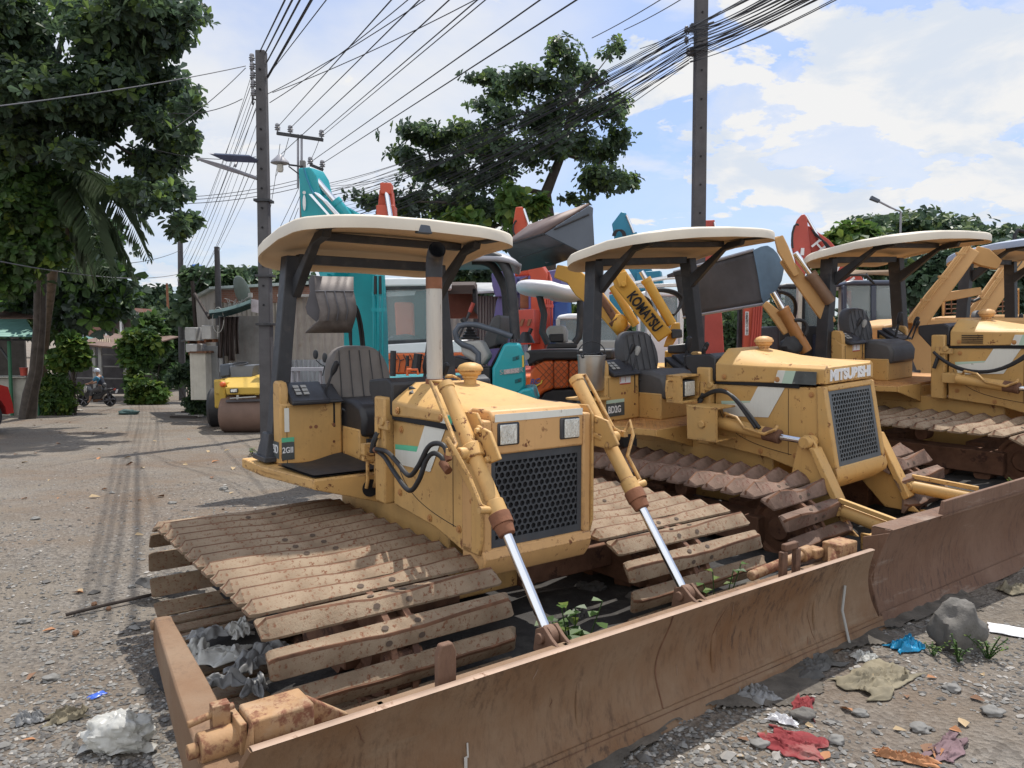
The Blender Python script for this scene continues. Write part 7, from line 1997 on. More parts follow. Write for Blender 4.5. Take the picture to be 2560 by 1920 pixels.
# --- coconut palm
pb = gnd(at(96, 1000, 24.5).x, 24.5)
pt = at(132, 425, 18.6)
pr = thing('coconut_palm', 'coconut palm with drooping feathery fronds left of the lane', 'palm', pb)
mb = MB(); mb.tube([pb - V((0, 0, .2)), at(112, 830, 23.2), at(134, 660, 20.8), pt], [.16, .14, .13, .15], 12)
r = random.Random(6)
for k in range(9): 
    a = r.uniform(0, 6.28); q = pt + V((.1 * math.cos(a), .1 * math.sin(a), 0)); mb.tube([q, q + V((.22 * math.cos(a), .22 * math.sin(a), -.5)), q + V((.2 * math.cos(a), .2 * math.sin(a), -1.3 - r.random()))], [.06, .045, .015], 6)
part(pr, mb, 'trunk', M_trunk2, smooth=60)
M_frond = leafmat('palm_leaf', (.085, .125, .065), .5)
for k, (ex, ey, dY, up) in enumerate(((322, 560, -1.0, 1.1), (292, 600, .3, .9), (240, 610, -1.6, .9), (205, 620, .8, .6), (330, 500, 1.0, .9), (-20, 520, 2.6, .9), (60, 600, 3.2, .7), (170, 600, 1.0, .7), (250, 420, 1.5, .5), (30, 400, 3.2, .6), (140, 310, 3, .3))):
    e = atd(ex, ey, 18.6 + .9 * dY)
    c = (pt + e) / 2 + V((0, 0, up * 1.35)) + (e - pt) * .08
    rb = MB(); P = bez(pt, pt + (c - pt) * .75, c + (e - c) * .25, e, 22)
    rb.tube(P, [.03 * (1 - .85 * i / 22) for i in range(23)], 5)
    fr_ = part(pr, rb, 'frond', M_trunk2 if k % 4 == 3 else M_frond)
    items = []
    base = V(pr.location)
    for i in range(60):
        t = .16 + .84 * i / 59
        j = min(21, int(t * 22)); q = P[j] + (P[j + 1] - P[j]) * (t * 22 - j)
        T = (P[j + 1] - P[j]).normalized(); s = T.cross(V((0, 0, 1))).normalized()
        L = .88 * math.sin(PI * min(1, .18 + .8 * t)) ** .6 * r.uniform(.85, 1.1)
        for sd_ in (-1, 1):
            d = (s * sd_ * .75 + T * .45 - V((0, 0, r.uniform(.35, .8)))).normalized()
            items.append((q - base, d, V((0, 0, 1)) + s * sd_ * .5, L, .019, 0))
    o = bpy.data.objects.new('leaflets', leaf_mesh('leaflets', items, [M_frond])); COL.objects.link(o); o.parent = fr_
# --- middle tree with layered branches
YM_ = 34.0
r = random.Random(14)
bb = []
for (x, y, rx, ry) in ((1230, 125, 48, 34), (1330, 105, 36, 16), (1205, 100, 26, 16), (1060, 165, 62, 14), (1120, 175, 60, 26), (1190, 180, 66, 36), (1080, 205, 50, 18), (1270, 170, 60, 34), (1090, 250, 60, 32), (1180, 255, 90, 52), (1280, 240, 70, 46), (1330, 225, 38, 24), (900, 285, 72, 18), (960, 300, 80, 34), (1040, 310, 95, 50), (1140, 330, 95, 52), (1240, 310, 80, 38), (1300, 330, 62, 34), (1340, 290, 30, 22), (880, 340, 52, 24), (930, 370, 90, 42), (1020, 390, 90, 50), (1320, 385, 60, 34), (1360, 390, 32, 22), (1270, 400, 46, 34), (1240, 430, 24, 20), (800, 435, 42, 18), (860, 440, 80, 34), (950, 445, 90, 44), (1050, 450, 90, 46), (1120, 440, 56, 38), (1000, 510, 90, 40), (1100, 510, 60, 34), (1140, 460, 30, 26), (905, 490, 50, 25)):
    bb.append(dblob(x, y, rx * .8, ry * .72, YM_, 1.0, r.uniform(-2.0, 2.0)))
bb0 = list(bb)
for c_, R_ in bb0:
    for q_ in range(2): bb.append((c_ + V((r.uniform(-1, 1) * R_[0], r.uniform(-1, 1), r.uniform(-.7, .7) * R_[2])), (R_[0] * .6, R_[1] * .6, R_[2] * .55)))
b0 = gnd(at(1370, 900, YM_).x, YM_)
trunk = [t4(b0, .42), t4(atd(1186, 640, YM_), .34), t4(atd(1186, 480, YM_), .28), t4(atd(1178, 420, YM_), .26), t4(atd(1192, 385, YM_), .22), t4(atd(1215, 330, YM_), .18), t4(atd(1235, 230, YM_), .12), t4(atd(1240, 140, YM_), .07)]
A = V(trunk[3][:3]); B = V(trunk[5][:3]); Cc = V(trunk[6][:3])
lim = [(A, bb[29][0], .14), (A, bb[21][0], .14), (bb[21][0], bb[20][0], .08), (bb[20][0], bb[12][0], .06), (bb[29][0], bb[27][0], .08), (bb[27][0], bb[26][0], .05), (B, bb[17][0], .10), (bb[17][0], bb[22][0], .06), (bb[22][0], bb[23][0], .05), (B, bb[15][0], .10), (bb[15][0], bb[13][0], .07), (Cc, bb[9][0], .08), (bb[9][0], bb[8][0], .06), (Cc, bb[5][0], .06), (bb[5][0], bb[3][0], .05), (Cc, bb[10][0], .06), (Cc, bb[1][0], .04), (A, bb[31][0], .10)]
tree('almond_tree', 'tall layered tree with tiered branches behind the cables in the middle', b0, trunk, lim, bb, 3900, .29, 17, LD, 7, .30, probs=(.40, .30, .14, .16), inner=0)
# yellow-green sprigs in the middle tree's lower crown
sp = [dblob(x, y, rx, ry, YM_ - 3, .8) for x, y, rx, ry in ((1110, 440, 30, 40), (1000, 480, 40, 16), (1165, 450, 18, 26), (960, 500, 22, 14))]
b1 = gnd(sp[0][0].x, YM_ - 3)
tree('young_tree', 'sunlit yellow-green young tree in front of the tall layered tree', b1, [t4(b1, .12), t4(sp[0][0], .05)], [(V((b1.x, b1.y, 1)), sp[1][0], .05)], sp, 170, .45, 21, LB, 6, .32, probs=(.4, .2, .4, 0))
# --- foliage behind the shed below the middle tree
sb2_ = [dblob(x, y, rx, ry, 29, .8) for x, y, rx, ry in ((985, 600, 40, 40), (1040, 590, 45, 34), (960, 560, 36, 30), (1020, 625, 40, 22), (1075, 575, 16, 14))]
b1 = gnd(sb2_[1][0].x, 29)
tree('dense_tree', 'dense dark tree behind the crumpled shed roof', b1, [t4(b1, .22), t4(atd(1005, 640, 29), .2), t4(atd(1008, 560, 29), .17)], [], sb2_, 420, .38, 23, LD, 7, .3)
# --- right hand tree
YRT = 50.0
r = random.Random(19)
bb = [dblob(x, y, rx, ry, YRT, .9, r.uniform(-3, 3)) for x, y, rx, ry in ((1985, 480, 52, 22), (1900, 495, 60, 28), (1845, 512, 40, 20), (2040, 490, 50, 22), (2100, 512, 56, 26), (1960, 510, 90, 44), (2060, 530, 90, 44), (2150, 540, 44, 30), (1880, 540, 70, 34), (1820, 540, 36, 26), (2180, 510, 34, 22), (1960, 484, 40, 18), (2090, 580, 110, 50), (1950, 580, 90, 40), (2200, 590, 60, 40))]
b0 = gnd(bb[5][0].x, YRT)
tree('rain_tree', 'broad light green tree rising over the third roof at right', b0, [t4(b0, .5), t4(atd(1975, 640, YRT), .4), t4(bb[5][0], .25)], [(V((b0.x, YRT, 3.5)), bb[8][0], .2), (V((b0.x, YRT, 3.5)), bb[6][0], .2), (bb[5][0], bb[1][0], .12), (bb[6][0], bb[4][0], .12)], bb, 3000, .5, 29, LF, 7, .34, probs=(.35, .35, .2, .1), inner=.1)
sp = [dblob(x, y, rx, ry, 40, .8) for x, y, rx, ry in ((1830, 520, 44, 26), (1790, 565, 34, 34), (1805, 600, 30, 30), (1865, 505, 30, 16))]
b1 = gnd(sp[1][0].x, 40)
tree('young_tree', 'yellow-green young tree behind the bent red boom', b1, [t4(b1, .16), t4(sp[1][0], .07)], [(sp[1][0], sp[0][0], .05)], sp, 360, .5, 31, LB, 7, .32, probs=(.5, .2, .3, 0))
# --- shrubs
def shrub(label, spec, Y, n, leaf, mats, seed, probs, ratio=.3, per=6, name='shrub', low=True):
    bl = [dblob(x / 1.1573, y / 1.1573, rx / 1.1573, ry / 1.1573, Y, .8) for x, y, rx, ry in spec]
    b = gnd(bl[0][0].x, Y)
    for c_, R_ in list(bl):
        g_ = gz(c_.x, c_.y); h_ = c_.z - g_
        if h_ > R_[2] * 1.2 and low:
            bl.append((V((c_.x, c_.y, g_ + h_ * .5)), (R_[0] * (.7 + .5 * ((seed * 7 + len(bl)) % 5) / 4), R_[1], h_ * .42)))
    return tree(name, label, b, [t4(b - V((0, 0, .1)), .035), t4((b + bl[0][0]) / 2, .03), t4(bl[0][0], .02)], [(b, q[0], .02) for q in bl], bl, n, leaf, seed, mats, per, ratio, probs=probs, cat='shrub', inner=.3)
G3 = (.45, .25, .3)
shrub('bright broad-leaved shrub beside the leaning trunk', ((182, 868, 26, 24), (165, 895, 24, 22), (200, 900, 16, 14), (172, 850, 14, 12), (150, 900, 16, 20)), 22.5, 300, .27, LB[:3], 33, G3, low=False)
shrub('feathery pale green bush behind the tub left of the motorcyclist', ((140, 955, 36, 26), (165, 970, 26, 20), (115, 965, 22, 26), (150, 990, 26, 14)), 22.4, 520, .17, LB[:3], 35, (.5, .25, .25), .22, 7)
shrub('tall leafy shrub growing at the open shed end', ((345, 850, 26, 24), (325, 870, 22, 26), (340, 900, 24, 26), (362, 880, 14, 30), (372, 850, 20, 22), (335, 950, 12, 30)), 31, 420, .34, LB[:3], 37, (.45, .4, .15), low=False)
shrub('round mango bush in front of the brown house front', ((372, 812, 20, 16), (388, 835, 18, 18), (362, 832, 16, 12), (398, 860, 14, 12)), 36, 420, .5, [LB[1], LB[0], LD[1]], 39, (.5, .25, .25), .22, low=False)
shrub('low yellow-green bush at the far lane edge', ((360, 970, 26, 26), (385, 978, 22, 24), (338, 980, 20, 24), (404, 985, 14, 18), (350, 995, 20, 16), (392, 998, 20, 14)), 29, 430, .22, LB[:3], 41, (.45, .15, .4), low=False)
shrub('dark bush around the foot of the round pole', ((478, 935, 22, 24), (505, 920, 14, 22), (496, 965, 20, 22), (450, 930, 16, 18), (434, 945, 9, 24), (512, 990, 18, 20), (485, 1005, 22, 18), (520, 1015, 16, 12)), 21.6, 420, .17, [LD[0], LD[1], LB[1]], 43, (.5, .3, .2), low=False)
shrub('dark hedge under the dark bucket behind the second bulldozer', ((1700, 800, 60, 30), (1760, 830, 60, 34), (1820, 800, 50, 34), (1660, 850, 40, 40), (1930, 830, 50, 34), (1980, 800, 40, 26), (1850, 850, 60, 30)), 24, 800, .30, [LD[0], LD[1], LB[1]], 45, (.4, .4, .2), .22, 7, 'hedge')
shrub('light leafy sapling between the blue arms', ((1440, 770, 14, 24), (1432, 800, 14, 14), (1450, 745, 10, 12)), 19.5, 120, .24, LB[:3], 47, (.4, .2, .4))
shrub('bush behind the thin pole at the lane end', ((400, 790, 16, 14), (440, 800, 12, 20), (425, 830, 20, 16), (462, 790, 14, 30)), 40, 260, .5, [LD[1], LD[0], LB[1]], 49, (.5, .3, .2))
# --- background trees
def bgtree(label, spec, Y, n, leaf, seed, mats=LF, probs=(.35, .2, .4, .05), name='background_tree', g=None):
    bl = [dblob(x / 1.1573, y / 1.1573, rx / 1.1573, ry / 1.1573, Y, .9) for x, y, rx, ry in spec]
    b = gnd(bl[0][0].x, Y)
    return tree(name, label, b, [t4(b, .3), t4((b + bl[0][0]) / 2, .25), t4(bl[0][0], .12)], [(bl[0][0], q[0], .08) for q in bl[1:]], bl, n, leaf, seed, mats, 7, .32, probs=probs, group=g)
bgtree('flat-topped far tree above the brown house', ((360, 745, 44, 18), (330, 770, 40, 22), (390, 770, 34, 20), (300, 800, 40, 26), (400, 735, 18, 14), (260, 780, 40, 30)), 56, 600, .6, 51)
bgtree('loose small-leaved tree over the shack roof right of the round pole', ((530, 700, 40, 20), (500, 720, 26, 22), (570, 710, 30, 18), (480, 770, 20, 40), (478, 690, 14, 16), (585, 695, 16, 10)), 32, 420, .42, 53, [LD[1], LD[0], LF[0]], (.4, .3, .3))
bgtree('blue-green far tree peeping over the brick shack', ((630, 700, 36, 22), (610, 712, 26, 14), (720, 700, 40, 18), (770, 706, 24, 14)), 58, 340, .6, 55)
bgtree('dark trees massed behind the tan loader arms', ((2420, 700, 70, 50), (2500, 690, 70, 56), (2560, 720, 60, 50), (2360, 690, 50, 60), (2300, 720, 60, 40), (2600, 680, 80, 70), (2440, 780, 90, 40)), 42, 1100, .6, 57, [LD[0], LF[0], LF[2]], (.4, .3, .3))
bgtree('far tree at the left edge behind the stall', ((30, 720, 60, 40), (90, 740, 50, 40), (-60, 700, 80, 60), (150, 740, 40, 40), (200, 760, 40, 40)), 48, 700, .6, 59, [LD[0], LF[0], LF[2]], (.4, .3, .3))
# a far belt of trees, copies of one
src = bgtree('distant tree in the belt beyond the yard', ((1150, 800, 60, 46), (1090, 815, 50, 34), (1210, 812, 50, 36), (1150, 830, 80, 34)), 85, 420, .95, 61, LF, (.4, .15, .4, .05), 'distant_tree', 'belt of distant trees beyond the yard')
kids = list(src.children)
r = random.Random(77)
for k in range(21):
    c = src.copy(); COL.objects.link(c)
    x = -78 + 8.2 * k + r.uniform(-2, 2); y = 88 + r.uniform(-6, 12)
    c.location = (x, y, gz(x, y)); c.rotation_euler = (0, 0, r.uniform(0, 6.28)); s = r.uniform(.8, 1.15); c.scale = (s, s, s)
    for q in kids:
        d = q.copy(); COL.objects.link(d); d.parent = c

# ------------------------------------------------------------------ oily earth with painted shade under the machines, stones, litter
mo = mat('oily_earth_and_shade', (.030, .028, .027), .9, var=.5, scale=3, bump=.8, bscale=30, dust=.25, dcol=(.09, .085, .075))
mb = MB()
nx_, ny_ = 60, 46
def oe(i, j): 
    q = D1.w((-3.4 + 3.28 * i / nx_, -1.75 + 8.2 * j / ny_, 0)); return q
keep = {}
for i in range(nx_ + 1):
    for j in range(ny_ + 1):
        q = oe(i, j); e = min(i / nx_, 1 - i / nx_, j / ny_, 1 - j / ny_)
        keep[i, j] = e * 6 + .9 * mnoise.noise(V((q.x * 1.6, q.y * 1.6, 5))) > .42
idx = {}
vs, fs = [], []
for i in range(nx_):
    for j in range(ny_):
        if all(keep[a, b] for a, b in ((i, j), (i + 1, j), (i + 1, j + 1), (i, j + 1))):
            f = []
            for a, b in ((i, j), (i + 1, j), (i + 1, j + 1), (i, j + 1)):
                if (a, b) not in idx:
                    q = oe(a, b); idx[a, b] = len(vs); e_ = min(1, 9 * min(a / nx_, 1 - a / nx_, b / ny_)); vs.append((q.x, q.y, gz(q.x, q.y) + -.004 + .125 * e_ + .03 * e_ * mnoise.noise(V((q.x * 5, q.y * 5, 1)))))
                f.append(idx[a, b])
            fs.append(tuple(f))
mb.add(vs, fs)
tag(mb.obj('oily_earth_and_shade', mo, smooth=180), kind='structure')  # near-black colour paints the shade under the machines as well as oil
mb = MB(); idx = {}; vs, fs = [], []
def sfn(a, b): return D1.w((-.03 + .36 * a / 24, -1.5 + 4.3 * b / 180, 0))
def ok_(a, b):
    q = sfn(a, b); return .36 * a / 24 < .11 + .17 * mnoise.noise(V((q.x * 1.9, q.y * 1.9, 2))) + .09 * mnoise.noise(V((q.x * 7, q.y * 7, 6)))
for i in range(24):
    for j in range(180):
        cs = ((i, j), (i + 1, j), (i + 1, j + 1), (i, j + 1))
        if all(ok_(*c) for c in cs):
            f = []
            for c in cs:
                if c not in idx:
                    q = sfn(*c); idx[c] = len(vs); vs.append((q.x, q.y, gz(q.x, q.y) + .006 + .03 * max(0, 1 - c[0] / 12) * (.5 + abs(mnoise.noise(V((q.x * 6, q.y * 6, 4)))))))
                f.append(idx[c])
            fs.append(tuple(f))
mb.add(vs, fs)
tag(mb.obj('damp_soil_and_shade', mat('damp_soil_painted_shade', (.085, .075, .063), .92, var=.4, scale=9, bump=.8, bscale=40, dust=.35, dcol=(.15, .128, .104)), smooth=180), kind='structure')  # damp soil, coloured darker to paint in the blade's shadow as well
# stones
r = random.Random(41)
st_m = [mat('pebble_grey', (.19, .185, .175), .9, var=.35, scale=9), mat('pebble_dark', (.11, .105, .10), .9, var=.35, scale=9), mat('pebble_pale', (.33, .31, .285), .9, var=.25, scale=9)]
vs, fs, mi = [], [], []
for k in range(25000):
    if k < 12000: px_, py_ = r.uniform(-120, 2680), 1060 + 940 * r.random() ** .8
    elif k < 17000: px_, py_ = r.uniform(1500, 2680), r.uniform(1560, 2000)
    else: px_, py_ = r.uniform(-100, 760), r.uniform(1180, 2000)
    d = ray(px_, py_); t = -HC / d.z if d.z < -.01 else 99
    q = V((0, 0, HC)) + d * t
    if q.y > 16: continue
    if q.y > 5.5:
        q.z = gz(q.x, q.y)
    if mnoise.noise(V((q.x * .9, q.y * .9, 9))) + r.uniform(-.35, .5) < 0: continue
    s = r.choice((.004, .005, .006, .008, .011)) * r.uniform(.7, 1.3)
    if r.random() < .015: s *= 2.2
    o = len(vs); z0 = gz(q.x, q.y) + s * .25
    a = r.uniform(0, 6.28); ca, sa = math.cos(a), math.sin(a)
    el, fl_ = r.uniform(1, 1.7), r.uniform(.5, .85)
    for (x, y, z) in ((1, 0, .1), (.4, .9, -.1), (-.7, .7, .2), (-1, -.2, -.1), (-.2, -.9, .1), (.75, -.65, 0), (.15, .05, 1), (-.1, .1, -1)):
        x *= el * r.uniform(.8, 1.15) * s; y *= r.uniform(.8, 1.15) * s; z *= fl_ * s * r.uniform(.8, 1.1)
        vs.append((q.x + x * ca - y * sa, q.y + x * sa + y * ca, z0 + z))
    for i in range(6):
        fs.append((o + i, o + (i + 1) % 6, o + 6)); fs.append((o + (i + 1) % 6, o + i, o + 7))
    mi += [r.choices((0, 1, 2), (.5, .38, .12))[0]] * 12
me = bpy.data.meshes.new('gravel'); me.from_pydata(vs, [], fs)
for m in st_m: me.materials.append(m)
me.polygons.foreach_set('material_index', mi); me.update()
o = bpy.data.objects.new('gravel', me); COL.objects.link(o); tag(o, 'loose grey gravel scattered over the dusty ground', None, None, 'stuff')
# rocks
def rock(label, x, y, r3, seed, m=None):
    q = gp(x, y); mb = MB(); mb.blob(q + V((0, 0, r3[2] * .6)), r3, seed, .42, 1.3, 36, 24)
    c_ = q + V((0, 0, r3[2] * .6))
    mb.v = [tuple(c_ + (V(p) - c_) * (1 + .10 * mnoise.noise((V(p) - c_) * (1.2 / max(r3)) * 2.6 + V((seed, 0, 0))) + .04 * mnoise.noise((V(p) - c_) * (8 / max(r3))))) for p in mb.v]
    return centred(mb, 'rock', m or M_stone, label, 'rock', q, smooth=34)
rock('big grey boulder against the second blade, with weeds before it', 2395, 1622, (.115, .105, .15), 3)
rock('grey stone lying in the oily earth behind the first blade', 1600, 1545, (.12, .09, .09), 5)
rock('squarish stone at the foot of the round pole bushes', 505, 1018, (.22, .15, .12), 7)
rock('small pale stone near the red cloth', 2010, 1800, (.05, .035, .03), 9)
for k, (x, y, s) in enumerate(((130, 1700, .03), (60, 1560, .028), (330, 1470, .02), (90, 1300, .03), (430, 1260, .03), (2090, 1860, .03), (2300, 1830, .03), (2480, 1790, .035), (2150, 1790, .025), (1900, 1870, .028), (2380, 1730, .03), (560, 1225, .04))):
    o = rock('pale fist-sized stone lying loose on the gravel', x, y, (s * 1.3, s, s * .6), 20 + k, st_m[0]); o['group'] = 'loose pale stones'
# crumpled litter
def cloth(name, label, cat, x, y, sx, sy, amp, m, seed, fr_=5.0, rot=0.0, hf=1.0, nu=44, lift=.012, ragged=.25, thick=.002):
    q = gp(x, y); mb = MB(); r = random.Random(seed)
    def fn(u, v):
        a, b = (u - .5) * sx, (v - .5) * sy
        n0 = V((u * 3, v * 3, seed * 2.3))
        e = 1 + ragged * mnoise.noise(n0 * 1.5 + V((9, 0, 0))) * 2
        a *= e; b *= 1 + ragged * 2 * mnoise.noise(n0 * 1.5 + V((0, 9, 0)))
        ca, sa = math.cos(rot), math.sin(rot)
        X, Y = q.x + a * ca - b * sa, q.y + a * sa + b * ca
        wq = mnoise.noise(V((u * 2.4, v * 2.4, seed + 8))) * 1.3
        fold = abs(math.sin((u * 1.0 + v * .35) * fr_ * 2.4 + 4 * wq)) ** .7 * (.4 + .6 * abs(mnoise.noise(V((u * 2, v * 2, seed + 3)))) * 2)
        f = .55 * fold + .5 * abs(mnoise.noise(V((u * fr_ + wq, v * fr_ * .5 + wq, seed)))) + .7 * hf * abs(mnoise.noise(V((u * fr_ * 2.6 + 2 * wq, v * fr_ * 1.7, seed + 4)))) + .25 * hf * abs(mnoise.noise(V((u * fr_ * 6, v * fr_ * 5, seed + 6))))
        edge = min(1, 5 * min(u, v, 1 - u, 1 - v) + .15)
        return V((X, Y, gz(X, Y) + lift * .5 + amp * f * edge))
    mb.grid(fn, nu, nu)
    o = centred(mb, name, m, label, cat, q, smooth=50)
    o.modifiers.new('thickness', 'SOLIDIFY').thickness = thick
    return o
M_bag = mat('milky_plastic_film', (.66, .66, .63), .28, var=.12, scale=12, trans=.4, spec=.6, dust=.35, dcol=(.45, .43, .38))
M_bagg = mat('dirty_grey_plastic', (.30, .305, .31), .4, var=.35, scale=5, trans=.3)
M_rag = mat('dark_grey_rag', (.085, .083, .080), .95, var=.4, scale=8)
M_khaki = mat('khaki_fabric', (.19, .165, .115), .95, var=.35, scale=6)
M_redc = mat('dusty_red_fabric', (.20, .028, .032), .95, var=.35, scale=6, dust=.3, dcol=(.25, .15, .13))
M_bluep = mat('blue_plastic_film', (.02, .26, .48), .35, var=.25, trans=.25)
M_paper = mat('dirty_white_paper', (.62, .62, .64), .85, var=.12, scale=9)
M_dry = [mat('dry_leaf_orange', (.36, .17, .08), .8, var=.3), mat('dry_leaf_brown', (.20, .11, .065), .85, var=.3), mat('dry_leaf_tan', (.40, .30, .18), .85, var=.2)]
q = gp(296, 1872)
mb = MB()
def bagf(u, v):
    a = 2 * PI * u; ph = PI * v
    d = V((math.sin(ph) * math.cos(a), math.sin(ph) * math.sin(a), math.cos(ph)))
    k = 1 + .34 * mnoise.noise(d * 2.1 + V((3, 1, 7))) + .20 * abs(mnoise.noise(d * 5 + V((1, 8, 2)))) + .10 * abs(mnoise.noise(d * 12 + V((5, 2, 2))))
    return q + V((d.x * .125 * k, d.y * .085 * k, max(0.002, .055 + d.z * .075 * k)))
mb.grid(bagf, 80, 44, cu=True)
mb.grid(lambda u, v: q + V((-.12 + .30 * u, -.085 + .05 * v + .012 * math.sin(9 * u), .012 + .02 * abs(math.sin(7 * u + 2 * v)))), 20, 6)
centred(mb, 'plastic_bag', M_bag, 'crumpled milky white plastic bag on the gravel at lower left', 'plastic bag', q, smooth=45)
o = cloth('wrapper', 'small bright blue wrapper lying on the gravel', 'wrapper', 243, 1742, .075, .045, .012, mat('blue_printed_foil', (.05, .12, .52), .3, var=.3, scale=30), 3, 3, 1.0, .4, 16, .012, .1)
cloth('red_cloth', 'crumpled dusty red cloth in the dirt at lower right', 'cloth', 1985, 1868, .18, .22, .03, M_redc, 5, 5, .9, .6)
cloth('red_cloth', 'thin torn strip of red cloth above the larger red one', 'cloth', 2010, 1775, .22, .08, .02, M_redc, 6, 5, 1.2)
cloth('khaki_cloth', 'twisted khaki cloth heap near the two blades', 'cloth', 2200, 1705, .42, .22, .035, M_khaki, 8, 6, .6)
cloth('grey_rag', 'dark grey rag pressed against the first blade foot', 'rag', 2035, 1672, .30, .16, .04, M_rag, 10, 6, .7, .6)
cloth('grey_rag', 'frayed pale grey rag dangling at the first blade foot', 'rag', 1890, 1745, .17, .14, .045, mat('pale_grey_rag', (.20, .20, .20), .95, var=.35, scale=8), 11, 6, .3, .6)
cloth('blue_plastic', 'torn bright blue plastic film beside the second blade', 'plastic', 2265, 1622, .17, .11, .05, M_bluep, 12, 5, .3)
cloth('white_scrap', 'grubby white scrap of plastic between the cloths', 'scrap', 2160, 1650, .11, .08, .03, M_bag, 13, 4, .2)
cloth('white_scrap', 'bent white card by the red strip', 'scrap', 1955, 1808, .11, .05, .03, M_paper, 14, 3, -.6)
cloth('paper_sheet', 'folded dirty white paper sheet at the right edge', 'paper', 2530, 1585, .22, .16, .02, M_paper, 15, 2, -.5, .3, 20, .02, .05)
cloth('paper_sheet', 'curled grey paper by the second blade at the right edge', 'paper', 2540, 1480, .22, .12, .05, M_khaki, 16, 3, .3, .5, 24, .02, .1)
cloth('purple_rag', 'dull mauve rag half buried in the dirt at the lower right corner', 'rag', 2370, 1880, .24, .10, .02, mat('mauve_rag', (.17, .11, .12), .95, var=.3), 17, 4, .7)
cloth('straw_scrap', 'orange straw and leaf scrap at the bottom right', 'scrap', 2260, 1905, .20, .05, .03, M_dry[0], 18, 5, -.5)
cloth('white_scrap', 'torn pale food wrapper left of the milky bag', 'scrap', 170, 1800, .16, .09, .04, M_khaki, 19, 4, .5)
cloth('white_scrap', 'greyish crumpled wrapper at the lower left edge', 'scrap', 75, 1810, .10, .07, .04, M_bagg, 20, 4, .5)
for k, (x, y, sx, sy) in enumerate(((560, 1700, .26, .22), (520, 1650, .20, .14), (620, 1730, .24, .16), (600, 1640, .22, .14), (680, 1690, .2, .16), (560, 1775, .18, .12), (480, 1690, .16, .12), (640, 1790, .16, .1), (430, 1720, .14, .1))):
    o = cloth('grey_plastic', 'dirty grey plastic film heaped inside the near push arm', 'plastic film', x, y, sx * .85, sy * .85, .075, M_bagg if k % 3 else M_bag, 30 + k, 2.6, k * .7, .35, 40, .24, .3)
    o['group'] = 'grey plastic heap by the near track'
for k, (x, y, sx, sy) in enumerate(((1480, 1510, .2, .14), (1700, 1480, .2, .12), (1450, 1590, .16, .1), (390, 1500, .26, .12), (470, 1480, .24, .10))):
    o = cloth('dark_litter', 'dark crumpled litter lying in the oily earth', 'litter', x, y, sx, sy, .05, M_rag, 50 + k, 3.5, k * .9, .5, 34, .2, .3)
    o['group'] = 'dark litter in the oily earth'
cloth('dry_leaf', 'curled orange-brown sheet tucked behind the first blade top', 'leaf', 1440, 1590, .16, .06, .04, M_dry[0], 60, 4, .4)
# rod, seed pods
q0, q1 = gp(165, 1546), gp(356, 1506)
mb = MB(); mb.tube([q0 + V((0, 0, .02)), (q0 + q1) / 2 + V((0, 0, .028)), q1 + V((0, 0, .03)), q1 + (q1 - q0) * .5 + V((0, 0, .03))], .011, 8)
centred(mb, 'black_rod', M_wood, 'thin black rod lying on the road beside the left track', 'rod', q0)
for x, y, s, l in ((190, 1592, .016, 'spiky brown seed pod left of the shaded gravel'), (236, 1518, .015, 'spiky brown seed pod behind the black rod'), (272, 1528, .013, 'flat reddish husk touching the black rod')):
    q = gp(x, y); mb = MB(); mb.blob(q + V((0, 0, s * .8)), (s * 1.1, s, s), 4, .5, 5, 16, 12); centred(mb, 'seed_pod', M_dry[1], l, 'seed pod', q)
# dry leaves
r = random.Random(8)
lm = [leaf_mesh('dry_leaf', [(V((-.5 * .07, 0, .008)), V((1, 0, .1)), V((0, .2, 1)), .07, .02, 0)], [m]) for m in M_dry]
for k in range(78):
    if k < 48: x, y = r.uniform(0, 640), 1020 + 240 * r.random() ** 1.5
    elif k < 60: x, y = r.uniform(0, 560), r.uniform(1250, 1880)
    else: x, y = r.uniform(1850, 2540), r.uniform(1640, 1900)
    q = gp(x, y); o = bpy.data.objects.new('dry_leaf', lm[k % 3]); COL.objects.link(o)
    s = r.uniform(.5, 1.2) * (1.5 if q.y > 8 else 1)
    o.location = q; o.rotation_euler = (r.uniform(-.3, .3), r.uniform(-.3, .3), r.uniform(0, 6.28)); o.scale = (s, s, s)
    tag(o, 'small dry brown leaf fallen on the ground', 'leaf', 'dry leaves scattered on the ground')
for (x, y, s, c) in ((112, 1247, 1.3, 0), (545, 1855, 1.2, 1), (1940, 1790, 1.2, 0)):
    pass
# weeds
def weed(label, x, y, h, n, leaf, seed, mats=LB[:3], Yo=None, w=.10):
    q = gp(x, y) if Yo is None else Yo
    r = random.Random(seed)
    root = thing('weed', label, 'weed', q)
    mb = MB(); items = []
    for s in range(max(2, n // 7)):
        a = r.uniform(0, 6.28); tip = V((w * math.cos(a) * r.random(), w * math.sin(a) * r.random(), h * r.uniform(.5, 1)))
        P = [V((0, 0, -.01)), tip * .5 + V((0, 0, h * .1)), tip]
        mb.tube(P, .003, 5)
        for j in range(7):
            t = .25 + .75 * j / 6
            p = P[0] * (1 - t) ** 2 + P[1] * 2 * t * (1 - t) + P[2] * t * t
            d = rv(r); d.z = abs(d.z) * .3 - .05; d.normalize()
            items.append((p, d, V((0, 0, 1)), leaf * r.uniform(.6, 1.2), leaf * .38, r.choices((0, 1, 2), (.5, .25, .25))[0]))
    mb.obj('stem', LB[1], root)
    o = bpy.data.objects.new('foliage', leaf_mesh('foliage', items, mats)); COL.objects.link(o); o.parent = root
q = D1.w((-.42, -.10, 0)); 
weed('heart-leaved green vine behind the left lift rod', 0, 0, .52, 77, .068, 3, LB[:3], V((q.x, q.y, gz(q.x, q.y))), .14)
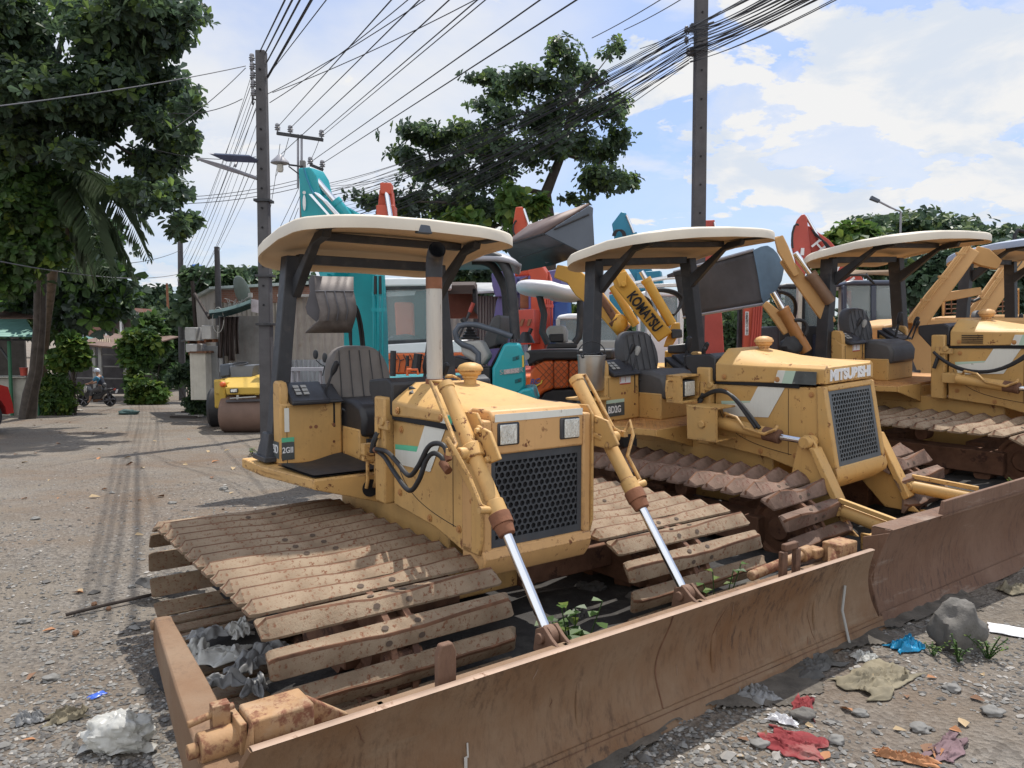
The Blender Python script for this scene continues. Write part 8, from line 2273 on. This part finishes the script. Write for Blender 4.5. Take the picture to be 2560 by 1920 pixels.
q = D1.w((-.35, .80, 0)); weed('small green weed behind the first blade near its slotted lug', 0, 0, .48, 35, .055, 4, LB[:3], V((q.x, q.y, 0)), .14)
weed('feathery weed in front of the big boulder', 2395, 1660, .13, 60, .018, 5, [LB[0], LB[1], LB[0]], None, .07)
weed('wider feathery weed to the right of the boulder', 2470, 1650, .13, 80, .02, 6, [LB[0], LB[2], LB[0]], None, .12)
weed('low weed tuft between the blue plastic and boulder', 2330, 1640, .08, 40, .02, 7, [LB[1], LB[0], LB[2]], None, .09)
weed('tuft of grass at the foot of the left bulldozer post', 630, 1140, .12, 40, .06, 8, [LB[1], LB[0], LB[2]], None, .12)
q = D2.w((.03, .55, 0)); weed('tiny weed growing at the top of the second blade bracket', 0, 0, .1, 14, .03, 9, LB[:3], V((q.x, q.y, .52)), .04)

# ------------------------------------------------------------------ pots and things by the left tree
def tub(label, x, y, r0, h, m):
    q = gp(x, y); root = thing('plant_tub', label, 'tub', q)
    mb = MB(); mb.lathe([(r0 * .8, 0), (r0, h), (r0 * 1.08, h), (r0 * 1.08, h + .05), (r0 * .95, h + .05), (r0 * .9, h - .05), (.02, h - .06)], None, 24); mb.obj('body', m, root)
    mb = MB(); mb.blob((0, 0, h - .04), (r0 * .9, r0 * .9, .05), 3, .3); mb.obj('soil', M_wood, root)
tub('blue-green plastic tub at the foot of the leaning trunk', 92, 1036, .26, .22, mat('blue_green_plastic', (.05, .10, .12), .6))
mb = MB(); q = gp(128, 1030); mb.b2((q.x - .35, q.y - .2, q.z), (q.x + .45, q.y + .3, q.z + .38)); centred(mb, 'planter_box', mat('dark_planter', (.045, .042, .045), .85, var=.3, bump=.4, bscale=20), 'dark concrete planter box under the feathery bush', 'planter', q, bevel=.02)
mb = MB(); q = gp(160, 1028); mb.b2((q.x - .5, q.y - .15, q.z), (q.x + .6, q.y + .05, q.z + .06)); centred(mb, 'kerb_plank', M_plate2, 'pale plank lying in front of the planter box', 'plank', q, bevel=.01)
q = gp(322, 1036); mb = MB(); mb.blob(q + V((0, 0, .06)), (.32, .2, .09), 3, .4); centred(mb, 'green_bundle', M_tarp, 'dark green bundle dropped in the middle of the lane', 'bundle', q)
q = gp(590, 1078); mb = MB(); mb.blob(q + V((0, 0, .07)), (.14, .10, .09), 8, .6, 3, 18, 12); centred(mb, 'plastic_bag', M_bag, 'small white plastic bag in front of the roller drum', 'plastic bag', q, smooth=40)
# broken branches and slabs by the kiosk
r = random.Random(12)
for k in range(9):
    q = gp(r.uniform(440, 560), r.uniform(1015, 1050)); a = r.uniform(-.4, .4)
    mb = MB(); mb.box(q + V((0, 0, .05)), (r.uniform(.4, 1.0), r.uniform(.08, .2), .05), (r.uniform(-.1, .1), r.uniform(-.1, .1), a)); o = centred(mb, 'broken_plank', M_plate2 if k % 2 else M_wood, 'broken plank lying in the roller shadow', 'plank', q); o['group'] = 'broken planks by the kiosk'

# ------------------------------------------------------------------ motorcycle, rider, dog
mq = gp(240, 1016)
YMo = mq.y
W_ = 1.25
sc_m = YMo / 27.0
fx_, rx_ = at(209, 1000, YMo).x, at(275, 1000, YMo).x
wb = rx_ - fx_
k_ = wb / 1.22
MC = thing('motorcycle', 'black underbone motorcycle crossing the lane with its rider', 'motorcycle', (fx_, YMo, gz(fx_, YMo)))
def mp(x, y, z): return V((x * k_, y * k_, z * k_))
for x in (0, 1.22):
    T = Matrix.Translation(mp(x, 0, .29)) @ Matrix.Rotation(PI / 2, 4, 'X')
    mb = MB(); mb.lathe([(.215 * k_, -.035 * k_), (.27 * k_, -.045 * k_), (.29 * k_, 0), (.27 * k_, .045 * k_), (.215 * k_, .035 * k_), (.215 * k_, -.035 * k_)], T, 28); w = mb.obj('wheel', M_rubber, MC)
    mb = MB()
    for j in range(5): a = 2 * PI * j / 5 + .3; mb.box((.11 * k_ * math.cos(a), .11 * k_ * math.sin(a), 0), (.22 * k_, .035 * k_, .02), (0, 0, a), 0, T)
    mb.cyl((0, 0, -.04), (0, 0, .04), .045 * k_, n=12, M=T); mb.obj('rim', M_lamp, w)
def prf(name, pts, w, m, bev=.03):
    mb = MB(); mb.xz([(p[0] * k_, p[1] * k_) for p in pts], -w / 2 * k_, w / 2 * k_); return mb.obj(name, m, MC, bev)
M_bike = mat('glossy_black_fairing', (.02, .02, .024), .25, coat=.5)
prf('leg_shield', [(.10, .50), (.16, .92), (.26, .95), (.42, .50), (.38, .30), (.26, .32)], .34, M_bike)
prf('body', [(.38, .50), (.60, .62), (1.30, .82), (1.42, .86), (1.38, .76), (1.0, .55), (.85, .34), (.45, .30)], .22, M_bike)
prf('seat', [(.55, .66), (.62, .74), (1.05, .80), (1.30, .86), (1.30, .80), (1.0, .70)], .24, M_vinyl2)
prf('engine', [(.45, .20), (.85, .20), (.88, .36), (.48, .38)], .2, M_chain)
prf('number_plate', [(1.50, .62), (1.56, .78), (1.58, .78), (1.52, .62)], .16, M_gwhite, .004)
prf('tail_lamp', [(1.40, .78), (1.48, .84), (1.46, .74)], .14, M_hred, .01)
mb = MB()
for s in (-1, 1):
    mb.tube([mp(0, s * .07, .29), mp(.14, s * .08, .80)], .025 * k_, 8); mb.tube([mp(1.22, s * .08, .29), mp(1.15, s * .1, .66)], .03 * k_, 8); mb.tube([mp(.2, 0, .98), mp(.22, s * .22, 1.04), mp(.28, s * .34, 1.02)], .014 * k_, 8)
mb.tube([mp(.75, -.13, .24), mp(1.1, -.15, .28), mp(1.5, -.15, .36)], [.025 * k_, .045 * k_, .045 * k_], 10)
mb.obj('fork_and_pipes', M_bucket, MC)
prf('front_mudguard', [(-.28, .40), (-.12, .62), (.10, .62), (.20, .52), (.05, .56), (-.12, .54), (-.22, .38)], .10, M_bike, .01)
mb = MB(); mb.tube([mp(.24, -.26, 1.03), mp(.20, -.32, 1.2)], .006, 5); mb.blob(mp(.19, -.33, 1.24), (.05, .02, .035), 1, 0); mb.obj('mirror', M_black, MC)
# rider: one continuous skinned body
PS = thing('person', 'motorcycle rider in blue shirt and dark vest wearing a white helmet', 'person', MC.location)
def skin(name, pts, edges, m, parent, lv=2):
    me = bpy.data.meshes.new(name); me.from_pydata([mp(*p[:3]) for p in pts], edges, [])
    o = bpy.data.objects.new(name, me); COL.objects.link(o); o.parent = parent
    me.materials.append(m)
    o.modifiers.new('skin', 'SKIN')
    if not me.skin_vertices: me.attributes
    sv = me.skin_vertices[0].data if me.skin_vertices else None
    if sv is None:
        bm = bmesh.new(); bm.from_mesh(me); bm.verts.layers.skin.verify(); bm.to_mesh(me); bm.free(); sv = me.skin_vertices[0].data
    for i, p in enumerate(pts):
        sv[i].radius = (p[3] * k_, (p[4] if len(p) > 4 else p[3]) * k_); sv[i].use_root = i == 0
    s = o.modifiers.new('sub', 'SUBSURF'); s.levels = lv; s.render_levels = lv
    return o
M_skin = mat('tanned_skin', (.36, .20, .13), .6, var=.08)
M_shirt = mat('light_blue_shirt', (.06, .22, .36), .85, var=.15)
M_vest = mat('dark_navy_vest', (.022, .026, .04), .85, var=.2)
M_trs = mat('grey_trousers', (.10, .10, .105), .9, var=.2)
pts = [(.86, 0, .86, .15, .14), (.84, 0, 1.02, .15, .12), (.80, 0, 1.20, .17, .12), (.75, 0, 1.36, .14, .10), (.71, 0, 1.45, .06), (.68, 0, 1.52, .065), (.66, 0, 1.60, .09),
       (.74, -.19, 1.34, .065), (.56, -.27, 1.13, .05), (.33, -.27, 1.05, .035), (.27, -.28, 1.04, .035),
       (.74, .19, 1.34, .065), (.56, .27, 1.13, .05), (.33, .27, 1.05, .035), (.27, .28, 1.04, .035),
       (.82, -.11, .84, .10), (.48, -.17, .72, .075), (.40, -.17, .36, .05), (.36, -.17, .24, .045), (.27, -.17, .21, .04),
       (.82, .11, .84, .10), (.48, .17, .72, .075), (.46, .17, .36, .05), (.44, .17, .24, .045), (.35, .17, .21, .04)]
ed = [(0, 1), (1, 2), (2, 3), (3, 4), (4, 5), (5, 6), (3, 7), (7, 8), (8, 9), (9, 10), (3, 11), (11, 12), (12, 13), (13, 14), (0, 15), (15, 16), (16, 17), (17, 18), (18, 19), (0, 20), (20, 21), (21, 22), (22, 23), (23, 24)]
skin('body', pts, ed, M_skin, PS)
skin('shirt', [(.84, 0, .98, .165, .145), (.80, 0, 1.20, .182, .135), (.75, 0, 1.36, .150, .112), (.74, -.19, 1.34, .08), (.60, -.26, 1.18, .066), (.74, .19, 1.34, .08), (.60, .26, 1.18, .066)], [(0, 1), (1, 2), (2, 3), (3, 4), (2, 5), (5, 6)], M_shirt, PS)
skin('vest', [(.87, 0, .92, .175, .16), (.85, 0, 1.10, .185, .15), (.79, 0, 1.30, .185, .135), (.76, 0, 1.40, .13, .10)], [(0, 1), (1, 2), (2, 3)], M_vest, PS)
skin('trousers', [(.86, 0, .86, .17, .15), (.82, -.11, .84, .115), (.48, -.17, .72, .088), (.42, -.17, .46, .065), (.82, .11, .84, .115), (.48, .17, .72, .088), (.46, .17, .46, .065)], [(0, 1), (1, 2), (2, 3), (0, 4), (4, 5), (5, 6)], M_trs, PS)
mb = MB(); c = mp(.665, 0, 1.64)
mb.grid(lambda u, v: c + V((.135 * k_ * math.cos(2 * PI * u) * math.sin(PI * .62 * v), .125 * k_ * math.sin(2 * PI * u) * math.sin(PI * .62 * v), .135 * k_ * math.cos(PI * .62 * v))), 24, 12, cu=True)
mb.obj('helmet', mat('white_blue_helmet', (.60, .64, .72), .25, var=.15, scale=6), PS, smooth=80).modifiers.new('t', 'SOLIDIFY').thickness = .02
mb = MB(); mb.box(c + mp(-.14, 0, .0), (.09 * k_, .16 * k_, .012), (0, .35, 0)); mb.obj('helmet_peak', M_bike, PS)
for s in (-1, 1):                                           # gripping fingers and thumb
    for j in range(4):
        y = s * (.25 + .022 * j)
        skin('finger', [(.27, y, 1.06, .010), (.245, y, 1.055, .009), (.235, y, 1.03, .008), (.255, y, 1.012, .007)], [(0, 1), (1, 2), (2, 3)], M_skin, PS, 1)
    skin('thumb', [(.275, s * .25, 1.05, .011), (.275, s * .235, 1.025, .009), (.26, s * .235, 1.01, .008)], [(0, 1), (1, 2)], M_skin, PS, 1)
mb = MB()
for s in (-1, 1): mb.blob(c + mp(-.125, s * .045, -.05), (.012, .014, .010), 1, 0)
mb.obj('eyes', M_core, PS)
mb = MB(); mb.blob(c + mp(-.145, 0, -.085), (.02, .016, .025), 1, 0); mb.blob(c + mp(-.12, 0, -.135), (.014, .03, .008), 1, 0); mb.obj('nose_and_mouth', M_skin, PS)
mb = MB(); mb.blob(mp(.98, -.02, .98), (.11 * k_, .12 * k_, .12 * k_), 5, .2); mb.tube([mp(.93, -.12, 1.0), mp(.80, -.14, 1.35), mp(.74, -.05, 1.42)], .012, 6)
centred(MB().add([p + V(MC.location) for p in map(V, mb.v)], mb.f), 'shoulder_bag', M_vinyl2, 'small dark bag slung on the back of the rider', 'bag', V(MC.location) + mp(.98, 0, .9))
mb = MB(); mb.blob(mp(.27, -.30, .84), (.055, .05, .14), 6, .35, 3, 14, 12); mb.tube([mp(.27, -.29, 1.03), mp(.27, -.30, .95)], .006, 5)
centred(MB().add([p + V(MC.location) for p in map(V, mb.v)], mb.f), 'carrier_bag', M_bag, 'white carrier bag hanging from the motorcycle handlebar', 'bag', V(MC.location) + mp(.27, -.3, .7))
# dog
dq = gp(178, 1010); dq = V((dq.x, YMo + .9, gz(dq.x, YMo + .9)))
DG = thing('dog', 'small tan dog standing behind the front wheel of the motorcycle', 'dog', dq)
kk = k_; k_ = 1.0
M_fur = mat('tan_fur', (.36, .21, .10), .9, var=.25, scale=9, bump=.5, bscale=120)
dp = [(.45, 0, .34, .075, .085), (.25, 0, .35, .085, .10), (.05, 0, .35, .09, .11), (-.06, 0, .42, .06), (-.14, 0, .50, .058), (-.22, 0, .49, .035), (-.27, 0, .475, .026),
      (.02, -.06, .28, .038), (.03, -.06, .15, .024), (.01, -.06, .02, .02), (-.02, -.06, .01, .02), (.02, .06, .28, .038), (.03, .06, .15, .024), (.01, .06, .02, .02), (-.02, .06, .01, .02),
      (.46, -.06, .28, .045), (.42, -.06, .19, .03), (.50, -.06, .11, .02), (.48, -.06, .02, .02), (.45, -.06, .01, .02), (.46, .06, .28, .045), (.42, .06, .19, .03), (.50, .06, .11, .02), (.48, .06, .02, .02), (.45, .06, .01, .02),
      (.53, 0, .40, .022), (.60, 0, .50, .016), (.58, 0, .58, .012)]
de = [(0, 1), (1, 2), (2, 3), (3, 4), (4, 5), (5, 6), (2, 7), (7, 8), (8, 9), (9, 10), (2, 11), (11, 12), (12, 13), (13, 14), (0, 15), (15, 16), (16, 17), (17, 18), (18, 19), (0, 20), (20, 21), (21, 22), (22, 23), (23, 24), (0, 25), (25, 26), (26, 27)]
skin('body', dp, de, M_fur, DG)
mb = MB()
for s in (-1, 1): mb.add([V((-.13, s * .03, .55)), V((-.10, s * .055, .54)), V((-.12, s * .05, .61))], [(0, 1, 2)])
mb.obj('ears', M_fur, DG, smooth=0).modifiers.new('t', 'SOLIDIFY').thickness = .01
k_ = kk
# ------------------------------------------------------------------ sun, sky
SUN = V((.18, .445, 1.0)).normalized()
sd = bpy.data.lights.new('sun', 'SUN')
sd.energy = 4.4; sd.angle = R(.6); sd.color = (1, .945, .86)
so = bpy.data.objects.new('sun', sd); COL.objects.link(so)
so.rotation_euler = (-SUN).to_track_quat('-Z', 'Y').to_euler()
wd = bpy.data.worlds.new('World'); SC.world = wd; wd.use_nodes = True
nt = wd.node_tree; N, L = nt.nodes, nt.links
bg = N['Background']
sky = N.new('ShaderNodeTexSky'); sky.sky_type = 'NISHITA'; sky.sun_disc = False
sky.sun_elevation = math.asin(SUN.z); sky.sun_rotation = math.atan2(SUN.x, SUN.y)
sky.air_density = 1.0; sky.dust_density = 1.6; sky.ozone_density = 1.0
tc = N.new('ShaderNodeTexCoord')
sep = N.new('ShaderNodeSeparateXYZ'); L.new(tc.outputs['Generated'], sep.inputs[0])
def M_(op, a, b=None):
    n = N.new('ShaderNodeMath'); n.operation = op
    for i, q in enumerate((a, b)):
        if q is None: continue
        if isinstance(q, (int, float)): n.inputs[i].default_value = q
        else: L.new(q, n.inputs[i])
    return n.outputs[0]
# project the view direction on a cloud deck
zz = M_('ADD', M_('MAXIMUM', sep.outputs['Z'], 0.0), .22)
cx = N.new('ShaderNodeCombineXYZ')
L.new(M_('DIVIDE', sep.outputs['X'], zz), cx.inputs[0]); L.new(M_('DIVIDE', sep.outputs['Y'], zz), cx.inputs[1])
cx.inputs[2].default_value = 2.7
def noise(vec, sc, det, ro, dist=0.0, off=None):
    n = N.new('ShaderNodeTexNoise'); n.inputs['Scale'].default_value = sc; n.inputs['Detail'].default_value = det; n.inputs['Roughness'].default_value = ro
    n.inputs['Distortion'].default_value = dist
    if off:
        m = N.new('ShaderNodeMapping'); m.inputs['Location'].default_value = off; L.new(vec, m.inputs['Vector']); vec = m.outputs['Vector']
    L.new(vec, n.inputs['Vector']); return n.outputs['Fac']
def rng(f, a, b, c=0.0, d=1.0):
    n = N.new('ShaderNodeMapRange'); n.interpolation_type = 'SMOOTHSTEP'
    for k, q in zip(('From Min', 'From Max', 'To Min', 'To Max'), (a, b, c, d)): n.inputs[k].default_value = q
    L.new(f, n.inputs['Value']); return n.outputs['Result']
OFF = (CLOUD_X, CLOUD_Y, 0)
n1 = noise(cx.outputs[0], 1.5, 10, .58, .3, OFF)
left = rng(sep.outputs['X'], -.55, .40, .045, -.015)          # more cloud towards the left
def lobe(d, a, amp):
    v = V(d).normalized(); n = N.new('ShaderNodeVectorMath'); n.operation = 'DOT_PRODUCT'
    L.new(tc.outputs['Generated'], n.inputs[0]); n.inputs[1].default_value = v
    return rng(n.outputs['Value'], a, 1.0, 0.0, amp)
dens = M_('ADD', M_('ADD', n1, left), M_('ADD', lobe((.62, 1, .24), .965, .17), M_('ADD', lobe((-.35, 1, .42), .94, .06), lobe((.33, 1, .40), .985, .10))))
dens = M_('ADD', dens, lobe((.50, 1, .47), .985, -.13))
cl = M_('MULTIPLY', rng(dens, .44, .66), .75)
veil = rng(noise(cx.outputs[0], .5, 5, .5, 0, (3.1, .7, 0)), .25, .7, .28, .62)
n2 = noise(cx.outputs[0], 2.6, 12, .6, .35, (CLOUD_X + 4, CLOUD_Y + 2, 0))
cum = rng(M_('ADD', n2, M_('ADD', lobe((.58, 1, .24), .955, .13), lobe((.33, 1, .34), .985, .10))), .555, .625)
cov = M_('MAXIMUM', M_('MAXIMUM', M_('MAXIMUM', M_('MAXIMUM', cl, cum), M_('MULTIPLY', lobe((-.28, 1, .42), .86, .95), rng(noise(cx.outputs[0], 1.1, 7, .55, .2, (7, 3, 0)), .28, .55, .45, 1.0))), veil), rng(sep.outputs['Y'], .2, -.4, 0.0, .9))  # last term adds unseen cloud cover behind the viewer as fill
shade = rng(noise(cx.outputs[0], 1.5, 10, .58, .3, (CLOUD_X + .10, CLOUD_Y + .16, 0)), .40, .66, 1.0, .55)
mx = N.new('ShaderNodeMix'); mx.data_type = 'RGBA'
L.new(cov, mx.inputs[0]); 
tint = N.new('ShaderNodeMix'); tint.data_type = 'RGBA'; tint.blend_type = 'MULTIPLY'; tint.inputs[0].default_value = 1
L.new(sky.outputs[0], tint.inputs[6]); tint.inputs[7].default_value = (*SKY_T, 1)
L.new(tint.outputs[2], mx.inputs[6])
cc = N.new('ShaderNodeMix'); cc.data_type = 'RGBA'
shade2 = rng(noise(cx.outputs[0], 2.6, 12, .6, .35, (CLOUD_X + 4.10, CLOUD_Y + 2.14, 0)), .42, .62, 1.0, .25)
sx_ = N.new('ShaderNodeMix'); L.new(cum, sx_.inputs[0]); L.new(shade, sx_.inputs[2]); L.new(M_('MULTIPLY', shade2, 1.12), sx_.inputs[3])
shade = sx_.outputs[0]
L.new(shade, cc.inputs[0]); cc.inputs[6].default_value = (*[k * CLOUD_B for k in (.72, .82, .97)], 1); cc.inputs[7].default_value = (*[k * CLOUD_B for k in (1.0, 1.0, 1.0)], 1)
# unseen cloud behind the viewer, added and brightened to fill the front faces
back = rng(sep.outputs['Y'], .25, -.45, 1.0, BACK_FILL)
bm_ = N.new('ShaderNodeVectorMath'); bm_.operation = 'SCALE'; L.new(cc.outputs[2], bm_.inputs[0]); L.new(back, bm_.inputs['Scale'])
L.new(bm_.outputs[0], mx.inputs[7])
L.new(mx.outputs[2], bg.inputs['Color']); bg.inputs['Strength'].default_value = .15
SC.view_settings.view_transform = 'Standard'
SC.view_settings.look = 'None'
SC.view_settings.exposure = EXPO
SC.view_settings.gamma = 1
SC.cycles.max_bounces = 6
SC.cycles.transparent_max_bounces = 12
